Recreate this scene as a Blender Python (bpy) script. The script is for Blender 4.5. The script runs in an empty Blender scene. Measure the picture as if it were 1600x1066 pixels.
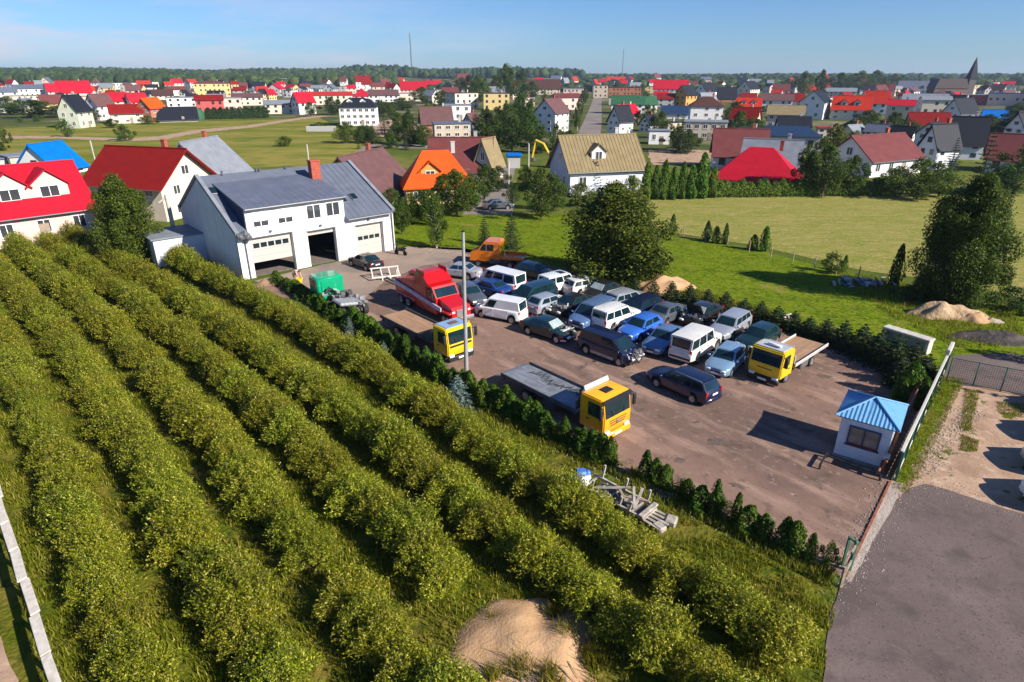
import bpy, bmesh, math, random
import numpy as np
from mathutils import Vector, Matrix, noise
from mathutils.geometry import tessellate_polygon

S = bpy.context.scene
COL = S.collection
random.seed(7)
RNG = np.random.default_rng(7)
rad = math.radians

# ------------------------------------------------------------------ camera
CAM_H, FOC, HORIZ = 16.5, 970.0, 117.0          # drone height in m, focal length in px of a 1600 px wide frame
PITCH = math.atan((533 - HORIZ) / FOC)
cam = bpy.data.cameras.new("camera")
cam.sensor_width = 36.0
cam.lens = FOC / 1600 * 36.0
cam.clip_start, cam.clip_end = 0.5, 12000
camo = bpy.data.objects.new("camera", cam)
camo.location = (0, 0, CAM_H)
camo.rotation_euler = (math.pi / 2 - PITCH, 0, 0)
COL.objects.link(camo)
S.camera = camo

# ------------------------------------------------------------------ sky and sun
SUN_AZ, SUN_EL = -31.0, 32.0
W = bpy.data.worlds.new("World"); S.world = W; W.use_nodes = True
nt = W.node_tree; nt.nodes.clear()
sky = nt.nodes.new("ShaderNodeTexSky"); sky.sky_type = 'NISHITA'; sky.sun_disc = False
sky.sun_elevation = rad(SUN_EL); sky.sun_rotation = rad(90 - SUN_AZ)
sky.altitude = 120; sky.air_density = 1.0; sky.dust_density = 0.25; sky.ozone_density = 3.5
bg = nt.nodes.new("ShaderNodeBackground"); bg.inputs[1].default_value = 0.058
wo = nt.nodes.new("ShaderNodeOutputWorld")
tc = nt.nodes.new("ShaderNodeTexCoord")
mp = nt.nodes.new("ShaderNodeMapping"); mp.inputs['Scale'].default_value = (2.2, 2.2, 15)
cn = nt.nodes.new("ShaderNodeTexNoise"); cn.inputs['Scale'].default_value = 1.6; cn.inputs['Detail'].default_value = 7
cn.inputs['Roughness'].default_value = 0.62
cr = nt.nodes.new("ShaderNodeValToRGB"); cr.color_ramp.elements[0].position = 0.43; cr.color_ramp.elements[1].position = 0.62
sx = nt.nodes.new("ShaderNodeSeparateXYZ")
m1 = nt.nodes.new("ShaderNodeMapRange"); m1.inputs[1].default_value = 0.13; m1.inputs[2].default_value = 0.035   # thin cloud low in the sky
m2 = nt.nodes.new("ShaderNodeMapRange"); m2.inputs[1].default_value = 0.1; m2.inputs[2].default_value = -0.6   # towards the west
mu = nt.nodes.new("ShaderNodeMath"); mu.operation = 'MULTIPLY'
mu2 = nt.nodes.new("ShaderNodeMath"); mu2.operation = 'MULTIPLY'
mu3 = nt.nodes.new("ShaderNodeMath"); mu3.operation = 'MULTIPLY'; mu3.inputs[1].default_value = 0.9
mx = nt.nodes.new("ShaderNodeMixRGB"); mx.inputs[2].default_value = (6.9, 6.6, 7.6, 1)
L_ = nt.links.new
L_(tc.outputs['Generated'], mp.inputs['Vector']); L_(mp.outputs[0], cn.inputs['Vector']); L_(cn.outputs['Fac'], cr.inputs[0])
L_(tc.outputs['Generated'], sx.inputs[0]); L_(sx.outputs['Z'], m1.inputs[0]); L_(sx.outputs['X'], m2.inputs[0])
L_(m1.outputs[0], mu.inputs[0]); L_(m2.outputs[0], mu.inputs[1]); L_(mu.outputs[0], mu2.inputs[0]); L_(cr.outputs[0], mu2.inputs[1])
L_(mu2.outputs[0], mu3.inputs[0]); L_(mu3.outputs[0], mx.inputs[0])
tint = nt.nodes.new("ShaderNodeMixRGB"); tint.blend_type = 'MULTIPLY'; tint.inputs[0].default_value = 1; tint.inputs[2].default_value = (0.56, 0.80, 1.18, 1)   # deep clear summer blue
L_(sky.outputs[0], tint.inputs[1]); L_(tint.outputs[0], mx.inputs[1]); L_(mx.outputs[0], bg.inputs[0]); L_(bg.outputs[0], wo.inputs[0])

sun = bpy.data.lights.new("sun", 'SUN'); sun.energy = 4.6; sun.angle = rad(0.5); sun.color = (1.0, 0.93, 0.82)
suno = bpy.data.objects.new("sun", sun); COL.objects.link(suno)
sd = Vector((math.cos(rad(SUN_AZ)) * math.cos(rad(SUN_EL)), math.sin(rad(SUN_AZ)) * math.cos(rad(SUN_EL)), math.sin(rad(SUN_EL))))
suno.rotation_euler = (-sd).to_track_quat('-Z', 'Y').to_euler()
S.view_settings.view_transform = 'Standard'; S.view_settings.look = 'None'
S.view_settings.exposure = 0.95; S.view_settings.gamma = 1.0; S.view_settings.use_curve_mapping = False
try:
    S.cycles.max_bounces = 6; S.cycles.diffuse_bounces = 2; S.cycles.glossy_bounces = 2; S.cycles.transmission_bounces = 2
    S.cycles.transparent_max_bounces = 4; S.cycles.volume_bounces = 0
    S.cycles.sample_clamp_indirect = 4; S.cycles.use_denoising = True
except Exception:
    pass

# ------------------------------------------------------------------ where a point of the flat ground lies
def at(px, py, z=0.0):
    u = (px - 800) / FOC; v = (533 - py) / FOC
    d = (u, math.cos(PITCH) + v * math.sin(PITCH), -math.sin(PITCH) + v * math.cos(PITCH))
    t = (z - CAM_H) / d[2]
    return Vector((d[0] * t, d[1] * t, z))
def mpp(p):                                   # metres that one pixel spans at a point
    return (p[1] * math.cos(PITCH) - (p[2] - CAM_H) * math.sin(PITCH)) / FOC
def pix(p):
    z = p[2] - CAM_H
    f = p[1] * math.cos(PITCH) - z * math.sin(PITCH); up = p[1] * math.sin(PITCH) + z * math.cos(PITCH)
    return 800 + FOC * p[0] / f, 533 - FOC * up / f
def dirv(deg):
    return Vector((math.cos(rad(deg)), math.sin(rad(deg)), 0))

# ------------------------------------------------------------------ materials
MATS = {}
def srgb(*c):
    return tuple(((x / 255) / 12.92 if x / 255 < 0.04045 else ((x / 255 + 0.055) / 1.055) ** 2.4) for x in c)
def mat(name, col, rough=0.6, metal=0.0, var=0.12, scale=3.0, spec=0.4, bump=0.0, coat=0.0, dirt=None, wear=0.0, detail=4, stretch=None):
    """principled surface whose colour wanders a little; dirt = (colour, amount, scale)"""
    if name in MATS: return MATS[name]
    m = bpy.data.materials.new(name); m.use_nodes = True; t = m.node_tree; b = t.nodes['Principled BSDF']
    b.inputs['Roughness'].default_value = rough; b.inputs['Metallic'].default_value = metal
    b.inputs['Specular IOR Level'].default_value = spec
    if coat: b.inputs['Coat Weight'].default_value = coat; b.inputs['Coat Roughness'].default_value = 0.08
    g = t.nodes.new('ShaderNodeTexCoord')
    vec = g.outputs['Object']
    if stretch:
        mpn = t.nodes.new('ShaderNodeMapping'); mpn.inputs['Scale'].default_value = stretch
        t.links.new(vec, mpn.inputs[0]); vec = mpn.outputs[0]
    n = t.nodes.new('ShaderNodeTexNoise'); n.inputs['Scale'].default_value = scale; n.inputs['Detail'].default_value = detail
    t.links.new(vec, n.inputs['Vector'])
    r = t.nodes.new('ShaderNodeValToRGB')
    r.color_ramp.elements[0].position = 0.3; r.color_ramp.elements[1].position = 0.7
    r.color_ramp.elements[0].color = tuple(c * (1 - var) for c in col) + (1,)
    r.color_ramp.elements[1].color = tuple(min(1, c * (1 + var)) for c in col) + (1,)
    t.links.new(n.outputs['Fac'], r.inputs[0]); out = r.outputs[0]
    if dirt:
        n2 = t.nodes.new('ShaderNodeTexNoise'); n2.inputs['Scale'].default_value = dirt[2]; n2.inputs['Detail'].default_value = 8; n2.inputs['Roughness'].default_value = 0.65
        t.links.new(g.outputs['Object'], n2.inputs['Vector'])
        r2 = t.nodes.new('ShaderNodeValToRGB'); r2.color_ramp.elements[0].position = 0.45; r2.color_ramp.elements[1].position = 0.72
        r2.color_ramp.elements[1].color = (dirt[1],) * 3 + (1,); r2.color_ramp.elements[0].color = (0, 0, 0, 1)
        t.links.new(n2.outputs['Fac'], r2.inputs[0])
        mi = t.nodes.new('ShaderNodeMixRGB'); mi.inputs[2].default_value = tuple(dirt[0]) + (1,)
        t.links.new(r2.outputs[0], mi.inputs[0]); t.links.new(out, mi.inputs[1]); out = mi.outputs[0]
    t.links.new(out, b.inputs['Base Color'])
    if bump:
        bp = t.nodes.new('ShaderNodeBump'); bp.inputs['Strength'].default_value = bump; bp.inputs['Distance'].default_value = 0.05
        t.links.new(n.outputs['Fac'], bp.inputs['Height']); t.links.new(bp.outputs[0], b.inputs['Normal'])
    MATS[name] = m; return m

def ground_mat(name, layers, rough=0.95, bump=0.4, bscale=8.0):
    """layers = [(colour, scale, low, high, stretch, angle)]; the first is the base, later ones come in patches of noise (world metres)"""
    if name in MATS: return MATS[name]
    m = bpy.data.materials.new(name); m.use_nodes = True; t = m.node_tree; b = t.nodes['Principled BSDF']
    b.inputs['Roughness'].default_value = rough; b.inputs['Specular IOR Level'].default_value = 0.03
    g = t.nodes.new('ShaderNodeNewGeometry'); out = None; last = None
    for i, l in enumerate(layers):
        if i == 0:
            rgb = t.nodes.new('ShaderNodeRGB'); rgb.outputs[0].default_value = tuple(l[0]) + (1,); out = rgb.outputs[0]; continue
        vec = g.outputs['Position']
        mpn = t.nodes.new('ShaderNodeMapping'); mpn.vector_type = 'POINT'
        if len(l) > 4:
            mpn.inputs['Rotation'].default_value = (0, 0, rad(-l[5])); 
            mp2 = t.nodes.new('ShaderNodeMapping'); mp2.inputs['Scale'].default_value = l[4]
            t.links.new(vec, mpn.inputs[0]); t.links.new(mpn.outputs[0], mp2.inputs[0]); vec = mp2.outputs[0]
        else:
            mpn.inputs['Location'].default_value = (i * 13.7, i * 7.1, 0); t.links.new(vec, mpn.inputs[0]); vec = mpn.outputs[0]
        n = t.nodes.new('ShaderNodeTexNoise'); n.inputs['Scale'].default_value = l[1]; n.inputs['Detail'].default_value = 8; n.inputs['Roughness'].default_value = 0.6
        t.links.new(vec, n.inputs['Vector']); last = n
        r = t.nodes.new('ShaderNodeMapRange'); r.inputs[1].default_value = l[2]; r.inputs[2].default_value = l[3]
        t.links.new(n.outputs['Fac'], r.inputs[0])
        mi = t.nodes.new('ShaderNodeMixRGB'); mi.inputs[2].default_value = tuple(l[0]) + (1,)
        t.links.new(r.outputs[0], mi.inputs[0]); t.links.new(out, mi.inputs[1]); out = mi.outputs[0]
    t.links.new(out, b.inputs['Base Color'])
    n = t.nodes.new('ShaderNodeTexNoise'); n.inputs['Scale'].default_value = bscale; n.inputs['Detail'].default_value = 6
    t.links.new(g.outputs['Position'], n.inputs['Vector'])
    bp = t.nodes.new('ShaderNodeBump'); bp.inputs['Strength'].default_value = bump; bp.inputs['Distance'].default_value = 0.12
    t.links.new(n.outputs['Fac'], bp.inputs['Height']); t.links.new(bp.outputs[0], b.inputs['Normal'])
    MATS[name] = m; return m

def leaf_mat(name, c1, c2, c3=None, trans=0.35, rough=0.55, ovar=0.25):
    """leaf colours vary leaf by leaf and plant by plant, light passes through"""
    if name in MATS: return MATS[name]
    m = bpy.data.materials.new(name); m.use_nodes = True; t = m.node_tree; t.nodes.clear()
    o = t.nodes.new('ShaderNodeOutputMaterial'); g = t.nodes.new('ShaderNodeNewGeometry')
    r = t.nodes.new('ShaderNodeValToRGB'); e = r.color_ramp.elements
    e[0].color = tuple(c1) + (1,); e[1].color = tuple(c2) + (1,); e[0].position = 0.1; e[1].position = 0.8
    if c3: x = e.new(0.97); x.color = tuple(c3) + (1,)
    t.links.new(g.outputs['Random Per Island'], r.inputs[0])
    oi = t.nodes.new('ShaderNodeObjectInfo'); mr = t.nodes.new('ShaderNodeMapRange'); mr.inputs[3].default_value = 1 - ovar; mr.inputs[4].default_value = 1 + ovar
    t.links.new(oi.outputs['Random'], mr.inputs[0])
    hs = t.nodes.new('ShaderNodeHueSaturation'); t.links.new(r.outputs[0], hs.inputs['Color']); t.links.new(mr.outputs[0], hs.inputs['Value'])
    mh = t.nodes.new('ShaderNodeMapRange'); mh.inputs[3].default_value = 0.485; mh.inputs[4].default_value = 0.515
    wn = t.nodes.new('ShaderNodeMath'); wn.operation = 'FRACT'; wm = t.nodes.new('ShaderNodeMath'); wm.operation = 'MULTIPLY'; wm.inputs[1].default_value = 7.31
    t.links.new(oi.outputs['Random'], wm.inputs[0]); t.links.new(wm.outputs[0], wn.inputs[0]); t.links.new(wn.outputs[0], mh.inputs[0]); t.links.new(mh.outputs[0], hs.inputs['Hue'])
    d = t.nodes.new('ShaderNodeBsdfPrincipled'); d.inputs['Roughness'].default_value = rough; d.inputs['Specular IOR Level'].default_value = 0.12
    tr = t.nodes.new('ShaderNodeBsdfTranslucent'); mxs = t.nodes.new('ShaderNodeMixShader'); mxs.inputs[0].default_value = trans
    t.links.new(hs.outputs[0], d.inputs['Base Color']); t.links.new(hs.outputs[0], tr.inputs['Color'])
    t.links.new(d.outputs[0], mxs.inputs[1]); t.links.new(tr.outputs[0], mxs.inputs[2]); t.links.new(mxs.outputs[0], o.inputs[0])
    MATS[name] = m; return m

# ------------------------------------------------------------------ mesh building
KIDS = {}
class MB:
    def __init__(s): s.v = []; s.f = []; s.m = []
    def add(s, vs, fs, mi=0):
        o = len(s.v); s.v += [tuple(v) for v in vs]; s.f += [tuple(i + o for i in f) for f in fs]; s.m += [mi] * len(fs); return s
    def box(s, c, d, rz=0, M=None, mi=0):
        x, y, z = (q / 2 for q in d); vs = [Vector((a * x, b * y, e * z)) for e in (-1, 1) for b in (-1, 1) for a in (-1, 1)]
        R = Matrix.Rotation(rz, 3, 'Z') if M is None else M
        return s.add([R @ v + Vector(c) for v in vs], [(0, 2, 3, 1), (4, 5, 7, 6), (0, 1, 5, 4), (2, 6, 7, 3), (0, 4, 6, 2), (1, 3, 7, 5)], mi)
    def cbox(s, c, d, b=0.05, mi=0, rz=0, M=None):
        """box with its edges chamfered"""
        bm = bmesh.new(); bmesh.ops.create_cube(bm, size=1)
        for v in bm.verts: v.co = Vector((v.co.x * d[0], v.co.y * d[1], v.co.z * d[2]))
        bmesh.ops.bevel(bm, geom=bm.edges[:], offset=b, segments=1, affect='EDGES')
        R = Matrix.Rotation(rz, 3, 'Z') if M is None else M
        bm.verts.index_update()
        s.add([R @ v.co + Vector(c) for v in bm.verts], [[v.index for v in f.verts] for f in bm.faces], mi); bm.free(); return s
    def bar(s, a, b, w, h=None, mi=0):
        """straight bar between two points"""
        a = Vector(a); b = Vector(b); d = b - a; l = d.length
        if l < 1e-6: return s
        q = d.to_track_quat('X', 'Z').to_matrix()
        return s.box((a + b) / 2, (l, w, h or w), M=q, mi=mi)
    def tube(s, pts, r, n=6, mi=0, r2=None):
        pts = [Vector(p) for p in pts]; k = len(pts); vs = []
        for i, p in enumerate(pts):
            d = (pts[min(i + 1, k - 1)] - pts[max(i - 1, 0)]).normalized(); q = d.to_track_quat('Z', 'Y').to_matrix()
            rr = r if r2 is None else r + (r2 - r) * i / (k - 1)
            vs += [p + q @ Vector((rr * math.cos(2 * math.pi * j / n), rr * math.sin(2 * math.pi * j / n), 0)) for j in range(n)]
        fs = [(i * n + j, i * n + (j + 1) % n, (i + 1) * n + (j + 1) % n, (i + 1) * n + j) for i in range(k - 1) for j in range(n)]
        fs += [tuple(range(n - 1, -1, -1)), tuple(range((k - 1) * n, k * n))]
        return s.add(vs, fs, mi)
    def lathe(s, prof, n=16, axis='Z', c=(0, 0, 0), mi=0):
        vs = []
        for (r, h) in prof:
            for j in range(n):
                a = 2 * math.pi * j / n; p = (r * math.cos(a), r * math.sin(a), h)
                if axis == 'Y': p = (p[0], p[2], p[1])
                if axis == 'X': p = (p[2], p[0], p[1])
                vs.append(Vector(p) + Vector(c))
        k = len(prof); fs = [(i * n + j, i * n + (j + 1) % n, (i + 1) * n + (j + 1) % n, (i + 1) * n + j) for i in range(k - 1) for j in range(n)]
        fs += [tuple(range(n)), tuple(range((k - 1) * n, k * n))]
        return s.add(vs, fs, mi)
    def prism(s, poly, y0, y1, mi=0):
        """polygon in xz pushed from y0 to y1"""
        n = len(poly); vs = [(x, y0, z) for x, z in poly] + [(x, y1, z) for x, z in poly]
        return s.add(vs, [tuple(range(n - 1, -1, -1)), tuple(range(n, 2 * n))] + [(i, (i + 1) % n, n + (i + 1) % n, n + i) for i in range(n)], mi)
    def slab(s, q, t, mi=0):
        """quad with thickness t below it"""
        q = [Vector(p) for p in q]; n = (q[1] - q[0]).cross(q[-1] - q[0]).normalized()
        k = len(q); vs = q + [p - n * t for p in q]
        return s.add(vs, [tuple(range(k)), tuple(range(2 * k - 1, k - 1, -1))] + [(i, k + i, k + (i + 1) % k, (i + 1) % k) for i in range(k)], mi)
    def xf(s, M):
        s.v = [tuple(M @ Vector(v)) for v in s.v]; return s
    def mesh(s, name, mats, smooth=None):
        me = bpy.data.meshes.new(name); me.from_pydata(s.v, [], s.f)
        for m in (mats if isinstance(mats, (list, tuple)) else [mats]): me.materials.append(m)
        if any(s.m): me.polygons.foreach_set('material_index', s.m)
        bm = bmesh.new(); bm.from_mesh(me); bmesh.ops.recalc_face_normals(bm, faces=bm.faces[:]); bm.to_mesh(me); bm.free()
        if smooth is not None:
            me.polygons.foreach_set('use_smooth', [True] * len(me.polygons)); me.set_sharp_from_angle(angle=rad(smooth))
        me.update(); return me
    def obj(s, name, mats, parent=None, smooth=None):
        return link(name, s.mesh(name, mats, smooth), parent)
def link(name, data, parent=None, loc=None, rot=None, scale=None):
    o = bpy.data.objects.new(name, data); COL.objects.link(o)
    if parent: o.parent = parent; KIDS.setdefault(parent.name, []).append(o)
    if loc is not None: o.location = loc
    if rot is not None: o.rotation_euler = rot
    if scale is not None: o.scale = scale
    return o
def tag(o, label=None, cat=None, group=None, kind=None):
    if label: o['label'] = label
    if cat: o['category'] = cat
    if group: o['group'] = group
    if kind: o['kind'] = kind
    return o
def thing(name, label, cat, loc=(0, 0, 0), rz=0.0, group=None):
    o = link(name, None, None, loc, (0, 0, rz)); o.empty_display_size = 0.5
    return tag(o, label, cat, group)
def copy_tree(o, loc=None, rz=None, scale=None, label=None, group=None, parent=None):
    c = o.copy(); COL.objects.link(c)
    if parent: c.parent = parent; KIDS.setdefault(parent.name, []).append(c)
    if loc is not None: c.location = loc
    if rz is not None: c.rotation_euler = (0, 0, rz)
    if scale is not None: c.scale = scale
    if label: c['label'] = label
    if group: c['group'] = group
    for ch in KIDS.get(o.name, []): copy_tree(ch, parent=c)
    return c

# a sheet of ground with a ragged edge
def sheet(name, poly, z, m, jit=0.3, step=2.0, kind='structure'):
    pts = []
    n = len(poly)
    for i in range(n):
        a, b = Vector(poly[i]).to_2d(), Vector(poly[(i + 1) % n]).to_2d(); k = max(1, int((b - a).length / step))
        for j in range(k):
            p = a + (b - a) * j / k
            if jit:
                q = noise.noise_vector(Vector((p.x * 0.9 / step, p.y * 0.9 / step, z * 50))); p = p + Vector((q.x, q.y)) * jit
            pts.append(Vector((p.x, p.y, z)))
    tri = tessellate_polygon([pts])
    me = bpy.data.meshes.new(name); me.from_pydata(pts, [], [t for t in tri]); me.materials.append(m)
    bm = bmesh.new(); bm.from_mesh(me); bmesh.ops.recalc_face_normals(bm, faces=bm.faces[:])
    if bm.faces and bm.faces[0].normal.z < 0: bmesh.ops.reverse_faces(bm, faces=bm.faces[:])
    bm.to_mesh(me); bm.free()
    return tag(link(name, me), kind=kind)
def pxs(*a):
    return [at(x, y) for x, y in a]
# ================================================================== GROUND
ROWANG = -48.5
RD = dirv(ROWANG); RN = Vector((-RD.y, RD.x, 0))
def row_pt(k, s):
    """point on orchard row k at s metres along the rows (s grows towards the camera)"""
    ss = [-95, -75, -50, -30, -2]; a = [-2.9, -1.9, -0.2, 0.25, 0.25]; b = [2.5, 2.6, 2.8, 2.95, 3.0]
    off = float(np.interp(s, ss, a)) + float(np.interp(s, ss, b)) * k
    return RD * s + RN * off

C_GRASS = (0.055, 0.085, 0.012)
M_BASE = ground_mat('meadow_ground', [((0.075, 0.105, 0.016),), ((0.16, 0.155, 0.035), 0.05, 0.45, 0.62), ((0.05, 0.085, 0.014), 0.35, 0.5, 0.7), ((0.12, 0.12, 0.03), 2.2, 0.5, 0.75)], bump=0.6, bscale=3)
M_ORCH = ground_mat('orchard_grass', [((0.095, 0.11, 0.008),), ((0.17, 0.14, 0.025), 0.35, 0.45, 0.62), ((0.03, 0.055, 0.008), 1.6, 0.48, 0.7), ((0.22, 0.16, 0.075), 0.5, 0.66, 0.74)], bump=1.0, bscale=5)
M_YARD = ground_mat('yard_dirt', [((0.225, 0.142, 0.108),), ((0.155, 0.102, 0.082), 0.13, 0.46, 0.60), ((0.31, 0.205, 0.155), 0.22, 0.50, 0.66, (1, 4, 1), -50), ((0.10, 0.07, 0.056), 0.8, 0.56, 0.70), ((0.32, 0.225, 0.175), 2.6, 0.58, 0.74), ((0.09, 0.07, 0.06), 6.0, 0.6, 0.72)], bump=0.12, bscale=14)
M_ASPH = ground_mat('old_asphalt', [((0.135, 0.103, 0.094),), ((0.175, 0.135, 0.122), 0.16, 0.45, 0.65), ((0.09, 0.068, 0.068), 0.7, 0.5, 0.75), ((0.23, 0.18, 0.165), 0.9, 0.64, 0.78, (1, 7, 1), -52), ((0.20, 0.16, 0.145), 16, 0.58, 0.72), ((0.075, 0.058, 0.055), 12, 0.56, 0.68), ((0.095, 0.075, 0.07), 0.35, 0.56, 0.66)], bump=0.12, bscale=26)
M_SAND = ground_mat('sandy_track', [((0.40, 0.265, 0.185),), ((0.29, 0.19, 0.13), 0.5, 0.46, 0.64), ((0.50, 0.36, 0.265), 1.5, 0.52, 0.7), ((0.22, 0.15, 0.10), 4, 0.58, 0.72), ((0.09, 0.10, 0.015), 0.55, 0.60, 0.64)], bump=0.2, bscale=9)
M_LAWN = ground_mat('mown_lawn', [((0.085, 0.145, 0.003),), ((0.125, 0.165, 0.006), 0.2, 0.4, 0.65, (1, 7, 1), -22), ((0.05, 0.092, 0.003), 0.5, 0.48, 0.62), ((0.19, 0.20, 0.02), 0.9, 0.50, 0.62, (1, 5, 1), -22), ((0.04, 0.08, 0.003), 2.2, 0.52, 0.62), ((0.17, 0.20, 0.015), 5.0, 0.52, 0.62), ((0.20, 0.17, 0.04), 0.33, 0.60, 0.70)], bump=0.6, bscale=4)
M_HAY = ground_mat('mown_hayfield', [((0.19, 0.20, 0.036),), ((0.27, 0.235, 0.07), 0.09, 0.42, 0.62, (1, 6, 1), -5), ((0.15, 0.18, 0.028), 0.22, 0.5, 0.7, (1, 6, 1), 15), ((0.33, 0.25, 0.10), 0.5, 0.52, 0.64, (1, 3.5, 1), -5), ((0.10, 0.125, 0.015), 1.2, 0.54, 0.66, (1, 5, 1), 8), ((0.34, 0.28, 0.12), 3.0, 0.56, 0.66)], bump=0.5, bscale=3)
M_MEADOW = ground_mat('far_meadow', [((0.135, 0.15, 0.018),), ((0.24, 0.20, 0.045), 0.03, 0.42, 0.56, (1, 3, 1), 0), ((0.07, 0.12, 0.014), 0.16, 0.5, 0.66, (1, 4, 1), 10), ((0.23, 0.19, 0.05), 0.07, 0.6, 0.72, (1, 5, 1), 5)], bump=0.5, bscale=1.5)
M_TOWN = ground_mat('town_ground', [((0.075, 0.09, 0.025),), ((0.20, 0.17, 0.11), 0.03, 0.5, 0.62), ((0.05, 0.07, 0.02), 0.07, 0.5, 0.64), ((0.13, 0.125, 0.11), 0.08, 0.62, 0.7)], bump=0.3, bscale=1)
M_PAVE = ground_mat('pinkish_paving', [((0.30, 0.225, 0.175),), ((0.24, 0.185, 0.15), 0.25, 0.45, 0.65), ((0.36, 0.28, 0.225), 1.4, 0.55, 0.75), ((0.2, 0.17, 0.15), 0.12, 0.5, 0.62)], bump=0.3, bscale=12)
M_CONCG = ground_mat('concrete_strip', [((0.40, 0.34, 0.29),), ((0.27, 0.22, 0.18), 0.8, 0.45, 0.7), ((0.46, 0.41, 0.36), 3.0, 0.55, 0.75)], bump=0.4, bscale=10)
M_STREET = ground_mat('town_street', [((0.22, 0.19, 0.17),), ((0.17, 0.145, 0.13), 0.1, 0.45, 0.65)], bump=0.1)

# the land itself: a fan of rings out to the horizon, hills rising far away
def far_h(x, y):
    r = math.hypot(x, y); th = math.degrees(math.atan2(x, y))
    h = 0.0
    if r > 900:
        k = min(1, (r - 900) / 900); k = k * k * (3 - 2 * k)
        w = 0.5 + 0.5 * noise.noise(Vector((th * 0.11, r * 0.0007, 3)))
        base = 15 if th < -8 else (13 if th < 4 else 10)
        h = k * (base * (0.75 + 0.5 * w))
    return h
bm = bmesh.new(); prev = None
radii = [0, 6, 15, 30, 60, 110, 180, 280, 420, 600, 800, 950, 1100, 1300, 1500, 1750, 2050, 2400, 2900, 3600, 4600]
ths = [math.radians(-75 + 150 * i / 150) for i in range(151)] + [math.radians(75 + 210 * i / 21) for i in range(1, 21)]
for r in radii:
    ring = [bm.verts.new((r * math.sin(t), r * math.cos(t), far_h(r * math.sin(t), r * math.cos(t)))) for t in ths] if r else [bm.verts.new((0, 0, 0))]
    if prev:
        n = len(ring)
        for i in range(n):
            j = (i + 1) % n
            bm.faces.new((prev[0], ring[j], ring[i]) if len(prev) == 1 else (prev[i], prev[j], ring[j], ring[i]))
    prev = ring
bmesh.ops.recalc_face_normals(bm, faces=bm.faces[:])
me = bpy.data.meshes.new('ground'); bm.to_mesh(me); bm.free(); me.materials.append(M_TOWN)
me.polygons.foreach_set('use_smooth', [True] * len(me.polygons))
tag(link('ground', me), kind='structure')

# nearer ground, each sheet a few millimetres above the last
sheet('meadow', pxs((-900, 300), (-300, 205), (0, 198), (200, 190), (420, 184), (540, 190), (640, 228), (800, 240), (1000, 240), (1400, 240), (2000, 260), (2600, 420), (2600, 1066)) + [Vector((40, -10, 0)), Vector((-60, -10, 0))], 0.01, M_BASE, 1.0, 6)
sheet('far_meadow', pxs((-500, 245), (-200, 205), (0, 201), (200, 193), (420, 187), (500, 184), (528, 200), (560, 222), (575, 243), (540, 262), (420, 262), (300, 262), (100, 262), (-300, 300)), 0.03, M_MEADOW, 1.0, 8)
sheet('dirt_track', pxs((-60, 213), (90, 213), (200, 217), (250, 213), (300, 204), (380, 197), (470, 184), (500, 181), (520, 181), (470, 187), (390, 200), (310, 208), (255, 219), (200, 221), (90, 217), (-60, 217)), 0.05, M_SAND, 0.6, 4)
sheet('orchard_ground', [row_pt(-3.5, -100), row_pt(5.9, -100), row_pt(5.95, -62), at(381, 440), at(560, 545), at(720, 625), at(1000, 770), at(1305, 925), at(1290, 1066), Vector((12, 4, 0)), Vector((-10, 3, 0)), row_pt(-3.5, -20)], 0.02, M_ORCH, 0.25, 1.5)
M_MOUND = ground_mat('loose_sand', [((0.46, 0.285, 0.155),), ((0.39, 0.235, 0.125), 0.9, 0.45, 0.65), ((0.47, 0.32, 0.20), 3, 0.5, 0.75), ((0.26, 0.175, 0.10), 1.0, 0.63, 0.74), ((0.33, 0.22, 0.13), 9, 0.58, 0.7)], bump=0.3, bscale=12)
sheet('lawn', pxs((600, 350), (740, 335), (880, 335), (1018, 350), (1060, 372), (1190, 392), (1310, 425), (1400, 440), (1470, 470), (1600, 490), (1800, 520), (1800, 560), (1560, 556), (1480, 575), (1380, 560), (1240, 505), (1080, 460), (930, 425), (800, 402), (700, 392), (620, 388)), 0.03, M_LAWN, 0.35, 1.5)
sheet('hayfield', pxs((1000, 309), (1120, 306), (1400, 304), (1700, 304), (2100, 330), (1900, 480), (1600, 466), (1480, 440), (1400, 430), (1310, 416), (1190, 386), (1060, 366), (1005, 350)), 0.035, M_HAY, 0.5, 2)
sheet('yard', pxs((360, 452), (430, 440), (520, 411), (600, 393), (640, 384), (730, 389), (830, 409), (960, 440), (1100, 478), (1230, 520), (1300, 545), (1400, 572), (1462, 585), (1392, 748), (1320, 905), (1010, 752), (700, 604), (560, 523), (470, 470)), 0.03, M_YARD, 0.12, 1.0)
sheet('paved_apron', pxs((397, 440), (520, 411), (600, 393), (640, 386), (722, 392), (720, 408), (660, 416), (600, 440), (560, 478), (500, 475), (440, 447)), 0.045, M_PAVE, 0.2, 1.0)
sheet('asphalt_road', pxs((1392, 790), (1418, 765), (1446, 756), (1480, 766), (1530, 782), (1620, 812), (1800, 850), (2100, 1100)) + [Vector((20, 4, 0)), Vector((8.5, 4, 0))] + pxs((1285, 1066), (1300, 960), (1316, 920), (1340, 880), (1375, 815)), 0.04, M_ASPH, 0.12, 0.7)
sheet('sandy_drive', pxs((1378, 822), (1400, 770), (1440, 700), (1470, 640), (1500, 600), (1560, 604), (1660, 640), (1800, 720), (1900, 860), (1620, 815), (1480, 770)), 0.03, M_SAND, 0.2, 0.8)
sheet('grass_verge', pxs((1398, 752), (1425, 690), (1455, 628), (1476, 590), (1500, 596), (1476, 640), (1455, 680), (1430, 728), (1412, 765)), 0.045, M_LAWN, 0.25, 0.6)
sheet('gate_apron', pxs((1468, 575), (1490, 556), (1560, 552), (1700, 566), (1760, 640), (1640, 632), (1560, 610), (1478, 600)), 0.04, M_ASPH, 0.2, 0.8)
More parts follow.
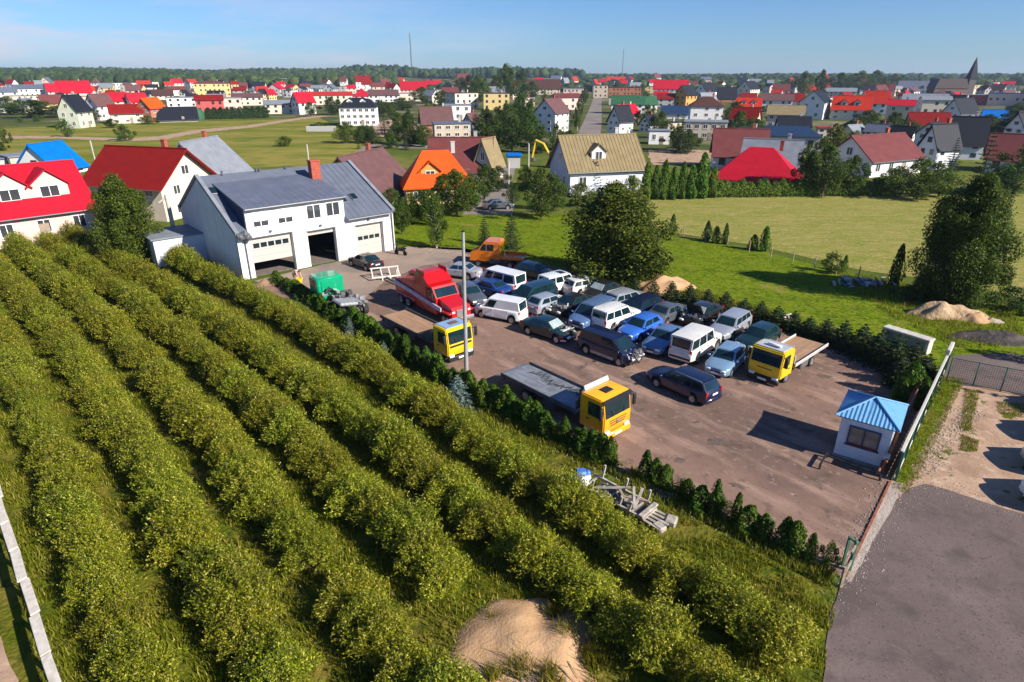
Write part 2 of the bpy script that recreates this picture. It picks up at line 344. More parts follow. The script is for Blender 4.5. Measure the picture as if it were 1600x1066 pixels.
sheet('concrete_strip', pxs((1322, 906), (1356, 830), (1392, 752), (1412, 758), (1400, 785), (1372, 835), (1340, 890), (1330, 912)), 0.05, M_CONCG, 0.09, 0.4)
sheet('footpath', pxs((-60, 1020), (-10, 985), (14, 1020), (26, 1066)) + [Vector((-13.5, 10, 0)), Vector((-20, 10, 0))], 0.04, M_SAND, 0.2, 0.6)
sheet('gravel_lane', pxs((722, 336), (742, 306), (770, 282), (790, 262), (806, 262), (800, 285), (806, 310), (800, 336)), 0.045, M_STREET, 0.3, 1.5)
sheet('town_street', pxs((900, 214), (912, 190), (921, 170), (927, 155), (931, 148), (941, 148), (940, 158), (940, 175), (940, 195), (938, 214)), 0.03, M_STREET, 0.2, 5)
sheet('village_road', pxs((560, 232), (592, 222), (640, 226), (676, 228), (676, 233), (630, 232), (590, 228), (565, 238)), 0.05, M_STREET, 0.4, 3)
sheet('sandy_plot', pxs((590, 190), (640, 184), (660, 200), (640, 215), (595, 214), (580, 200)), 0.045, M_SAND, 0.6, 3)
sheet('bare_plot', pxs((1012, 236), (1060, 232), (1112, 236), (1112, 256), (1020, 258)), 0.045, M_SAND, 0.6, 3)

# oil and tyre marks on the yard, grit along the asphalt edge
M_OIL = mat('oil_stain', (0.12, 0.082, 0.064), 0.75, var=0.35, scale=6)
for i, (px, py, r) in enumerate([(905, 575, .9), (1000, 640, .7), (1120, 690, 1.1), (1060, 720, .6), (1180, 600, .8), (1240, 640, .5), (980, 590, .5), (1290, 590, .9), (830, 570, .6), (1150, 760, .7), (1330, 600, .7), (1090, 660, .4)]):
    c = at(px, py); r *= .6; sheet('oil_stain', [c + Vector((math.cos(a * .785) * r * random.uniform(.4, 1.2), math.sin(a * .785) * r * random.uniform(.3, .9), 0)) for a in range(8)], .036 + .0004 * i, M_OIL, .12, .25)
g = np.random.default_rng(3); V = []; F = []
def grit(poly, n, lo, hi):
    for i in range(n):
        k = g.integers(0, len(poly) - 1); t = g.random(); p = poly[k] * (1 - t) + poly[k + 1] * t; x, y = p.x + g.normal() * .35, p.y + g.normal() * .35; r = g.uniform(lo, hi); b = len(V); a = g.uniform(0, 6.28)
        for j in range(4): V.append((x + r * math.cos(a + j * 1.57) * g.uniform(.6, 1.2), y + r * math.sin(a + j * 1.57) * g.uniform(.6, 1.2), .045))
        V.append((x, y, .05 + r * g.uniform(.5, 1))); F.extend([(b + j, b + (j + 1) % 4, b + 4) for j in range(4)])
grit(pxs((1300, 960), (1318, 915), (1345, 868), (1380, 800), (1395, 785), (1418, 765), (1446, 756), (1480, 766), (1530, 782), (1620, 812)), 700, .010, .03)
grit(pxs((1322, 906), (1356, 830), (1392, 752)), 450, .012, .04); grit(pxs((1440, 740), (1480, 680), (1520, 640)), 900, .012, .05)
grit(pxs((640, 386), (800, 408), (960, 442), (1100, 482), (1290, 548), (1400, 580)), 1200, .02, .06); grit(pxs((860, 690), (1010, 756), (1100, 800), (1305, 900)), 1000, .012, .05)
me = bpy.data.meshes.new('gravel'); me.from_pydata(V, [], F); me.materials.append(mat('grit_stone', (.40, .33, .27), .9, var=.5, scale=9)); tag(link('gravel', me), kind='stuff')
# ================================================================== PLANTS
def leaf_mesh(name, P, Nn, A, ln, wd, mats, extra=None):
    """one four-sided leaf at each point P, facing Nn, long axis A; extra = MB of stems (second material)"""
    P = np.asarray(P, float); Nn = np.asarray(Nn, float); A = np.asarray(A, float); n = len(P)
    Nn /= np.linalg.norm(Nn, axis=1, keepdims=True) + 1e-9
    A = A - Nn * (A * Nn).sum(1, keepdims=True); A /= np.linalg.norm(A, axis=1, keepdims=True) + 1e-9
    B = np.cross(Nn, A); ln = np.broadcast_to(np.asarray(ln, float), (n,))[:, None]; wd = np.broadcast_to(np.asarray(wd, float), (n,))[:, None]
    V = np.stack([P - A * ln * .5, P + B * wd * .5 - Nn * wd * .12, P + A * ln * .5, P - B * wd * .5 - Nn * wd * .12], 1).reshape(-1, 3)
    me = bpy.data.meshes.new(name); me.vertices.add(4 * n); me.loops.add(4 * n); me.polygons.add(n)
    me.vertices.foreach_set('co', V.ravel()); me.loops.foreach_set('vertex_index', np.arange(4 * n))
    me.polygons.foreach_set('loop_start', np.arange(0, 4 * n, 4)); me.update(calc_edges=True)
    for m in mats: me.materials.append(m)
    return me
def rdir(n):
    v = RNG.normal(size=(n, 3)); return v / np.linalg.norm(v, axis=1, keepdims=True)

M_BARK = mat('bark', (0.10, 0.075, 0.055), 0.9, var=0.3, scale=6, bump=0.5)
M_BIRCHBARK = mat('pale_bark', (0.32, 0.29, 0.25), 0.8, var=0.4, scale=5, bump=0.3)
LM_BUSH = leaf_mat('berry_bush_leaves', (0.08, 0.11, 0.006), (0.31, 0.315, 0.014), (0.54, 0.50, 0.10), 0.32, 0.5, 0.16)
LM_BROAD = leaf_mat('broad_leaves', (0.026, 0.055, 0.007), (0.07, 0.115, 0.013), (0.12, 0.16, 0.025), 0.3, 0.5, 0.3)
LM_BIRCH = leaf_mat('birch_leaves', (0.026, 0.055, 0.006), (0.075, 0.12, 0.012), (0.13, 0.17, 0.025), 0.35, 0.45, 0.25)
LM_LIME = leaf_mat('yellow_green_leaves', (0.07, 0.10, 0.014), (0.15, 0.18, 0.025), (0.24, 0.24, 0.05), 0.35, 0.5, 0.2)
LM_PINE = leaf_mat('pine_needles', (0.03, 0.05, 0.006), (0.085, 0.105, 0.010), (0.15, 0.16, 0.02), 0.2, 0.55, 0.2)
LM_SPRUCE = leaf_mat('spruce_needles', (0.013, 0.028, 0.010), (0.035, 0.06, 0.018), (0.06, 0.085, 0.025), 0.12, 0.55, 0.25)
LM_BLUE = leaf_mat('blue_spruce_needles', (0.05, 0.085, 0.075), (0.14, 0.20, 0.18), (0.26, 0.34, 0.31), 0.15, 0.55, 0.2)
LM_THUJA = leaf_mat('thuja_sprays', (0.032, 0.07, 0.006), (0.08, 0.145, 0.012), (0.14, 0.20, 0.022), 0.2, 0.5, 0.3)
LM_GRASS = leaf_mat('grass_blades', (0.10, 0.12, 0.006), (0.24, 0.225, 0.015), (0.42, 0.34, 0.09), 0.35, 0.6, 0.1)
LM_RUSH = leaf_mat('dry_grass_blades', (0.12, 0.13, 0.03), (0.2, 0.2, 0.05), (0.32, 0.27, 0.12), 0.3, 0.6, 0.1)
LM_FOREST = leaf_mat('forest_crowns', (0.018, 0.034, 0.010), (0.04, 0.065, 0.016), (0.06, 0.085, 0.02), 0.1, 0.7, 0.2)

def bush_mesh(seed, rx=1.15, ry=1.0, h=1.85, shoots=330, per=22):
    g = np.random.default_rng(seed); P = []; N = []; A = []
    mb = MB()
    for i in range(shoots):
        a = g.uniform(0, 2 * math.pi); q = math.sqrt(g.uniform(0, 1)) 
        base = np.array([0.15 * math.cos(a), 0.15 * math.sin(a), 0.05])
        # shoot tip on a lumpy dome
        lump = 1 + 0.16 * math.sin(a * 3 + seed) + 0.1 * math.sin(a * 5 + 2 * seed)
        zt = h * (1 - 0.62 * q ** 2.3) * g.uniform(0.82, 1.1)
        tip = np.array([rx * q * math.cos(a) * lump, ry * q * math.sin(a) * lump, max(zt, 0.25)])
        d = tip - base; L = np.linalg.norm(d); d /= L
        if i % 7 == 0: mb.tube([base, base + d * L * .5 + np.array([0, 0, .05]), tip], 0.014, 4, r2=0.004)
        t = g.uniform(0.45, 1.03, per) ** 0.8
        pts = base + d * (t * L)[:, None] + g.normal(size=(per, 3)) * 0.05 + np.array([0, 0, 1]) * (np.sin(t * 3.1) * 0.06)[:, None]
        pts[:, 2] = np.maximum(pts[:, 2], 0.04)
        ax = d + g.normal(size=(per, 3)) * 0.55; nn = np.array([0, 0, .75]) + d * 0.3 + g.normal(size=(per, 3)) * 0.75
        P.append(pts); N.append(nn); A.append(ax)
    P = np.concatenate(P); N = np.concatenate(N); A = np.concatenate(A)
    return leaf_mesh('foliage', P, N, A, g.uniform(0.06, 0.13, len(P)), g.uniform(0.028, 0.05, len(P)), [LM_BUSH]), mb.mesh('stem', M_BARK)

def tree_meshes(seed, h=8.0, w=2.6, crown0=0.22, lobes=22, per=240, leaf=0.24, lm=None, bark=None, droop=0.0, top=1.0):
    """trunk with limbs and a crown of leaf lobes; crown0 = where the crown starts, w = its half width"""
    g = np.random.default_rng(seed); mb = MB(); P = []; N = []; A = []
    lean = g.normal(size=2) * 0.03 * h
    spine = [(0, 0, 0), (lean[0] * .3, lean[1] * .3, h * .35), (lean[0], lean[1], h * .9)]
    mb.tube(spine, 0.028 * h, 8, r2=0.006 * h)
    for i in range(lobes):
        f = (i + 0.5) / lobes; z = h * (crown0 + (0.97 - crown0) * f)
        prof = math.sin(math.pi * min(1, (f * 0.86 + 0.14))) ** 0.7 if top else 1 - f
        a = i * 2.4 + g.uniform(-.5, .5); uu = g.uniform(0.2, 1.1); rr = w * prof * uu
        c = np.array([rr * math.cos(a) + lean[0] * f, rr * math.sin(a) + lean[1] * f, z])
        k = max(0.3, w * g.uniform(0.26, 0.46) * (0.55 + 0.6 * prof) * (1.3 - .62 * uu)); kz = k * g.uniform(0.75, 1.15) * (1 + droop)
        zb = max(0.12 * h, z - rr * 0.9 - 0.05 * h)
        mb.tube([(lean[0] * zb / h, lean[1] * zb / h, zb), tuple(c * [0.6, 0.6, 1] - [0, 0, 0.15]), tuple(c)], 0.010 * h, 5, r2=0.002 * h)
        n = int(per * (0.6 + 0.8 * prof)); u = rdir(n); r = g.uniform(0.3, 1.04, n) ** 0.5
        bump = 1 + 0.22 * np.sin(u[:, 0] * 5 + i) * np.sin(u[:, 2] * 4 + 2 * i)
        q = c + u * (r * bump)[:, None] * np.array([k, k, kz])
        if droop: q[:, 2] -= droop * 0.5 * k * g.uniform(0, 1, n) ** 2
        P.append(q); N.append(u * 0.7 + np.array([0, 0, 0.45]) + g.normal(size=(n, 3)) * 0.6)
        A.append(g.normal(size=(n, 3)) + np.array([0, 0, -0.9 * droop - 0.2]))
    P = np.concatenate(P); N = np.concatenate(N); A = np.concatenate(A); P[:, 2] = np.maximum(P[:, 2], 0.1)
    return leaf_mesh('crown', P, N, A, g.uniform(0.7, 1.3, len(P)) * leaf, g.uniform(0.7, 1.3, len(P)) * leaf * 0.62, [lm or LM_BROAD]), mb.mesh('trunk', bark or M_BARK, 60)

def spruce_meshes(seed, h=6.0, w=1.6, lm=None, tiers=16, dense=1.0, leaf=0.2, power=0.9, z0=0.05):
    g = np.random.default_rng(seed); mb = MB(); P = []; N = []; A = []
    mb.tube([(0, 0, 0), (0, 0, h * .95)], 0.022 * h, 7, r2=0.004 * h)
    for i in range(tiers):
        f = i / (tiers - 1); z = h * (z0 + (0.97 - z0) * f); L = w * ((1 - f) ** power) * g.uniform(0.85, 1.1) + 0.06 * w
        nb = max(5, int((11 - 5 * f) * dense)); a0 = g.uniform(0, 6.28)
        for j in range(nb):
            a = a0 + 6.283 * j / nb + g.uniform(-.2, .2); l = L * g.uniform(0.72, 1.12); d = np.array([math.cos(a), math.sin(a), 0]); s = np.array([-d[1], d[0], 0])
            n = max(8, int(26 * dense * (0.35 + l / w))); t = g.uniform(0.08, 1, n) ** 0.8; wid = (1 - t) * 0.33 * l + 0.05 * l
            side = g.uniform(-1, 1, n) * wid; drop = -0.22 * l * t + 0.2 * l * t ** 3
            q = d * (t * l)[:, None] + s * side[:, None] + np.array([0, 0, 1]) * (z + drop - 0.12 * np.abs(side) + g.normal(size=n) * 0.02 * h / 6)[:, None]
            P.append(q); N.append(np.array([0, 0, 1]) + g.normal(size=(n, 3)) * 0.5 + d * 0.2); A.append(d + s * (np.sign(side) * 0.7)[:, None] + g.normal(size=(n, 3)) * 0.25)
            if j % 2 == 0: mb.tube([(0, 0, z), tuple(d * l * .8 + np.array([0, 0, z - 0.12 * l]))], 0.004 * h, 4, r2=0.001 * h)
    P = np.concatenate(P); N = np.concatenate(N); A = np.concatenate(A); P[:, 2] = np.maximum(P[:, 2], 0.05)
    return leaf_mesh('crown', P, N, A, g.uniform(0.7, 1.3, len(P)) * leaf, g.uniform(0.7, 1.3, len(P)) * leaf * 0.42, [lm or LM_SPRUCE]), mb.mesh('trunk', M_BARK, 60)

def thuja_meshes(seed, h=2.0, w=0.42, n=1500, leaf=0.11, lm=None, shape=0.75):
    g = np.random.default_rng(seed); mb = MB(); mb.tube([(0, 0, 0), (0, 0, h * .8)], 0.03 * h ** .5, 5, r2=0.01)
    f = g.uniform(0, 1, n) ** 1.25; a = g.uniform(0, 6.283, n)
    r = w * np.clip((1 - f) ** shape * (0.45 + 2.6 * f).clip(0, 1), 0.03, 1) * (1 + 0.26 * np.sin(a * 3 + seed + f * 6) + 0.18 * np.sin(a * 5 + f * 11 + seed)) * g.uniform(0.6, 1.08, n) ** 0.6
    P = np.stack([r * np.cos(a), r * np.sin(a), f * h + 0.05], 1); o = np.stack([np.cos(a), np.sin(a), np.full(n, .2)], 1)
    return leaf_mesh('crown', P, o + g.normal(size=(n, 3)) * 0.55, np.array([0, 0, 1]) + o * .45 + g.normal(size=(n, 3)) * 0.25, g.uniform(0.7, 1.35, n) * leaf, g.uniform(0.7, 1.3, n) * leaf * 0.5, [lm or LM_THUJA]), mb.mesh('trunk', M_BARK)

PROTO = {}
def proto(kind, makers):
    PROTO[kind] = makers
proto('broad', [tree_meshes(s, 8, 3.0 + .3 * (s % 3), 0.16, 24, 200, 0.30) for s in (11, 12, 13, 14)])
proto('birch', [tree_meshes(s, 9, 2.1, 0.14, 26, 190, 0.26, LM_BIRCH, M_BIRCHBARK, 0.5) for s in (21, 22, 23)])
proto('bigbirch', [tree_meshes(31, 10, 3.3, 0.05, 84, 700, 0.18, LM_BIRCH, M_BIRCHBARK, 0.45)])
proto('lime', [tree_meshes(s, 7, 2.6, 0.14, 20, 190, 0.28, LM_LIME) for s in (41, 42)])
proto('bush', [tree_meshes(s, 3, 2.0, 0.10, 14, 170, 0.2, LM_BROAD) for s in (51, 52, 53)])
proto('pine', [tree_meshes(s, 10, 3.6, 0.03, 66, 420, 0.23, LM_PINE, None, 0.2) for s in (61, 62)])
proto('spruce', [spruce_meshes(s, 6, 1.7, LM_SPRUCE, 15, 1.0, 0.22) for s in (71, 72, 73)])
proto('bluespruce', [spruce_meshes(s, 5, 1.5, LM_BLUE, 13, 1.0, 0.2) for s in (81, 82)])
proto('youngspruce', [spruce_meshes(s, 2.2, 1.15, LM_SPRUCE, 10, 1.3, 0.16, 0.75) for s in (84, 85, 86)])
proto('larch', [spruce_meshes(s, 9, 2.6, LM_PINE, 20, 1.5, 0.24, 0.7) for s in (87, 88)])
proto('thuja', [thuja_meshes(s, 3.6, 0.85, 1900, 0.24, None, 0.5) for s in (91, 92, 93)])
proto('hedgethuja', [thuja_meshes(s, 1.5, 0.46, 1500, 0.12, None, 0.6) for s in (94, 95, 96, 97)])
HT = dict(broad=9.3, birch=10.2, bigbirch=11.6, lime=8.1, bush=3.7, pine=11.2, spruce=6, bluespruce=5, youngspruce=2.2, larch=9, thuja=3.6, hedgethuja=1.5)
WD = dict(broad=3.9, birch=2.7, bigbirch=4.3, lime=3.3, bush=2.5, pine=3.9, spruce=1.7, bluespruce=1.5, youngspruce=1.15, larch=2.6, thuja=0.85, hedgethuja=0.46)
CAT = dict(broad='tree', birch='tree', bigbirch='tree', lime='tree', bush='bush', pine='tree', spruce='tree', bluespruce='tree', youngspruce='tree', larch='tree', thuja='shrub', hedgethuja='shrub')
NAME = dict(broad='broadleaf_tree', birch='birch_tree', bigbirch='birch_tree', lime='broadleaf_tree', bush='bush', pine='pine_tree', spruce='spruce_tree', bluespruce='blue_spruce', youngspruce='young_spruce', larch='larch_tree', thuja='thuja', hedgethuja='hedge_thuja')
def plant(kind, loc, h, w, label, group=None, name=None):
    """w = half width in m, h = height in m"""
    c, t = PROTO[kind][random.randrange(len(PROTO[kind]))]
    o = thing(name or NAME[kind], label, CAT[kind], loc, random.uniform(0, 6.28), group)
    o.scale = (w / WD[kind], w / WD[kind], h / HT[kind])
    link('crown', c, o); link('trunk', t, o); return o
def plant_px(kind, px, py, hpx, wpx, label, group=None):
    p = at(px, py); k = mpp(p); cosv = 0.93 if py > 400 else 0.98
    return plant(kind, p, hpx * k / cosv, wpx * k / 2, label, group)

# ---- the orchard: six rows of berry bushes
BM = [bush_mesh(s) for s in (101, 102, 103, 104, 105, 106, 107)]
ROWTXT = ['orchard row beside the white board fence', 'second orchard row from the white board fence', 'third orchard row from the white board fence',
          'orchard row that ends at the sand mound', 'fifth orchard row from the white board fence', 'outermost orchard row, along the thuja hedge']
ROWS = [(-66, -8), (-77, -7.5), (-78, -8), (-79, -13.2), (-80, -3.8), (-66, -4.4)]
for k, (s0, s1) in enumerate(ROWS):
    s = s0 + random.uniform(0, .5)
    while s < s1:
        p = row_pt(k, s) + RN * (random.uniform(-.2, .2) + (float(np.interp(s, [-66, -56, -40, -22, -14], [1.6, 1.0, 1.0, .5, 0])) if k == 5 else 0))
        step = 1.3 if s > -45 else 1.75
        P_ = pix(p + Vector((0, 0, 1)))
        if (P_[0] > -70 and P_[1] < 1140 and random.random() > 0.012):
            f, st = BM[random.randrange(len(BM))]
            o = thing('berry_bush', 'olive green berry bush in the ' + ROWTXT[k], 'bush', p, rad(ROWANG) + math.pi / 2 + random.choice((0, math.pi)) + random.uniform(-.3, .3), 'berry bushes of orchard row %s' % ['one', 'two', 'three', 'four', 'five', 'six'][k])
            sc = random.uniform(0.85, 1.12) * (1.08 if s < -45 else 1.0) * (0.93 if k == 0 else 1)
            o.scale = (sc * random.uniform(.88, 1.1), sc * (1.0 if s > -45 else 1.3), sc * random.uniform(0.82, 1.15))
            link('foliage', f, o); link('stem', st, o)
        s += step * random.uniform(0.85, 1.18)

# ---- tall grass between the rows and on the verge by the hedge
def grass_field(name, pts, hgt, wid, lm, lean=0.5):
    n = len(pts); P = np.asarray(pts, float); g = RNG
    h = g.uniform(0.45, 1.2, n) * hgt; a = g.uniform(0, 6.283, n); tip = np.stack([np.cos(a), np.sin(a)], 1) * (h * lean * g.uniform(0.2, 1, n))[:, None]
    b = a + g.uniform(-1.2, 1.2, n) + 1.57; s = np.stack([np.cos(b), np.sin(b), np.zeros(n)], 1) * wid * g.uniform(.6, 1.3, n)[:, None]
    T = P + np.concatenate([tip, h[:, None]], 1); V = np.stack([P - s, P + s, T], 1).reshape(-1, 3)
    me = bpy.data.meshes.new(name); me.vertices.add(3 * n); me.loops.add(3 * n); me.polygons.add(n); me.vertices.foreach_set('co', V.ravel())
    me.loops.foreach_set('vertex_index', np.arange(3 * n)); me.polygons.foreach_set('loop_start', np.arange(0, 3 * n, 3)); me.update(calc_edges=True); me.materials.append(lm)
    return tag(link(name, me), kind='stuff')
pts = []
for i in range(150000):
    s = -3 - 47 * random.random() ** 1.25; k = random.uniform(-0.75, 6.25) ; p = row_pt(k, s)
    if k > 5.2 and k < 5.75 and random.random() < .3: continue
    d = noise.noise(Vector((p.x * .8, p.y * .8, 5)))
    if d < -0.28: continue
    q = pix(p)
    if q[0] < -20 or q[1] > 1090 or q[0] > 1316 - max(0, q[1] - 905) * .2: continue
    if (p - at(825, 1020)).length < 2.0: continue
    pts.append((p.x, p.y, 0.02))
grass_field('grass', pts, 0.26, 0.022, LM_GRASS)
# ================================================================== VEHICLES
def paint(name, c, metal=0.0, rough=0.28):
    return mat('paint_' + name, c, rough, metal, var=0.05, scale=1.5, spec=0.5, coat=0.6, dirt=((c[0] * .8 + .008, c[1] * .8 + .007, c[2] * .8 + .006), 0.6, 2.2))
P_WHITE = paint('white', (0.72, 0.72, 0.70)); P_CREAM = paint('cream', (0.66, 0.64, 0.58)); P_SILVER = paint('silver', (0.36, 0.39, 0.43), 0.3)
P_GREY = paint('grey', (0.10, 0.115, 0.135), 0.3); P_BLACK = paint('black', (0.015, 0.016, 0.02)); P_NAVY = paint('navy', (0.005, 0.010, 0.040))
P_BLUE = paint('blue', (0.03, 0.13, 0.50)); P_LBLUE = paint('light_blue', (0.22, 0.36, 0.50), 0.3); P_SBLUE = paint('steel_blue', (0.12, 0.21, 0.38), 0.3)
P_TEAL = paint('dark_teal', (0.008, 0.035, 0.055), 0.2); P_DGREEN = paint('dark_green', (0.006, 0.024, 0.024)); P_MBLUE = paint('mid_blue', (0.012, 0.045, 0.18))
P_YELLOW = paint('yellow', (0.78, 0.50, 0.01)); P_AMBER = paint('amber', (0.82, 0.36, 0.008)); P_RED = paint('red', (0.50, 0.005, 0.005)); P_ORANGE = paint('orange', (0.68, 0.17, 0.008)); P_GREEN = paint('green', (0.0, 0.30, 0.14))
M_GLASS = mat('tinted_glass', (0.007, 0.022, 0.028), 0.04, var=0.3, scale=.8, spec=0.75)
M_GLASS2 = mat('clear_window_glass', (0.045, 0.05, 0.055), 0.05, var=0.15, scale=0.6, spec=0.8)
M_BLK = mat('black_plastic', (0.018, 0.018, 0.02), 0.55); M_TYRE = mat('rubber', (0.022, 0.021, 0.02), 0.85, var=0.25); M_RIM = mat('wheel_alloy', (0.5, 0.5, 0.52), 0.35, 0.8)
M_LAMP = mat('lamp_glass', (0.75, 0.76, 0.75), 0.08, spec=0.8); M_TAIL = mat('red_lamp', (0.45, 0.01, 0.012), 0.12, spec=0.7); M_AMBERL = mat('amber_lamp', (0.8, 0.3, 0.02), 0.15)
M_PLATE = mat('plate_white', (0.75, 0.75, 0.72), 0.4); M_STEEL = mat('steel', (0.42, 0.42, 0.43), 0.42, 0.6, var=0.2, dirt=((0.16, 0.11, 0.08), 0.6, 3)); M_ENG = mat('engine_metal', (0.17, 0.165, 0.16), 0.55, 0.4, var=0.5, scale=9)
M_RUSTBED = mat('rusty_bed', (0.31, 0.18, 0.10), 0.8, var=0.2, scale=1.2, dirt=((0.36, 0.25, 0.165), 0.7, 1.5), stretch=(0.4, 3, 1)); M_ALUBED = mat('aluminium_bed', (0.24, 0.255, 0.28), 0.55, 0.3, var=0.3, scale=2.5, stretch=(.5, 5, 1), dirt=((.10, .10, .11), .7, 1.4))
M_TYREMARK = mat('tyre_mark', (0.035, 0.035, 0.04), 0.8, var=0.4, scale=5); M_CHASSIS = mat('chassis_grey', (0.09, 0.09, 0.095), 0.7, 0.2, var=0.3, scale=3, dirt=((0.2, 0.15, 0.11), 0.5, 4))

WHEELS = {}
def wheel_meshes(r, wd):
    k = (round(r, 2), round(wd, 2))
    if k not in WHEELS:
        h = wd / 2
        t = MB().lathe([(r * .58, -h), (r * .93, -h), (r, -h * .55), (r, h * .55), (r * .93, h), (r * .58, h), (r * .58, h * .5), (0.01, h * .4)], 18, 'Y')
        ri = MB().lathe([(r * .46, h * .86), (r * .62, h * 1.03), (r * .62, h * .8), (r * .46, h * .6)], 16, 'Y').lathe([(0.001, h * .95), (r * .16, h * .95), (r * .16, h * .5)], 10, 'Y')
        for i in range(5):
            a = 6.283 * i / 5; ri.box((math.cos(a) * r * .32, h * .8, math.sin(a) * r * .32), (r * .42, h * .3, r * .17), M=Matrix.Rotation(-a, 3, 'Y'))
        WHEELS[k] = (t.mesh('wheel', M_TYRE, 40), ri.mesh('rim', M_RIM, 40))
    return WHEELS[k]
def wheel(parent, x, y, r, wd=0.2):
    t, ri = wheel_meshes(r, wd); o = link('wheel', t, parent, (x, y, r), (0, 0, 0 if y > 0 else math.pi)); link('rim', ri, o); return o

CT = dict(
 hatch=dict(L=4.0, W=1.70, H=1.45, wb=2.5, xw0=.21, xr0=.06, xr1=-.34, xw1=-.465, nose=.70, hood=.94, belt=.92, tail=.97, wr=.72, win=[(.06, .47), (.51, .86)], r=.31),
 sedan=dict(L=4.45, W=1.74, H=1.42, wb=2.62, xw0=.20, xr0=.055, xr1=-.20, xw1=-.345, nose=.70, hood=.93, belt=.93, tail=.98, wr=.72, win=[(.08, .49), (.53, .86)], r=.32),
 wagon=dict(L=4.6, W=1.75, H=1.47, wb=2.66, xw0=.215, xr0=.08, xr1=-.40, xw1=-.475, nose=.70, hood=.93, belt=.94, tail=.98, wr=.74, win=[(.06, .36), (.39, .66), (.69, .94)], r=.32),
 minivan=dict(L=4.7, W=1.84, H=1.72, wb=2.82, xw0=.315, xr0=.14, xr1=-.43, xw1=-.485, nose=.78, hood=1.02, belt=1.0, tail=1.05, wr=.76, win=[(.08, .36), (.39, .67), (.70, .95)], r=.33),
 suv=dict(L=4.45, W=1.8, H=1.78, wb=2.58, xw0=.205, xr0=.105, xr1=-.45, xw1=-.485, nose=.92, hood=1.08, belt=1.08, tail=1.1, wr=.80, win=[(.05, .37), (.40, .68), (.71, .97)], r=.37),
 bigsuv=dict(L=4.85, W=1.88, H=2.0, wb=2.85, xw0=.20, xr0=.13, xr1=-.475, xw1=-.49, nose=1.02, hood=1.16, belt=1.18, tail=1.2, wr=.86, win=[(.05, .34), (.37, .66), (.69, .97)], r=.40),
 van=dict(L=4.75, W=1.86, H=1.95, wb=2.92, xw0=.385, xr0=.235, xr1=-.465, xw1=-.49, nose=.86, hood=1.05, belt=1.08, tail=1.1, wr=.84, win=[(.10, .30), (.34, .62), (.66, .94)], r=.33),
 panelvan=dict(L=4.15, W=1.74, H=1.81, wb=2.7, xw0=.33, xr0=.17, xr1=-.455, xw1=-.49, nose=.80, hood=1.04, belt=1.02, tail=1.06, wr=.80, win=[(.08, .32)], r=.32),
)
def patch(c, nu, nv, bulge=(0, 0, 0)):
    """grid between corners c00 c10 c11 c01, swelling in the middle"""
    c = [Vector(q) for q in c]; b = Vector(bulge); vs = []
    for j in range(nv + 1):
        for i in range(nu + 1):
            u, v = i / nu, j / nv
            vs.append((c[0] * (1 - u) + c[1] * u) * (1 - v) + (c[3] * (1 - u) + c[2] * u) * v + b * (math.sin(math.pi * u) * math.sin(math.pi * v)) ** .7 if 0 < u < 1 and 0 < v < 1 else (c[0] * (1 - u) + c[1] * u) * (1 - v) + (c[3] * (1 - u) + c[2] * u) * v + b * 0.6 * (math.sin(math.pi * u) if v in (0, 1) else 0))
    fs = [(j * (nu + 1) + i, j * (nu + 1) + i + 1, (j + 1) * (nu + 1) + i + 1, (j + 1) * (nu + 1) + i) for j in range(nv) for i in range(nu)]
    return vs, fs
def subquad(c, u0, u1, v0, v1, off=0.0):
    c = [Vector(q) for q in c]
    f = lambda u, v: (c[0] * (1 - u) + c[1] * u) * (1 - v) + (c[3] * (1 - u) + c[2] * u) * v
    n = (c[1] - c[0]).cross(c[3] - c[0]).normalized() * off
    return [f(u0, v0) + n, f(u1, v0) + n, f(u1, v1) + n, f(u0, v1) + n]
def pane(name, q, m, parent, out, t=0.012):
    """thin sheet standing proud of the quad q on the side that faces 'out'"""
    q = [Vector(p) for p in q]; n = (q[1] - q[0]).cross(q[3] - q[0]).normalized()
    if n.dot(Vector(out)) < 0: q = q[::-1]; n = -n
    return MB().slab([p + n * t for p in q], t * 1.8).obj(name, m, parent)

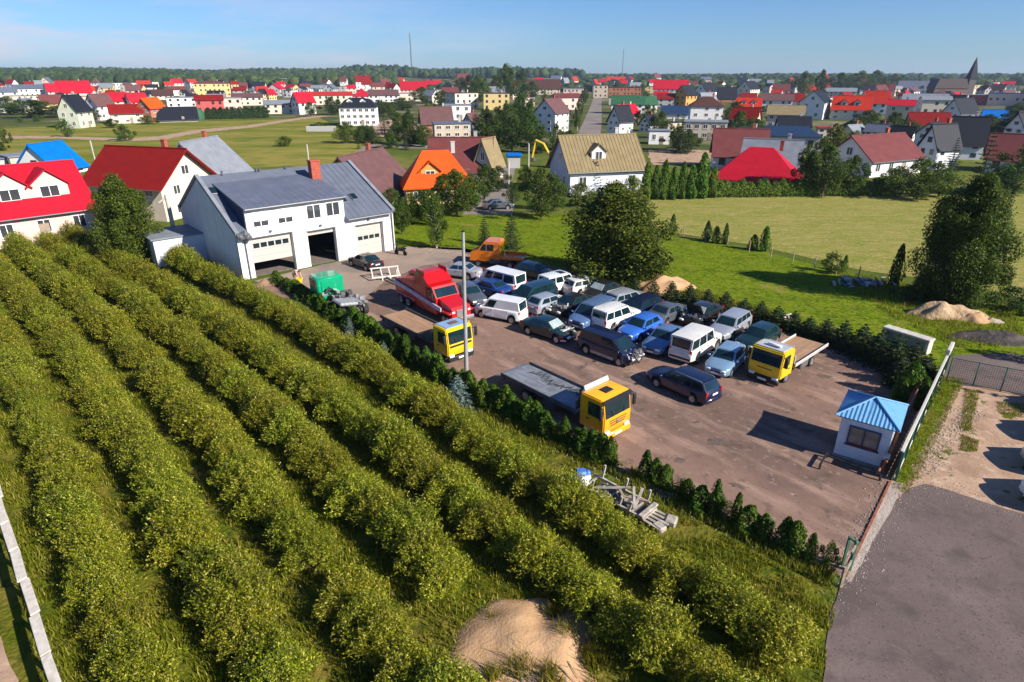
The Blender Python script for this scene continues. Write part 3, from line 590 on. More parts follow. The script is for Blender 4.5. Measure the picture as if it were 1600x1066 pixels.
def car(kind, pt, label, loc, head, group=None, cat='car', name='parked_car', rails=False, roofmat=None, wreck=0, openhood=False, broken=False, strip=None, wcol=None, scale=1.0, spare=False, sunroof=False):
    k = CT[kind]; L, Wd, H, wb, r = k['L'], k['W'], k['H'], k['wb'], k['r']; hw = Wd / 2; g = random.Random(sum(map(ord, label)))
    root = thing(name, label, cat, loc, rad(head), group); root.scale = (scale,) * 3
    sill = .24 if r < .35 else .36; off = -.01 * L; xr_, xf_ = -wb / 2 + off, wb / 2 + off; R = r * 1.2
    xw0, xr0, xr1, xw1 = (k[q] * L for q in ('xw0', 'xr0', 'xr1', 'xw1'))
    def topz(x):
        return float(np.interp(x, [-.5 * L, -.485 * L, xw1, xw0, .44 * L, .49 * L, .5 * L], [k['tail'] - .22, k['tail'] - .04, k['tail'], k['hood'], k['nose'] + .08, k['nose'], k['nose'] - .12]))
    def halfw(x):
        t = x / L
        return hw * (1 - .30 * max(0, (t - .36) / .14) ** 2.2 - .14 * max(0, (-t - .40) / .10) ** 2)
    def botz(x):
        z = sill
        for c in (xr_, xf_):
            if abs(x - c) < R: z = max(z, r + math.sqrt(R * R - (x - c) ** 2))
        if x > .46 * L: z = max(z, sill + .06)
        return z
    xs = {-.5 * L, -.49 * L, -.46 * L, xw1, (xw1 + xw0) / 2, xw0, .40 * L, .44 * L, .47 * L, .49 * L, .5 * L}
    for c in (xr_, xf_):
        for a in (0, 12, 30, 50, 70, 90, 110, 130, 150, 168, 180): xs.add(c + R * math.cos(rad(a)))
        xs |= {c - R - .02, c + R + .02}
    xs = sorted(x for x in xs if -.5 * L <= x <= .5 * L)
    mb = MB(); ring = []
    for x in xs:
        w = halfw(x); zb = botz(x); zt = topz(x); cr = .035 if (x > xw0 or x < xw1) else .0
        h_ = [(.86, zb), (1.0, zb + .10), (1.015, zb + .1 + .55 * (zt - zb - .16)), (.975, zt - .05), (.90, zt), (.5, zt + cr), (0, zt + cr * 1.3)]
        pts = [Vector((x, -a * w, z)) for a, z in h_] + [Vector((x, a * w, z)) for a, z in h_[-2::-1]]
        if wreck and x > .2 * L:
            kf = (x - .2 * L) / (.3 * L)
            for p in pts:
                p.x -= wreck * kf * (.25 + .35 * g.random()); p.z += wreck * kf * g.uniform(-.18, .14); p.y *= 1 + wreck * kf * g.uniform(-.18, .08)
        ring.append(pts)
    n = len(ring[0]); vs = [p for q in ring for p in q]
    for i in range(len(xs) - 1):
        for j in range(n - 1):
            mb.add([], []); 
    fs = [(i * n + j, i * n + j + 1, (i + 1) * n + j + 1, (i + 1) * n + j) for i in range(len(xs) - 1) for j in range(n - 1)]
    mi = [(1 if strip and j in (1, n - 3) and False else 0) for i in range(len(xs) - 1) for j in range(n - 1)]
    mb.v = [tuple(p) for p in vs]; mb.f = fs + [tuple(range(n)), tuple(range((len(xs) - 1) * n, len(xs) * n))]; mb.m = mi + [0, 0]
    # cabin above the belt
    wr = k['wr'] * hw; zr = H - .045
    Bp = lambda x, s: Vector((x, s * .915 * halfw(x), topz(x) - .01)); Rp = lambda x, s: Vector((x, s * wr, zr))
    scr = [Bp(xw0, -1), Bp(xw0, 1), Rp(xr0, 1), Rp(xr0, -1)]; rear = [Bp(xw1, 1), Bp(xw1, -1), Rp(xr1, -1), Rp(xr1, 1)]
    for q, b in ((scr, (.05, 0, .02)), (rear, (-.03, 0, .01))): mb.add(*patch(q, 4, 2, b))
    roof = MB().add(*patch([Rp(xr0, -1), Rp(xr0, 1), Rp(xr1, 1), Rp(xr1, -1)], 6, 6, (0, 0, .055)))
    sides = {}
    for s in (-1, 1):
        q = [Bp(xw0, s), Bp(xw1, s), Rp(xr1, s), Rp(xr0, s)]; sides[s] = q; mb.add(*patch(q, 4, 2, (0, s * .015, 0)))
    if roofmat is None: mb.add(roof.v, roof.f)
    body = mb.obj('body', [pt, M_BLK], root, 38)
    if roofmat is not None: roof.obj('roof', roofmat, root, 38)
    MB().box((off, 0, sill + .16), (L * .93, Wd * .80, .26)).box((xr_ + .0, 0, .5), (R * 2.1, Wd * .76, .4)).box((xf_, 0, .48), (R * 2.1, Wd * .76, .36)).obj('underbody', M_BLK, root)
    # glass
    def curved(name, c, b, parent=root, m=M_GLASS, o=.02):
        v, f = patch(c, 4, 2, b); nn = (c[1] - c[0]).cross(c[3] - c[0]).normalized()
        return MB().add([p + nn * o for p in v], f).obj(name, m, parent, 60)
    gs = curved('windscreen', subquad(scr, .07, .93, .06, .93), (.05, 0, .02)) if not broken else pane('windscreen', subquad(scr, .08, .92, .08, .9), mat('crazed_glass', (0.30, 0.36, 0.36), 0.4, var=0.6, scale=14), root, (1, 0, .5), .05)
    curved('rear_window', subquad(rear, .09, .91, .16, .90), (-.03, 0, .01))
    for s in (-1, 1):
        for (a, b) in k['win']:
            pane('window', subquad(sides[s], a, b, .10, .88), M_GLASS, root, (0, s, .2), .02)
        # doors with handles
        dx = [(xw0 - .12 * L * .4, xw0 - .27 * L), (xw0 - .28 * L, max(xw0 - .50 * L, xr_ + R * .35))]
        for (a, b) in (dx if kind != 'panelvan' else dx[:1]):
            z0, z1 = sill + .17, topz(0) - .07; y = s * hw * 1.012
            d = MB().slab([(a, y + s * .012, z0), (b, y + s * .012, z0), (b, s * (hw * .985 + .012), z1), (a, s * (hw * .985 + .012), z1)][::(1 if s > 0 else -1)], .03).obj('door', pt, root)
            MB().cbox((b + .16, y + s * .02, z1 - .10), (.17, .035, .035), .01).obj('handle', M_BLK, d)
        if strip: MB().cbox(((xr_ + xf_) / 2, s * hw * 1.02, sill + .17), (wb - 2.1 * R, .03, .22), .01).obj('trim', strip, root)
        wx = .78 * hw
        if not (wreck > .5 and s > 0):
            MB().cbox((.485 * L - .0, s * .62 * hw * .9, k['nose'] - .09), (.16, .36, .16), .04).obj('headlight', M_LAMP, root, 40)
        MB().cbox((-.488 * L, s * .80 * hw, k['tail'] - .17), (.08, .17, .30 if kind not in ('wagon', 'suv', 'minivan') else .42), .02).obj('tail_light', M_TAIL, root)
        m_ = MB().cbox((xw0 - .10, s * (hw + .10), topz(xw0) + .07), (.10, .20, .14), .03).obj('mirror', pt, root, 40)
        for c in (xr_, xf_):
            wh = wheel(root, c, s * (hw - .10), r, .19)
    if rails:
        for s in (-1, 1):
            MB().tube([(xr0 - .15, s * wr * .93, H - .03), (xr0 - .25, s * wr * .93, H + .03), (xr1 + .15, s * wr * .93, H + .03), (xr1 + .05, s * wr * .93, H - .03)], .02, 6).obj('roof_rail', M_STEEL, root, 60)
    if sunroof: MB().cbox((xr0 - .55, 0, H + .005), (.62, .8, .03), .01).obj('sunroof', M_GLASS, root)
    if not wreck: MB().cbox((.497 * L, 0, k['nose'] - .2), (.05, .62, .13), .015).obj('grille', M_BLK, root)
    MB().cbox((.485 * L - wreck * .35, 0, sill + .17), (.14, Wd * .80, .20), .05).obj('bumper', pt if kind not in ('bigsuv', 'panelvan') else M_BLK, root, 40)
    MB().cbox((-.49 * L, 0, sill + .18), (.14, Wd * .84, .20), .05).obj('bumper', pt if kind not in ('bigsuv',) else M_BLK, root, 40)
    MB().box((-.507 * L, 0, .78 if kind not in ('sedan',) else .72), (.02, .50, .11)).obj('number_plate', M_PLATE, root)
    if not wreck: MB().box((.507 * L, 0, .42), (.03, .50, .11)).obj('number_plate', M_PLATE, root)
    if spare: wheel_t = MB().lathe([(.05, -.1), (.33, -.1), (.36, 0), (.33, .1), (.05, .1)], 16, 'X', (-.52 * L, 0, .95)).obj('spare_wheel', M_TYRE, root)
    if openhood or wreck:
        e = MB()
        for i in range(26):
            e.box((xw0 + .12 + g.uniform(0, .26) * L * .8 - wreck * .2, g.uniform(-.75, .75) * hw, g.uniform(.62, .98)), (g.uniform(.06, .3), g.uniform(.06, .3), g.uniform(.05, .22)), M=Matrix.Rotation(g.uniform(0, 3), 3, (g.random(), g.random(), 1)), mi=0 if i % 4 else 1)
        for i in range(6): e.tube([(xw0 + .2 + g.uniform(0, .9), g.uniform(-.6, .6), g.uniform(.75, 1.0)) for _ in range(3)], .02, 5, mi=1)
        tag(e.obj('engine', [M_ENG, M_STEEL], root), kind='stuff')
    if openhood:
        a = rad(58); q = [(xw0 + .05, -hw * .8, k['hood'] + .03), (xw0 + .05, hw * .8, k['hood'] + .03), (xw0 + .05 + .95 * math.cos(a), hw * .72, k['hood'] + .03 + .95 * math.sin(a)), (xw0 + .05 + .95 * math.cos(a), -hw * .72, k['hood'] + .03 + .95 * math.sin(a))]
        MB().slab(q, .03).obj('bonnet', pt, root)
    if wreck > .6:
        e = MB()
        for i in range(14):
            e.box((.40 * L + g.uniform(-.25, .25), g.uniform(-1, 1) * hw, g.uniform(.12, .85)), (g.uniform(.1, .45), g.uniform(.03, .12), g.uniform(.05, .3)), M=Matrix.Rotation(g.uniform(0, 3), 3, (g.random(), g.random(), g.random() + .1)), mi=i % 3)
        tag(e.obj('torn_bumper', [M_PLATE, pt, M_TAIL], root), kind='stuff')
    return root

def fit(box, L, Wd, H, head):
    """ground point where a body of this size fills the pixel box"""
    p = at((box[0] + box[2]) / 2, (box[1] + box[3]) / 2 + .25 * (box[3] - box[1])); u = dirv(head); w = Vector((-u.y, u.x, 0))
    for _ in range(12):
        qs = [pix(p + u * a * L / 2 + w * b * Wd / 2 * (1 if z == 0 else .85) + Vector((0, 0, z))) for a in (-1, 1) for b in (-1, 1) for z in (0.1, H * .8)] + [pix(p + u * a * L * .3 + Vector((0, 0, H))) for a in (-1, 1)]
        cx = (min(q[0] for q in qs) + max(q[0] for q in qs)) / 2; cy = (min(q[1] for q in qs) + max(q[1] for q in qs)) / 2
        c = pix(p); p = at(c[0] + (box[0] + box[2]) / 2 - cx, c[1] + (box[1] + box[3]) / 2 - cy)
    return p
CARLOG = []; CS = 0.92
def place(kind, pt, label, box, head, group='cars parked in the yard', **kw):
    k = CT[kind]; p = fit(box, k['L'] * CS, k['W'] * CS, k['H'] * CS, head); kw.setdefault('scale', CS)
    u = dirv(head); w = Vector((-u.y, u.x, 0)); xs_ = [pix(p + u * a * k['L'] / 2 + w * b * k['W'] / 2)[0] for a in (-1, 1) for b in (-1, 1)]
    CARLOG.append((label[:30], tuple(round(q, 1) for q in p[:2]), round((max(xs_) - min(xs_)) / (box[2] - box[0]), 2)))
    return car(kind, pt, label, p, head, group, **kw)

NE, SW, SE, NW = 52, 232, -50, 130        # headings in the yard: away to the right, towards us left, towards us right, away left
place('sedan', P_SILVER, 'silver white saloon behind the red lorry, nose to the garage', (688, 408, 745, 438), 158)
place('van', P_WHITE, 'white passenger van with side windows beside the silver saloon', (750, 416, 817, 462), 140, cat='van', name='passenger_van')
place('hatch', P_TEAL, 'dark teal car under the pine tree beside the orange pickup', (808, 408, 866, 441), -38)
place('suv', P_WHITE, 'white off-road car with sunroof and red lamps below the pine tree', (848, 423, 903, 462), 38, sunroof=True)
place('wagon', P_CREAM, 'white estate car next to the white off-road car with sunroof', (889, 432, 944, 460), 33)
place('hatch', P_GREY, 'dark grey car beside the front of the red lorry', (712, 441, 758, 480), -62)
place('sedan', P_MBLUE, 'blue saloon with pale framed rear window behind the white panel van', (736, 434, 792, 466), 140)
place('minivan', P_TEAL, 'teal grey car between the white passenger van and the white panel van', (800, 443, 862, 481), 222)
place('panelvan', P_WHITE, 'white panel van without rear side windows, nose to the red lorry', (741, 460, 824, 506), 152, cat='van', name='panel_van')
place('hatch', P_SILVER, 'silver hatchback seen from behind right of the white panel van', (821, 453, 892, 494), 42)
place('sedan', P_BLACK, 'black wrecked car with torn front behind the dark green saloon', (858, 459, 926, 494), 225, wreck=.5, openhood=False)
place('sedan', P_DGREEN, 'dark green saloon with crushed nose and broken windscreen', (818, 488, 900, 540), -40, wreck=.7, broken=True)
place('minivan', P_SBLUE, 'steel blue people carrier facing the dark green saloon', (889, 466, 962, 516), 230)
place('suv', P_WHITE, 'white off-road car with roof rails and a large rear window amid the rows', (925, 473, 1000, 518), 42, rails=True)
place('sedan', P_BLACK, 'black saloon with broken windscreen near the white estate car', (914, 440, 966, 470), 222, broken=True)
place('wagon', P_SILVER, 'silver estate car with roof rails in front of the sand heap', (944, 451, 1014, 484), 38, rails=True)
place('wagon', P_NAVY, 'navy estate car with open tailgate beside the silver estate with roof rails', (966, 466, 1028, 498), 222)
place('sedan', P_GREY, 'dark grey saloon with red tail lamps in the back row by the spruces', (1020, 471, 1069, 507), 42)
place('sedan', P_BLACK, 'burnt out black wreck with raised bonnet in the back row', (1062, 475, 1128, 507), 225, wreck=.6, openhood=True, broken=True)
place('minivan', P_NAVY, 'navy people carrier with grey door trim and smashed front', (902, 512, 1010, 575), -46, strip=M_STEEL, wreck=.8)
place('hatch', P_BLUE, 'bright blue car wedged between the wrecked people carrier and the steel blue saloon', (968, 494, 1032, 530), 225)
place('sedan', P_SBLUE, 'pale blue saloon facing us beside the boxy white off-road car', (1001, 503, 1074, 558), 232)
place('bigsuv', P_CREAM, 'large boxy white off-road car seen from behind', (1044, 503, 1131, 571), 48)
place('wagon', P_SILVER, 'grey estate car behind the boxy white off-road car', (1109, 488, 1170, 530), 228)
place('hatch', P_LBLUE, 'light blue hatchback facing us beside the yellow recovery truck', (1099, 533, 1170, 593), 232)
place('hatch', P_DGREEN, 'dark green hatchback with lime strip behind the yellow recovery truck', (1151, 508, 1217, 548), 222, strip=None)
place('wagon', P_NAVY, 'dark navy estate car with roof rail parked alone in the open yard', (1010, 567, 1127, 630), 128.5, rails=True)
place('sedan', P_BLACK, 'black car at the right hand garage door', (536, 393, 606, 424), 135)
place('hatch', P_BLACK, 'dark car parked on the village road near the concrete wall', (478, 192, 506, 202), 5, group=None)
place('sedan', P_GREY, 'dark car standing on the lane below the maroon roofed farmhouse', (758, 309, 798, 330), 15, group=None)

# cars at the edge of the sandy drive: bonnets only just in the frame
for i, (px, py, pt, lb) in enumerate([(1652, 640, P_GREY, 'grey car on the sandy drive nearest the mesh gate'), (1650, 682, P_BLACK, 'black car on the sandy drive beside the grey one'), (1640, 730, P_SILVER, 'silver car on the sandy drive with bonnet showing'), (1646, 786, P_WHITE, 'white car on the sandy drive at the asphalt edge')]):
    car('suv', pt, lb, at(px + 40, py + 8), 176, 'cars on the sandy drive', scale=.95)

# ------------------------------------------------------------------ lorries
def cab_over(root, x1, cl, Wd, zb, H, pt, rake=.14, wz=.43, glassm=None, winname='side_window'):
    """tilt cab whose front is at x1; returns its windscreen quad"""
    x0 = x1 - cl; zw = zb + (H - zb) * wz
    prof = [(x0, zb), (x0, H - .12), (x0 + .12, H), (x1 - rake - .12, H), (x1 - rake, H - .08), (x1, zw), (x1 + .01, zb + .1), (x1 - .06, zb)]
    m = MB().prism(prof, -Wd / 2, Wd / 2); bm = bmesh.new(); me = m.mesh('cab', pt); bm.from_mesh(me)
    bmesh.ops.bevel(bm, geom=[e for e in bm.edges if len(e.link_faces) == 2 and e.calc_face_angle(0) > .5], offset=.06, segments=2, affect='EDGES'); bm.to_mesh(me); bm.free()
    me.polygons.foreach_set('use_smooth', [True] * len(me.polygons)); me.set_sharp_from_angle(angle=rad(40))
    cab = link('cab', me, root)
    q = [(x1, -Wd / 2, zw), (x1, Wd / 2, zw), (x1 - rake, Wd / 2, H - .08), (x1 - rake, -Wd / 2, H - .08)]
    ws = pane('windscreen', subquad(q, .06, .94, .06, .88), M_GLASS, root, (1, 0, .2), .02)
    for s in (-1, 1):
        sq = [(x1 - .1 - rake * .4, s * Wd / 2, zw + .02), (x0 + .35 * cl, s * Wd / 2, zw + .02), (x0 + .35 * cl, s * Wd / 2, H - .28), (x1 - rake - .16, s * Wd / 2, H - .28)]
        pane(winname, sq, M_GLASS, root, (0, s, 0), .015)
        dq = [(x1 - .14, s * Wd / 2, zb + .2), (x0 + .30 * cl, s * Wd / 2, zb + .2), (x0 + .30 * cl, s * Wd / 2, zw - .05), (x1 - .14, s * Wd / 2, zw - .05)]
        d = pane('door', dq, pt, root, (0, s, 0), .02)
        MB().cbox((x0 + .36 * cl, s * (Wd / 2 + .03), zw - .2), (.2, .04, .05), .01).obj('handle', M_BLK, d)
        mr = MB().cbox((x1 - .02, s * (Wd / 2 + .22), zw + .45), (.14, .2, .62), .04).bar((x1 - .1, s * Wd / 2, zw + .7), (x1 - .02, s * (Wd / 2 + .2), zw + .7), .04).obj('mirror', M_BLK, root, 40)
        wp = MB().bar((x1 + .03, s * .2 * Wd, zw + .07), (x1 - rake * .4 + .03, s * .38 * Wd - .3 * s, zw + .40), .025).obj('wiper', M_BLK, root)
    return zw
def chassis(root, x0, x1, Wd, z=.75):
    m = MB()
    for s in (-1, 1): m.box(((x0 + x1) / 2, s * .42, z), (x1 - x0, .09, .24))
    for i in range(6): m.box((x0 + (x1 - x0) * (i + .5) / 6, 0, z), (.1, .84, .16))
    m.cbox(((x0 + x1) / 2 + .2, .85, z - .12), (1.0, .5, .45), .06).cbox(((x0 + x1) / 2, -.85, z - .12), (.8, .5, .45), .06)
    return m.obj('chassis', M_CHASSIS, root)
def recovery_truck(label, front, head, pt, L=8.2, Wd=2.4, cl=2.0, H=3.0, zb=.62, bedz=1.08, bedm=None, bedlen=None, railm=None, r=.46, name='recovery_truck', slope=0.0, roofm=None):
    u = dirv(head); root = thing(name, label, 'truck', front - u * L / 2, rad(head), 'recovery trucks in the yard')
    x1 = L / 2; x0 = -L / 2; chassis(root, x0 + .3, x1 - .3, Wd)
    zw = cab_over(root, x1, cl, Wd, zb, H, pt)
    bl = bedlen or (L - cl - .25); bx1 = x1 - cl - .2; bx0 = bx1 - bl
    MB().cbox(((bx0 + bx1) / 2, 0, bedz - .06), (bl, Wd + .08, .12), .02).obj('bed', bedm or M_RUSTBED, root)
    for s in (-1, 1): MB().cbox(((bx0 + bx1) / 2, s * (Wd / 2 + .06), bedz + .04), (bl, .07, .22), .02).obj('bed_rail', railm or M_STEEL, root)
    hb = MB(); hb.cbox((bx1 - .05, 0, bedz + .35), (.08, Wd, .5), .02).box((bx1 - .05, -Wd * .35, bedz + .8), (.07, .07, .6)).box((bx1 - .05, Wd * .35, bedz + .8), (.07, .07, .6)).box((bx1 - .05, 0, bedz + 1.1), (.07, Wd * .78, .07)); hb.obj('headboard', railm or M_STEEL, root)
    wn = MB().cbox((bx1 - .4, 0, bedz + .15), (.35, .6, .3), .05).obj('winch', M_CHASSIS, root)
    for s in (-1, 1):
        wheel(root, x1 - 1.0, s * (Wd / 2 - .17), r, .28)
        wheel(root, x0 + 2.0, s * (Wd / 2 - .20), r, .42)
        MB().cbox((x0 + 2.0, s * (Wd / 2 - .2), r * 2 + .06), (r * 2.5, .46, .05), .02).obj('mudguard', M_BLK, root)
        MB().cbox((x1 + .01, s * Wd * .36, zb + .02), (.1, .38, .2), .04).obj('headlight', M_LAMP, root, 40)
        MB().cbox((x0 + .1, s * Wd * .4, bedz - .28), (.06, .35, .14), .02).obj('tail_light', M_TAIL, root)
    MB().cbox((x1 - .02, 0, zb - .18), (.22, Wd * .98, .34), .06).obj('bumper', M_BLK if pt is P_YELLOW else pt, root, 40)
    MB().box((x1 + .10, 0, zb - .16), (.02, .52, .12)).obj('number_plate', M_PLATE, root)
    return root, dict(x0=x0, x1=x1, zw=zw, zb=zb, bx0=bx0, bx1=bx1, bedz=bedz, H=H, W=Wd, cl=cl)

# amber lorry with the grey bed, nearest
T, d = recovery_truck('amber yellow flatbed recovery lorry with scuffed grey bed, nearest the orchard', at(963, 681), SE + 2, P_AMBER, L=7.5, Wd=2.08, cl=1.6, H=2.22, zb=.42, bedm=M_ALUBED, railm=M_CHASSIS, bedz=1.0, r=.4)
x1, zw, H_ = d['x1'], d['zw'], d['H']
MB().cbox((x1 - .85, .05, H_ + .02), (.48, .58, .06), .02).obj('roof_hatch', M_BLK, T)
MB().cbox((x1 - 1.55, .1, H_ + .10), (.10, 1.8, .26), .03, M=Matrix.Rotation(rad(-25), 3, 'Y')).obj('roof_spoiler', mat('pale_grey_panel', (.5, .52, .56), .5), T)
MB().slab([(x1 - .18, -1.05, H_ - .05), (x1 + .06, -1.05, H_ - .14), (x1 + .06, 1.05, H_ - .14), (x1 - .18, 1.05, H_ - .05)][::-1], .03).obj('sun_visor', M_BLK, T)
for i in range(3): MB().cbox((x1 + .015, 0, zw - .16 - i * .13), (.03, 1.3 - .1 * i, .045), .01).obj('grille_slot', M_BLK, T)
MB().lathe([(.0001, .03), (.09, .03), (.11, .0)], 16, 'X', (x1 + .03, 0, zw - .30)).obj('badge', M_RIM, T)
mk = MB(); g = random.Random(4)
for i in range(30):
    x = d['bx0'] + .9 + i * .135; y = .42 + .18 * math.sin(i * .35) ; a = 1.05 + g.uniform(-.35, .35)
    mk.box((x, y + g.uniform(-.08, .08), d['bedz'] + .004 + .0006 * i), (.62 * g.uniform(.6, 1.1), .075, .002), rz=a + (.5 if i % 3 == 0 else 0))
mk.obj('tyre_marks', M_TYREMARK, T)
rp = MB().slab([(d['bx0'] + .02, -1.1, d['bedz'] - .02), (d['bx0'] + .02, 1.1, d['bedz'] - .02), (d['bx0'] - .55, 1.1, d['bedz'] - .22), (d['bx0'] - .55, -1.1, d['bedz'] - .22)], .05).obj('ramp', M_STEEL, T)
# yellow lorry by the light pole
T, d = recovery_truck('yellow recovery lorry with blue glazed cab roof behind the hedge at the light pole', at(721, 562), SE + 2, P_YELLOW, L=7.9, Wd=2.0, cl=1.55, H=2.2, zb=.42, bedm=M_RUSTBED, railm=M_CHASSIS, bedz=.95, r=.4)
x1, zw, H_ = d['x1'], d['zw'], d['H']
MB().cbox((x1 - .85, 0, H_ + .02), (1.15, 1.7, .05), .02).obj('roof_panel', mat('blue_grey_panel', (.22, .34, .52), .3), T)
MB().cbox((x1 - .82, .05, H_ + .06), (.45, .65, .05), .02).obj('roof_hatch', mat('brown_hatch', (.16, .09, .07), .5), T)
MB().cbox((x1 - .85, .9, H_ + .05), (1.2, .1, .12), .03).obj('roof_spoiler', P_YELLOW, T)
MB().cbox((x1 + .0, 0, zw - .12), (.06, 1.7, .14), .02).obj('grille', M_BLK, T)
MB().prism([(d['bx1'] - 1.5, d['bedz'] + .0), (d['bx1'] - .1, d['bedz'] + .0), (d['bx1'] - .1, d['bedz'] + .8)], -1.06, -1.0).obj('side_board', M_CHASSIS, T)
# yellow lorry by the spruces
T, d = recovery_truck('yellow recovery truck with brown plank bed parked below the back hedge', at(1190, 598), 222.5, P_YELLOW, L=6.3, Wd=1.95, cl=1.5, H=2.12, zb=.45, bedm=M_RUSTBED, railm=mat('pale_rail', (.55, .53, .5), .5, .3), bedz=.88, r=.36)
x1, zw, H_ = d['x1'], d['zw'], d['H']
MB().cbox((x1 - .8, 0, H_ + .01), (1.1, 1.7, .05), .02).obj('roof_panel', mat('grey_panel', (.36, .38, .42), .5), T)
MB().cbox((x1 - .65, .1, H_ + .13), (.24, .8, .14), .04).obj('beacon_bar', P_WHITE, T, 40)
MB().cbox((x1 + .0, 0, zw - .22), (.05, .9, .06), .02).obj('grille', M_BLK, T)

# red bonneted lorry
u = dirv(SE - 1); fr = at(722, 508)
T = thing('bonneted_lorry', 'red bonneted lorry with tall sleeper cab and maroon tow body', 'truck', fr - u * 4.3 * .88, rad(SE - 1), None); T.scale = (.88, .88, .86)
chassis(T, -4.2, 4.1, 2.4)
hood = MB().prism([(2.3, .75), (2.3, 2.0), (4.1, 1.62), (4.28, 1.4), (4.3, .75)], -.9, .9); hood.obj('bonnet', P_RED, T, 30)
cabp = MB().prism([(.9, .75), (.9, 2.9), (1.75, 2.85), (2.35, 1.98), (2.4, .75)], -1.15, 1.15); cabp.obj('cab', P_RED, T, 30)
pane('windscreen', subquad([(2.36, -1.1, 2.0), (2.36, 1.1, 2.0), (1.76, 1.1, 2.84), (1.76, -1.1, 2.84)], .04, .96, .06, .82), M_GLASS, T, (1, 0, .6), .02)
sl = MB().prism([(-.9, .75), (-.9, 3.55), (-.5, 3.75), (.3, 3.7), (1.3, 3.0), (.95, 2.7), (.95, .75)], -1.2, 1.2); sl.obj('sleeper', P_RED, T, 30)
for s in (-1, 1):
    pane('side_window', [(1.1, s * 1.15, 2.0), (2.2, s * 1.15, 2.0), (1.75, s * 1.15, 2.68), (1.1, s * 1.15, 2.68)], M_GLASS, T, (0, s, 0), .015)
    MB().cbox((.0, s * 1.1, 3.5), (1.3, .1, .9), .04).obj('roof_fin', P_RED, T)
    MB().cbox((3.5, s * .98, 1.15), (1.5, .5, .22), .08).obj('mudguard', P_RED, T, 40)
    wheel(T, 3.4, s * 1.0, .48, .3); wheel(T, -2.2, s * .98, .48, .5); wheel(T, -3.4, s * .98, .48, .5)
    MB().cbox((4.2, s * .75, 1.25), (.2, .34, .26), .06).obj('headlight', M_LAMP, T, 40)
    MB().cbox((2.2, s * 1.42, 2.3), (.14, .2, .5), .04).obj('mirror', M_BLK, T)
MB().cbox((.5, 0, 3.42), (.8, 1.6, .1), .04, M=Matrix.Rotation(rad(33), 3, 'Y')).obj('roof_panel', P_WHITE, T)
MB().cbox((4.32, 0, 1.1), (.06, 1.0, .6), .02).obj('grille', M_RIM, T); MB().cbox((4.36, 0, .62), (.2, 2.3, .3), .06).obj('bumper', M_STEEL, T)
P_MAROON = paint('maroon', (.30, .006, .02))
MB().prism([(-4.4, .7), (-4.4, 2.2), (-3.4, 2.45), (-1.0, 2.85), (-1.0, .7)], -1.16, 1.16).obj('tow_body', P_RED, T); MB().cbox((.75, -1.16, 1.0), (3.3, .1, .85), .03).obj('side_skirt', P_RED, T)
MB().cbox((-2.65, -1.18, .95), (3.2, .05, .07), .02).obj('trim', mat('lilac_stripe', (.42, .42, .55), .4), T)
MB().cbox((-2.4, .3, 2.75), (2.6, .5, .3), .06).cbox((-3.6, .3, 2.6), (1.2, .4, .35), .05, M=Matrix.Rotation(rad(-14), 3, 'Y')).obj('tow_boom', P_RED, T)
MB().cbox((-1.1, 0, 2.2), (.1, 2.2, .9), .03).obj('headboard', P_RED, T)
MB().bar((-4.4, -1.27, 1.95), (3.2, -1.27, 1.3), .12, .34).obj('side_rail', mat('lilac_rail', (.46, .46, .6), .45, .3, var=.3, scale=3), T)

# orange pickup lorry
T = thing('orange_pickup', 'orange crew cab pickup lorry with low flatbed under the small spruces', 'truck', at(776, 414), rad(166), None); T.scale = (.9,) * 3
chassis(T, -2.9, 2.4, 2.0)
MB().prism([(-.6, .6), (-.6, 2.55), (-.4, 2.68), (1.0, 2.68), (1.75, 1.75), (2.5, 1.5), (2.62, .6)], -1.0, 1.0).obj('cab', P_ORANGE, T, 28)
pane('windscreen', subquad([(1.77, -1, 1.76), (1.77, 1, 1.76), (1.03, 1, 2.66), (1.03, -1, 2.66)], .06, .94, .06, .9), M_GLASS, T, (1, 0, .7), .02)
for s in (-1, 1):
    for (a, b) in ((1.5, .85), (.75, .05)): pane('side_window', [(a, s, 1.72), (b, s, 1.72), (b, s, 2.4), (min(a, 1.15), s, 2.4)], M_GLASS, T, (0, s, 0), .015)
    wheel(T, 1.75, s * .9, .36, .24); wheel(T, -1.7, s * .88, .36, .36)
    MB().cbox((2.58, s * .72, 1.2), (.1, .35, .22), .04).obj('headlight', M_LAMP, T)
MB().cbox((-1.85, 0, .95), (2.35, 2.1, .12), .03).obj('bed', P_ORANGE, T)
for s in (-1, 1): MB().cbox((-1.85, s * 1.04, 1.1), (2.35, .06, .3), .02).obj('side_board', P_ORANGE, T)
MB().cbox((2.62, 0, .55), (.2, 1.9, .3), .05).obj('bumper', M_BLK, T)

# stripped green lorry
T = thing('stripped_lorry', 'stripped lorry with emerald green cab shell and bare grey chassis', 'truck', at(538, 484), rad(SE + 178), None); T.scale = (.92,) * 3
MB().cbox((3.0, .1, 1.35), (1.9, 2.35, 2.0), .14).obj('cab', P_GREEN, T, 40)
MB().cbox((2.03, .1, 1.5), (.06, 1.7, 1.2), .03).obj('rear_panel', P_GREEN, T)
for s in (-1, 1): MB().cbox((3.2, .1 + s * 1.19, 1.75), (.9, .04, .65), .015).obj('side_window', M_GLASS, T)
chassis(T, -2.6, 2.2, 2.2, .7)
e = MB(); g = random.Random(9)
for i in range(46):
    e.box((g.uniform(-2.7, 1.9), g.uniform(-1.1, 1.1), g.uniform(.5, 1.25)), (g.uniform(.1, .6), g.uniform(.1, .5), g.uniform(.08, .4)), M=Matrix.Rotation(g.uniform(-.6, .6), 3, (g.random(), g.random(), 1)), mi=i % 3)
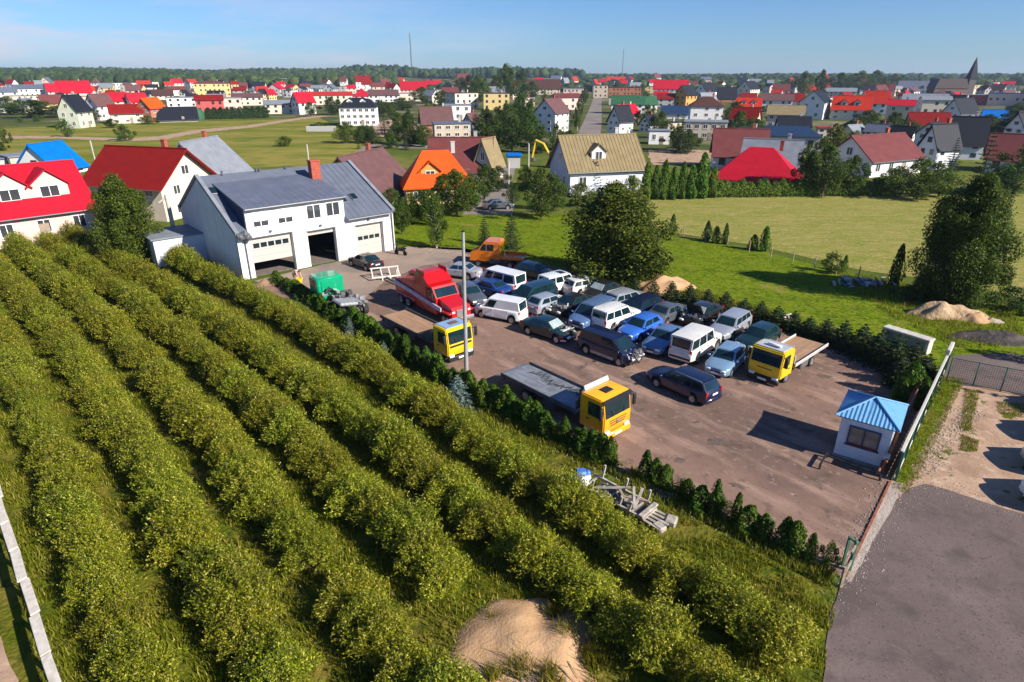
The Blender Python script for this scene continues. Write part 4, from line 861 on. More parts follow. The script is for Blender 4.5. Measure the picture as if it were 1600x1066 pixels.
tag(e.obj('engine', [M_ENG, M_STEEL, M_CHASSIS], T), kind='stuff')
MB().cbox((-1.6, .3, 1.2), (1.6, 1.9, .28), .1, M=Matrix.Rotation(.12, 3, 'X')).obj('tank', mat('dull_grey_plate', (.32, .33, .33), .55, .3, var=.3, scale=4), T)
for s in (-1, 1): wheel(T, -1.9, s * .95, .46, .4); wheel(T, 2.8, s * .95, .46, .28)
MB().tube([(1.9, -.2, 1.0), (1.6, .5, 1.6), (1.5, .9, 1.2)], .09, 7).tube([(1.8, .2, .9), (1.4, .3, 1.5), (1.2, 1.0, 1.3)], .07, 7).obj('hose', M_BLK, T, 60)

# white tow frame
T = thing('tow_frame', 'white welded tow frame standing behind the black car at the garage', 'frame', at(603, 436), rad(20))
m = MB(); 
for x in (-1.15, -.35, .35, 1.15): m.bar((x, .55, .9), (x, -.45, .35), .09)
m.bar((-1.25, -.45, .35), (1.25, -.45, .35), .12).bar((-1.25, .55, .9), (1.25, .55, .9), .1).bar((-.35, -.45, .35), (-.35, -.45, .0), .1).bar((.35, -.45, .35), (.35, -.45, .0), .1).bar((-1.1, .55, .9), (-1.1, .55, 0), .08).bar((1.1, .55, .9), (1.1, .55, 0), .08)
m.obj('frame', mat('white_paint_steel', (.66, .63, .58), .5, var=.15, dirt=((.3, .2, .13), .5, 4)), T)
MB().bar((0, -.5, .3), (.6, -2.2, .2), .12).obj('drawbar', M_CHASSIS, T)
# ================================================================== BUILDINGS OF THE YARD
def render_wall(name, c, d=0.25): return mat('render_' + name, c, 0.85, var=0.05, scale=0.8, spec=0.2, dirt=((c[0] * .72, c[1] * .68, c[2] * .62), d, 0.9), bump=0.05)
def roofing(name, c, var=0.12, rough=0.55): return mat('roof_' + name, c, rough, var=var, scale=0.9, spec=0.12, dirt=((c[0] * .7 + .006, c[1] * .7 + .006, c[2] * .7 + .005), 0.4, 0.7))
W_WHITE = render_wall('white', (0.74, 0.72, 0.69)); W_CREAM = render_wall('cream', (0.66, 0.58, 0.46)); W_PINK = render_wall('pink', (0.66, 0.50, 0.43)); W_YEL = render_wall('yellow', (0.66, 0.50, 0.22))
W_GREY = render_wall('grey', (0.44, 0.42, 0.41)); W_RED = render_wall('red', (0.50, 0.10, 0.09)); W_ORANGE = render_wall('orange', (0.62, 0.30, 0.08)); W_BRICK = render_wall('brick', (0.40, 0.16, 0.085)); W_PGREEN = render_wall('pale_green', (0.52, 0.54, 0.43))
W_BEIGE = render_wall('beige', (0.56, 0.46, 0.35)); W_BLUISH = render_wall('bluish', (0.60, 0.62, 0.66))
R_GREYBLUE = roofing('slate_blue_sheet', (0.115, 0.13, 0.17)); R_RED = roofing('bright_red', (0.40, 0.008, 0.022)); R_BRICKRED = roofing('brick_red', (0.20, 0.010, 0.007)); R_MAROON = roofing('maroon', (0.145, 0.042, 0.04)); R_MAUVE = roofing('mauve_brown', (0.125, 0.062, 0.06))
R_DARK = roofing('charcoal', (0.016, 0.018, 0.026)); R_ORANGE = roofing('orange', (0.58, 0.075, 0.006)); R_TAN = roofing('tan_sheet', (0.235, 0.18, 0.095)); R_BLUE = roofing('bright_blue', (0.0, 0.13, 0.48)); R_GREEN = roofing('green', (0.03, 0.10, 0.05)); R_BROWN = roofing('brown', (0.075, 0.035, 0.027)); R_GREY = roofing('grey', (0.20, 0.215, 0.245)); R_DBLUE = roofing('dark_blue', (0.018, 0.04, 0.09)); R_ORRED = roofing('orange_red', (0.44, 0.028, 0.012))
M_TRIM = mat('white_trim', (0.78, 0.77, 0.75), 0.5); M_DARKIN = mat('painted_interior_shade', (0.03, 0.028, 0.026), 0.9); M_GUTTER = mat('gutter_grey', (0.13, 0.135, 0.15), 0.45, 0.3); M_DOORPANEL = mat('garage_panel', (0.47, 0.42, 0.38), 0.5, stretch=(0.2, 0.2, 6), scale=2, var=0.04)
M_CHIM = mat('chimney_brick', (0.34, 0.075, 0.045), 0.85, var=0.3, scale=7, bump=0.3); M_WOOD = mat('weathered_wood', (0.30, 0.235, 0.175), 0.85, var=0.3, scale=2.5, stretch=(1, 6, 6)); M_RUST = mat('rusty_pipe', (0.24, 0.085, 0.045), 0.8, var=0.4, scale=5); M_CONC = mat('pale_concrete', (0.50, 0.46, 0.41), 0.9, var=0.14, scale=3, dirt=((.28, .25, .2), .6, 2), bump=0.25)
M_GREENP = mat('green_gate_sheet', (0.05, 0.14, 0.10), 0.5, var=0.2); M_WHITEMETAL = mat('white_metal', (0.52, 0.49, 0.44), 0.5, var=0.15, dirt=((.35, .27, .2), .5, 3))

def window(parent, x, y, z, w, h, axis=(0, -1), n=2, frame=M_TRIM, glass=M_GLASS2, d=0.06, label=None):
    """glazed window on a wall: frame proud of the wall, panes as sub-parts; axis = outward direction in the plan of the house"""
    rz = math.atan2(axis[1], axis[0]) + math.pi / 2
    m = MB(); t = .07
    m.box((0, -d / 2, h / 2 - t / 2), (w, d, t)).box((0, -d / 2, -h / 2 + t / 2), (w, d, t))
    for i in range(n + 1): m.box((-w / 2 + t / 2 + (w - t) * i / n, -d / 2, 0), (t, d, h - 2 * t))
    m.box((0, -d * .8, -h / 2 - .03), (w + .12, d * 1.6, .05))
    f = m.obj('window', frame, parent); f.location = (x, y, z); f.rotation_euler = (0, 0, rz)
    for i in range(n):
        link('pane', pane_mesh((w - t) / n - t, h - 2 * t, glass), f, (-w / 2 + t / 2 + (w - t) * (i + .5) / n, -d * .25, 0))
    return f
PM = {}
def pane_mesh(w, h, m):
    k = (round(w, 2), round(h, 2), m.name)
    if k not in PM: PM[k] = MB().box((0, 0, 0), (w, .02, h)).mesh('pane', m)
    return PM[k]

# ---- the garage
P0 = at(381, 438); P1 = at(618, 390); GANG = math.atan2(P1.y - P0.y, P1.x - P0.x); GL = (P1 - P0).length; GD = 15.3; EV = 4.2; RY = 7.9; RZ = 8.0
G = thing('garage_building', 'white workshop with slate blue roof, three roller doors and a wide dormer', 'building', P0, GANG)
m = MB(); z0 = -.3
for a, b in ((0, 1.1), (4.8, 6.3), (9.0, 11.2), (14.1, GL)): m.box(((a + b) / 2, .15, (EV + z0) / 2), (b - a, .3, EV - z0))
for a, b, zt in ((1.1, 4.8, 3.45), (6.3, 9.0, 3.25), (11.2, 14.1, 3.05)): m.box(((a + b) / 2, .15, (EV + zt) / 2), (b - a, .3, EV - zt))
m.box((5.6, .152, (EV + 5.9) / 2), (9.2, .3, 5.9 - EV))
m.box((GL / 2, GD - .15, (EV + z0) / 2), (GL - .61, .3, EV - z0))
gab = [(0, z0), (GD, z0), (GD, EV), (RY, RZ - .12), (0, EV)]
for x in (0, GL - .3):
    n = len(gab); vs = [(x, y, z) for y, z in gab] + [(x + .3, y, z) for y, z in gab]
    m.add(vs, [tuple(range(n - 1, -1, -1)), tuple(range(n, 2 * n))] + [(i, (i + 1) % n, n + (i + 1) % n, n + i) for i in range(n)])
m.v = [(x, y + (.001 if .2 < x < GL - .2 else 0), z) for x, y, z in m.v]
m.obj('wall', W_WHITE, G)
MB().box((GL / 2, GD / 2, .03), (GL - .7, GD - .7, .04)).obj('floor', mat('workshop_floor', (.16, .13, .11), .8, var=.2), G)
MB().box((GL / 2, 6.0, 2), (GL - .7, .2, 4)).obj('interior_shade_sheet', M_DARKIN, G)  # near-black sheet added behind the doors; workshop's inner shade put into its colour
roof = MB()
zf = lambda y: EV + (RZ - EV) * y / RY; zbk = lambda y: RZ - (RZ - EV) * (y - RY) / (GD - RY)
roof.slab([(.02, -.45, zf(-.45)), (1.02, -.45, zf(-.45)), (1.02, RY, RZ), (.02, RY, RZ)], .14)
roof.slab([(1.02, 6.3, zf(6.3)), (10.18, 6.3, zf(6.3)), (10.18, RY, RZ), (1.02, RY, RZ)], .14)
roof.slab([(10.18, -.45, zf(-.45)), (GL - .3, -.45, zf(-.45)), (GL - .3, RY, RZ), (10.18, RY, RZ)], .14)
roof.slab([(.02, RY, RZ), (GL - .3, RY, RZ), (GL - .3, GD + .3, zbk(GD + .3)), (.02, GD + .3, zbk(GD + .3))], .14)
roof.obj('roof', R_GREYBLUE, G)
DZ = 6.12
MB().slab([(.85, -.35, DZ), (10.35, -.35, DZ), (10.35, 6.6, zf(6.6) + .06), (.85, 6.6, zf(6.6) + .06)], .16).obj('dormer_roof', roofing('dormer_sheet', (0.105, 0.12, 0.165)), G)
for x in (1.0, 10.2):
    MB().add([(x - .06, .31, zf(.31)), (x - .06, .31, DZ - .12), (x - .06, 6.3, zf(6.3) - .05), (x + .06, .31, zf(.31)), (x + .06, .31, DZ - .12), (x + .06, 6.3, zf(6.3) - .05)], [(0, 1, 2), (3, 5, 4), (0, 3, 4, 1), (1, 4, 5, 2), (0, 2, 5, 3)]).obj('dormer_side', R_DBLUE if x < 5 else W_WHITE, G)
# seams of the sheet roof
sm = MB()
for i in range(1, 15):
    x = .85 + 9.5 * i / 15
    sm.bar((x, -.33, DZ + .012), (x, 6.5, zf(6.5) + .075), .018, .02)
for i in range(1, 8):
    x = 10.35 + (GL - 10.7) * i / 8; sm.bar((x, -.43, zf(-.43) + .012), (x, RY - .05, RZ), .018, .02)
tag(sm.obj('roof_seams', R_GREYBLUE, G), kind='stuff')
for x, c in ((-.02, R_GREY), (GL - .14, R_GREY)):      # capped gable edges
    cp = MB(); cp.slab([(x - .12, -.35, zf(-.35) + .20), (x + .22, -.35, zf(-.35) + .20), (x + .22, RY, RZ + .20), (x - .12, RY, RZ + .20)], .30); cp.slab([(x - .12, RY, RZ + .20), (x + .22, RY, RZ + .20), (x + .22, GD + .2, zbk(GD + .2) + .20), (x - .12, GD + .2, zbk(GD + .2) + .20)], .30)
    cp.obj('gable_coping', c, G)
MB().tube([(.9, -.42, DZ - .10), (10.3, -.42, DZ - .10)], .08, 8).obj('gutter', M_GUTTER, G)
MB().tube([(10.3, -.50, zf(-.45) - .12), (GL - .3, -.50, zf(-.45) - .12)], .08, 8).obj('gutter', M_GUTTER, G)
MB().tube([(GL - .25, -.12, EV - .3), (GL - .2, -.10, .1)], .06, 7).obj('downpipe', M_GUTTER, G); MB().tube([(.62, -.3, 3.7), (.62, -.08, 3.4), (.62, -.08, .0)], .06, 7).obj('downpipe', M_GUTTER, G)
lump = MB(); g = random.Random(3)
for i in range(7): lump.cbox((.45 + g.uniform(-.3, .5), -.42 + g.uniform(-.12, .1), 3.95 + g.uniform(-.35, .3)), (.6, .5, .35), .08, M=Matrix.Rotation(g.uniform(-.8, .8), 3, (g.random(), g.random(), g.random())))
lump.obj('eave_flashing', M_GUTTER, G)
def rdoor(x0, x1, zb_, zt, wz, nw, zh=.42):
    m = MB(); nsec = max(1, round((zt - zb_) / .5)); hs = (zt - zb_) / nsec
    for i in range(nsec): m.cbox(((x0 + x1) / 2, .24, zb_ + hs * (i + .5)), (x1 - x0 - .12, .05, hs - .012), .008)
    d = m.obj('garage_door', M_DOORPANEL, G)
    for i in range(nw):
        w_ = (x1 - x0 - .4) / nw; MB().cbox((x0 + .2 + w_ * (i + .5), .21, wz), (w_ - .12, .03, zh), .01).obj('pane', M_GLASS, d)
    return d
rdoor(1.1, 4.8, 1.25, 3.45, 2.75, 5); rdoor(11.2, 14.1, .02, 3.05, 1.75, 4, .36); rdoor(6.3, 9.0, 2.85, 3.25, 3.05, 1, .02)
for a, b, zt in ((1.1, 4.8, 3.45), (6.3, 9.0, 3.25), (11.2, 14.1, 3.05)):
    MB().box(((a + b) / 2, -.02, zt + .05), (b - a + .3, .06, .09)).box((b + .06, -.02, zt / 2), (.1, .06, zt)).obj('door_frame', M_GUTTER, G)
    MB().cbox(((a + b) / 2, -.1, zt + .45), (.22, .2, .16), .03).obj('wall_lamp', M_GUTTER, G)
for x0_, x1_ in ((1.55, 2.95), (3.75, 5.15), (6.45, 7.85), (8.35, 9.75)): 
    f = window(G, (x0_ + x1_) / 2, 0, 5.02, x1_ - x0_, 1.3, n=2)
    if x0_ < 5:
        for i in (-1, 1): MB().box((i * (x1_ - x0_ - .07) / 4, -.035, .22), ((x1_ - x0_) / 2 - .16, .02, .72)).obj('blind', M_TRIM, f)
MB().cbox((10.15, 5.2, 7.6), (.95, .75, 2.4), .03).cbox((10.15, 5.2, 8.8), (1.05, .85, .14), .03).obj('chimney', M_CHIM, G)
def skylight(x, y):
    n = Vector((0, -(RZ - EV) / RY, 1)).normalized(); M_ = Matrix.Rotation(math.atan((RZ - EV) / RY), 3, 'X')
    f = MB().cbox((x, y, zf(y) + .05), (.72, 1.1, .12), .02, M=M_).obj('skylight', M_GUTTER, G); MB().cbox((x, y - .03, zf(y) + .115), (.54, .88, .02), .005, M=M_).obj('pane', M_GLASS, f)
skylight(.52, 5.6); skylight(11.3, 2.2); skylight(12.6, 2.4)
for x in (2.2, 5.4, 5.7, 8.3, 11.9): MB().lathe([(.09, -.1), (.09, .22), (.14, .24), (.01, .34)], 8, 'Z', (x, RY - .25, RZ)).obj('roof_vent', M_GUTTER, G, 40)
MB().box((-2.2, 11.6, 1.15), (4.4, 4.6, 2.7)).obj('annex_wall', W_BLUISH, G); MB().cbox((-2.25, 11.6, 2.56), (4.7, 4.9, .14), .03).obj('annex_roof', R_GREY, G)
mp_ = MB(); 
T = thing('flue_pipe', 'tall white flue pipe rising behind the flat annex roof', 'pipe', G.matrix_basis @ Vector((-1.2, 14.6, 0)), 0); MB().tube([(0, 0, 0), (0, 0, 5.6)], .2, 12).obj('pipe', M_WHITEMETAL, T, 60); MB().tube([(0, 0, 5.4), (-.7, -.3, 4.9)], .1, 8).obj('pipe_arm', M_WHITEMETAL, T, 60)
T = thing('flue_pipe', 'thin white pole beside the spruce behind the annex roof', 'pipe', G.matrix_basis @ Vector((-4.4, 14.4, 0)), 0); MB().tube([(0, 0, 0), (0, 0, 4.4)], .09, 10).obj('pipe', M_WHITEMETAL, T, 60)

# ---- light pole
T = thing('utility_pole', 'tall bare grey pole standing at the hedge between the lorries', 'pole', at(729, 587)); MB().tube([(0, 0, 0), (.02, 0, 4.5), (.06, 0, 8.7)], .135, 10, r2=.085).obj('shaft', mat('pole_metal', (.40, .39, .38), .5, .4, var=.1), T, 60); MB().lathe([(.10, 0), (.10, .06), (.02, .1)], 10, 'Z', (.06, 0, 8.68)).obj('cap', M_BLK, T)

# ---- gate keeper's booth
BA, BB = at(1301, 712), at(1379, 736); bu = (BB - BA).normalized(); bw = (BB - BA).length; bn = Vector((-bu.y, bu.x, 0)); bd = 2.5; bh = 2.25
T = thing('booth', "pale blue gatekeeper's booth with corrugated blue hip roof at the gate", 'booth', BA, math.atan2(bu.y, bu.x))
W_BOOTH = mat('booth_render', (0.60, 0.64, 0.70), 0.8, var=0.05, dirt=((.32, .32, .32), .45, 1.6))
MB().box((bw / 2, bd / 2, bh / 2), (bw, bd, bh)).obj('wall', W_BOOTH, T); MB().box((bw / 2, bd / 2, .08), (bw + .06, bd + .06, .18)).obj('plinth', mat('damp_plinth', (.22, .21, .20), .9, var=.3), T)
R_BOOTH = mat('booth_roof_blue', (0.11, 0.29, 0.50), 0.4, var=0.08, spec=0.5)
o_ = .24; cs = [Vector((-o_, -o_, bh - .02)), Vector((bw + o_, -o_, bh - .02)), Vector((bw + o_, bd + o_, bh - .02)), Vector((-o_, bd + o_, bh - .02))]; ap = Vector((bw / 2, bd / 2, bh + .62))
for i in range(4):
    a, b = cs[i], cs[(i + 1) % 4]; e = (b - a); n_ = 30; up = (ap - (a + b) / 2); nn = e.cross(up).normalized(); vs = []; fs = []
    for j in range(n_ + 1):
        t = j / n_; p = a + e * t; k = 2 * min(t, 1 - t); q = p + up * k; off_ = nn * (.028 if j % 2 else -.004)
        vs += [p + off_, q + off_ * (1 if 0 < k < .98 else 0)]
    fs = [(2 * j, 2 * j + 2, 2 * j + 3, 2 * j + 1) for j in range(n_)]
    MB().add(vs, fs).obj('roof_sheet', R_BOOTH, T)
for i in range(4): MB().tube([cs[i] + Vector((0, 0, .03)), ap + Vector((0, 0, .05))], .045, 6).obj('hip_cap', R_BOOTH, T)
MB().box((bw / 2, bd / 2, bh - .06), (bw + .3, bd + .3, .08)).obj('eave', mat('booth_trim', (.10, .17, .28), .6), T)
window(T, bw * .5, 0, 1.35, bw * .62, .95, n=2, frame=mat('navy_frame', (.03, .05, .11), .5), glass=mat('booth_glass', (.17, .15, .125), .08, var=.5, scale=1.6, spec=.6))
MB().box((bw * .5, -.035, .92), (bw * .6, .05, .1)).obj('sill', mat('red_sill', (.30, .06, .05), .6), T)
MB().box((bw + .015, bd * .45, 1.0), (.03, .8, 1.95)).obj('door', mat('white_door', (.7, .7, .7), .5), T)
T = thing('barrier_rail', 'low black rail on short legs in front of the booth', 'rail', at(1280, 734)); pA, pB, pC = at(1280, 734) , at(1290, 722), at(1374, 752)
m = MB(); o3 = pA; m.bar(pA - o3 + Vector((0, 0, .3)), at(1291, 716) - o3 + Vector((0, 0, .3)), .08).bar(at(1289, 720) - o3 + Vector((0, 0, .3)), pC - o3 + Vector((0, 0, .3)), .07); m.obj('rail', M_BLK, T)
for q in (pA, at(1291, 716), pC): MB().bar(q - o3, q - o3 + Vector((0, 0, .34)), .07).obj('leg', M_BLK, T)

# ---- sliding gate beside the booth and its rusty rails
GA, GB = at(1396, 752), at(1474, 582); gu = (GB - GA).normalized(); gl = (GB - GA).length
T = thing('sliding_gate', 'long green sheet sliding gate with pale top rail beside the booth', 'gate', GA, math.atan2(gu.y, gu.x))
np_ = 7
for i in range(np_):
    x0_, x1_ = gl * i / np_ + .03, gl * (i + 1) / np_ - .03
    p = MB(); k = 10
    for j in range(k): p.box((x0_ + (x1_ - x0_) * (j + .5) / k, (.012 if j % 2 else -.012), .85), ((x1_ - x0_) / k, .02, 1.25))
    p.obj('panel', M_GREENP, T)
for i in range(np_ + 1): MB().box((gl * i / np_, -.06, .78), (.08, .08, 1.5)).obj('post', M_GREENP, T)
MB().cbox((gl / 2, 0, 1.54), (gl, .14, .08), .02).obj('top_rail', M_WHITEMETAL, T); MB().cbox((gl / 2, 0, .14), (gl, .1, .1), .02).obj('bottom_rail', M_WHITEMETAL, T)
MB().cbox((gl - .5, .0, 1.75), (1.6, .22, .36), .04).obj('end_box', M_WHITEMETAL, T)
T = thing('rusty_rails', 'pair of rusty red brown pipes leaning along the green gate behind the booth', 'pipes', GA - bn * 0 + Vector((-gu.y, gu.x, 0)) * .45, math.atan2(gu.y, gu.x))
MB().tube([(-.2, 0, .9), (gl * .62, .15, 1.25)], .07, 8).obj('pipe', M_RUST, T, 60); MB().tube([(-.4, .16, .45), (gl * .66, .28, 1.15)], .06, 8).obj('pipe', M_RUST, T, 60); MB().bar((gl * .3, .1, 0), (gl * .3, .1, 1.1), .08).bar((.2, .06, 0), (.2, .06, .9), .08).obj('support', M_RUST, T)
MB().cbox((.15, .05, 1.0), (.3, .25, .2), .03).obj('bracket', M_WHITEMETAL, T)
T = thing('gate_post', 'dark green gate post with brown boards where the hedge meets the asphalt', 'post', at(1326, 893))
MB().cbox((0, 0, .7), (.12, .12, 1.4), .02).obj('post', M_GREENP, T); q = at(1313, 918) - at(1326, 893); MB().bar((0, 0, .5), q + Vector((0, 0, .5)), .05, .16).bar((0, 0, 1.2), q * .5 + Vector((0, 0, 1.2)), .05, .1).obj('board', M_WOOD, T); MB().bar(q, q + Vector((0, 0, .9)), .1).obj('leg', M_WOOD, T); q = at(1316, 884) - at(1326, 893); MB().bar(q, q + Vector((0, 0, 1.35)), .08).bar(q + Vector((0, 0, 1.3)), (0, 0, 1.3), .06).obj('frame', M_GREENP, T)
T = thing('gate_track', 'straight steel track set in the concrete strip across the entrance', 'rail', at(1321, 902)); q = at(1391, 754) - at(1321, 902); MB().bar((0, 0, .065), q + Vector((0, 0, .065)), .09, .05).obj('track', M_RUST, T)

# ---- mesh gate on the right
T = thing('mesh_gate', 'wire mesh gate with thin dark posts across the grey apron', 'gate', at(1478, 596)); o3 = at(1478, 596); q = at(1700, 640) - o3
for i in range(6):
    p = q * (i / 5); MB().tube([p, p + Vector((0, 0, 1.55))], .04, 6).obj('post', M_GREENP, T)
m = MB()
for z in (.12, 1.5): m.bar(Vector((0, 0, z)), q + Vector((0, 0, z)), .04)
m.obj('rail', M_GREENP, T); m = MB()
for i in range(60): p = q * (i / 60); m.bar(p + Vector((0, 0, .12)), p + Vector((0, 0, 1.5)), .010)
for i in range(9): m.bar(Vector((0, 0, .25 + i * .14)), q + Vector((0, 0, .25 + i * .14)), .008)
tag(m.obj('wire_mesh', M_GUTTER, T), kind='stuff')

# ---- pale concrete fence by the footpath, lower left
FA, FB = at(-46, 640, 1.2), at(96, 1092, 1.2); fu = (FB - FA); fu.z = 0; fl = fu.length; fu.normalize()
T = thing('board_fence', 'white topped board fence on posts along the first orchard row', 'fence', (FA.x, FA.y, 0), math.atan2(fu.y, fu.x)); npn = max(1, round(fl / 1.9)); pl = fl / npn
for i in range(npn):
    MB().cbox((pl * (i + .5), random.uniform(-.05, .05), 1.2 + random.uniform(-.03, .03)), (pl - .05, random.uniform(.22, .30), .07), .015, M=Matrix.Rotation(random.uniform(-.02, .02), 3, 'Z') @ Matrix.Rotation(.18, 3, 'X')).obj('board', mat('white_board', (.60, .54, .46), .8, var=.15, scale=5, dirt=((.36, .30, .24), .6, 4)), T)
    MB().cbox((pl * (i + .5), .02, .62), (pl - .05, .04, .14), .01).obj('rail', M_WOOD, T)
for i in range(npn + 1): MB().cbox((pl * i, 0, .58), (.12, .12, 1.16), .02).obj('post', M_CONC, T)

# ---- hedge of young thujas between orchard and yard
hp = [(432, 440), (480, 468), (560, 518), (640, 570), (700, 603), (760, 632), (860, 682), (950, 724), (1000, 748), (1100, 795), (1200, 845), (1302, 900)]
hw_ = [at(*q) for q in hp]; acc = 0.0; nxt = 0.0
for a, b in zip(hw_, hw_[1:]):
    l = (b - a).length
    while nxt <= acc + l:
        p = a + (b - a) * ((nxt - acc) / l); q = pix(p); far = q[0] < 690
        h = (random.uniform(.8, 1.2) if q[0] < 545 else random.uniform(1.3, 1.85)) if far else random.uniform(1.0, 1.65); gap = (960 < q[0] < 1030 and random.random() < .6)
        if not gap:
            if random.random() < .13 and not far: plant('thuja', p + Vector((random.uniform(-.1, .1),) * 2 + (0,)), h * 1.05, .26, 'slim dark columnar thuja in the hedge row between orchard and yard', 'hedge row between orchard and yard', 'hedge_thuja')
            elif random.random() < .22: plant('bush', p + Vector((random.uniform(-.2, .2), random.uniform(-.2, .2), 0)), h * random.uniform(.6, .95), random.uniform(.45, .75), 'leafy bush grown into the thuja hedge between orchard and yard', 'hedge row between orchard and yard')
            else: plant('hedgethuja', p + Vector((random.uniform(-.15, .15), random.uniform(-.15, .15), 0)), h, random.uniform(.36, .68) * (1.15 if far else 1), 'bushy young thuja in the hedge row beside the building and lorries' if far else 'bushy young thuja in the hedge row beside the open yard', 'hedge row between orchard and yard')
        nxt += random.uniform(.42, .66)
    acc += l
plant_px('bluespruce', 716, 632, 48, 66, 'bushy silver blue spruce at the foot of the bare pole'); plant_px('bluespruce', 548, 528, 34, 26, 'pale blue spruce sapling in the hedge near the stripped lorry'); plant_px('bluespruce', 602, 566, 34, 28, 'pale blue spruce sapling in the hedge behind the yellow lorry bed')

# ---- young spruces along the far side of the yard
for i, (px, py, h, w) in enumerate([(930, 448, 30, 36), (962, 455, 30, 36), (992, 463, 28, 34), (1020, 468, 30, 36), (1048, 470, 30, 40), (1076, 474, 30, 40), (1104, 480, 28, 40), (1132, 486, 30, 40), (1160, 498, 32, 46), (1186, 505, 34, 48), (1212, 512, 34, 50), (1238, 518, 32, 46), (1262, 524, 30, 44), (1288, 534, 36, 50), (1314, 545, 44, 58), (1342, 556, 50, 64), (1368, 567, 52, 66), (1394, 578, 56, 70), (1420, 592, 58, 68), (1440, 606, 54, 62), (1402, 602, 50, 60)]):
    plant_px('youngspruce', px, py, h, w, 'dark low spruce in the row behind the parked cars' if i < 13 else 'dark spreading spruce in the row between the yard corner and the concrete slab', 'row of low spruces behind the yard')
for px, py, h, w in [(1418, 622, 56, 46), (1436, 640, 50, 36), (1405, 628, 38, 34)]: plant_px('hedgethuja', px, py, h, w, 'bright green bush behind the booth beside the rusty pipes', 'bright bushes behind the booth')

# ---- sand mounds
def mound(name, label, c, rx, ry, h, m, seed=1, rz=0, cat='mound'):
    bm = bmesh.new(); n, k = 40, 14; rows = []
    for i in range(k + 1):
        t = i / k; row = []
        for j in range(n):
            a = 6.283 * j / n; w = 1 + .34 * noise.noise(Vector((math.cos(a) * 1.6, math.sin(a) * 1.6, seed))) ; x = rx * t * math.cos(a) * w; y = ry * t * math.sin(a) * w
            z = h * (max(0, 1 - t ** 1.6)) * (1 + .6 * noise.noise(Vector((x * 1.1 / rx * 2, y * 1.1 / ry * 2, seed * 3)))) + .03 * h * noise.noise(Vector((x * 5, y * 5, seed))) * (1 - t) - .03 * (t > .98)
            row.append(bm.verts.new((x, y, z)))
        rows.append(row)
    for i in range(k):
        for j in range(n):
            q = (rows[i][j], rows[i][(j + 1) % n], rows[i + 1][(j + 1) % n], rows[i + 1][j])
            if i == 0:
                continue
            bm.faces.new(q)
    bm.faces.new(rows[1]); bmesh.ops.recalc_face_normals(bm, faces=bm.faces[:])
    me = bpy.data.meshes.new(name); bm.to_mesh(me); bm.free(); me.materials.append(m); me.polygons.foreach_set('use_smooth', [True] * len(me.polygons))
    o = link(name, me, None, c, (0, 0, rz)); return tag(o, label, cat)
M_GRAVEL = ground_mat('gravel_heap', [((0.42, 0.29, 0.17),), ((0.27, 0.19, 0.125), 0.9, 0.42, 0.6), ((0.50, 0.40, 0.29), 2, 0.55, 0.7)], bump=1.0, bscale=4)
M_RUBBLE = ground_mat('dark_rubble', [((0.06, 0.052, 0.05),), ((0.12, 0.10, 0.09), 1.5, 0.5, 0.7)], bump=1.0, bscale=3)
MC = at(824, 1024)
def bank_h(x, y):
    r = math.hypot(x / 2.4, y / 2.15); w = .34 * noise.noise(Vector((x * .8, y * .8, 4)))
    return max(0.0, 1 - max(0, r + w) ** 2.0) * (.30 + .22 * max(0, min(1, (y + .9) / 1.6))) * (1 + .22 * noise.noise(Vector((x * 1.1, y * 1.1, 9)))) + .02 * noise.noise(Vector((x * 3.4, y * 3.4, 2))) * max(0, 1.2 - r)
bm = bmesh.new(); nx = 72; gv = [[bm.verts.new((-2.7 + 5.4 * i / nx, -2.4 + 4.6 * j / nx, bank_h(-2.7 + 5.4 * i / nx, -2.4 + 4.6 * j / nx) + .012)) for i in range(nx + 1)] for j in range(nx + 1)]
for j in range(nx):
    for i in range(nx):
        q = (gv[j][i], gv[j][i + 1], gv[j + 1][i + 1], gv[j + 1][i])
        if max(v.co.z for v in q) > .03: bm.faces.new(q)
bmesh.ops.delete(bm, geom=[v for v in bm.verts if not v.link_faces], context='VERTS')
me = bpy.data.meshes.new('sand_mound'); bm.to_mesh(me); bm.free(); me.materials.append(M_MOUND); me.polygons.foreach_set('use_smooth', [True] * len(me.polygons))
tag(link('sand_mound', me, None, MC), 'pale slumped sand bank with sticks at the end of the orchard rows', 'mound')
for i in range(18):
    g = random.Random(i); a = Vector((g.uniform(-.9, 1.3), g.uniform(-1.5, -.4), 0)); d = dirv(-42 + g.uniform(-18, 18)) * g.uniform(.5, 1.2)
    zz = lambda v: bank_h(v.x, v.y) + .03
    p, q = MC + a, MC + a + d; T = tag(MB().tube([p + Vector((0, 0, zz(a))), (p + q) / 2 + Vector((0, 0, zz(a + d / 2) + .05)), q + Vector((0, 0, zz(a + d) + .04))], .022, 5, r2=.01).obj('stick', M_WOOD), 'dry brown stick lying on the pale sand mound in the orchard', 'stick', 'sticks on the sand mound')
pts = []
for cx, cy, n_, r_ in ((812, 1052, 380, .45), (770, 972, 120, .2), (866, 962, 200, .2), (884, 1000, 260, .35), (928, 1030, 400, .45), (770, 1066, 120, .25), (858, 1066, 300, .4)):
    c = at(cx, cy)
    for i in range(n_): pts.append((c.x + random.gauss(0, r_ * .5), c.y + random.gauss(0, r_ * .5), .18 if (c - MC).length < 1.6 else .02))
grass_field('tall_grass', pts, .5, .016, LM_GRASS, .7)
mound('sand_heap', 'small tan sand heap behind the row of low spruces', at(1040, 449), 2.6, 1.6, 1.0, M_MOUND, 7, .2)
mound('gravel_heap', 'tall brown gravel heap below the large birch tree', at(1474, 494), 2.7, 1.2, 1.05, M_GRAVEL, 9, -.15)
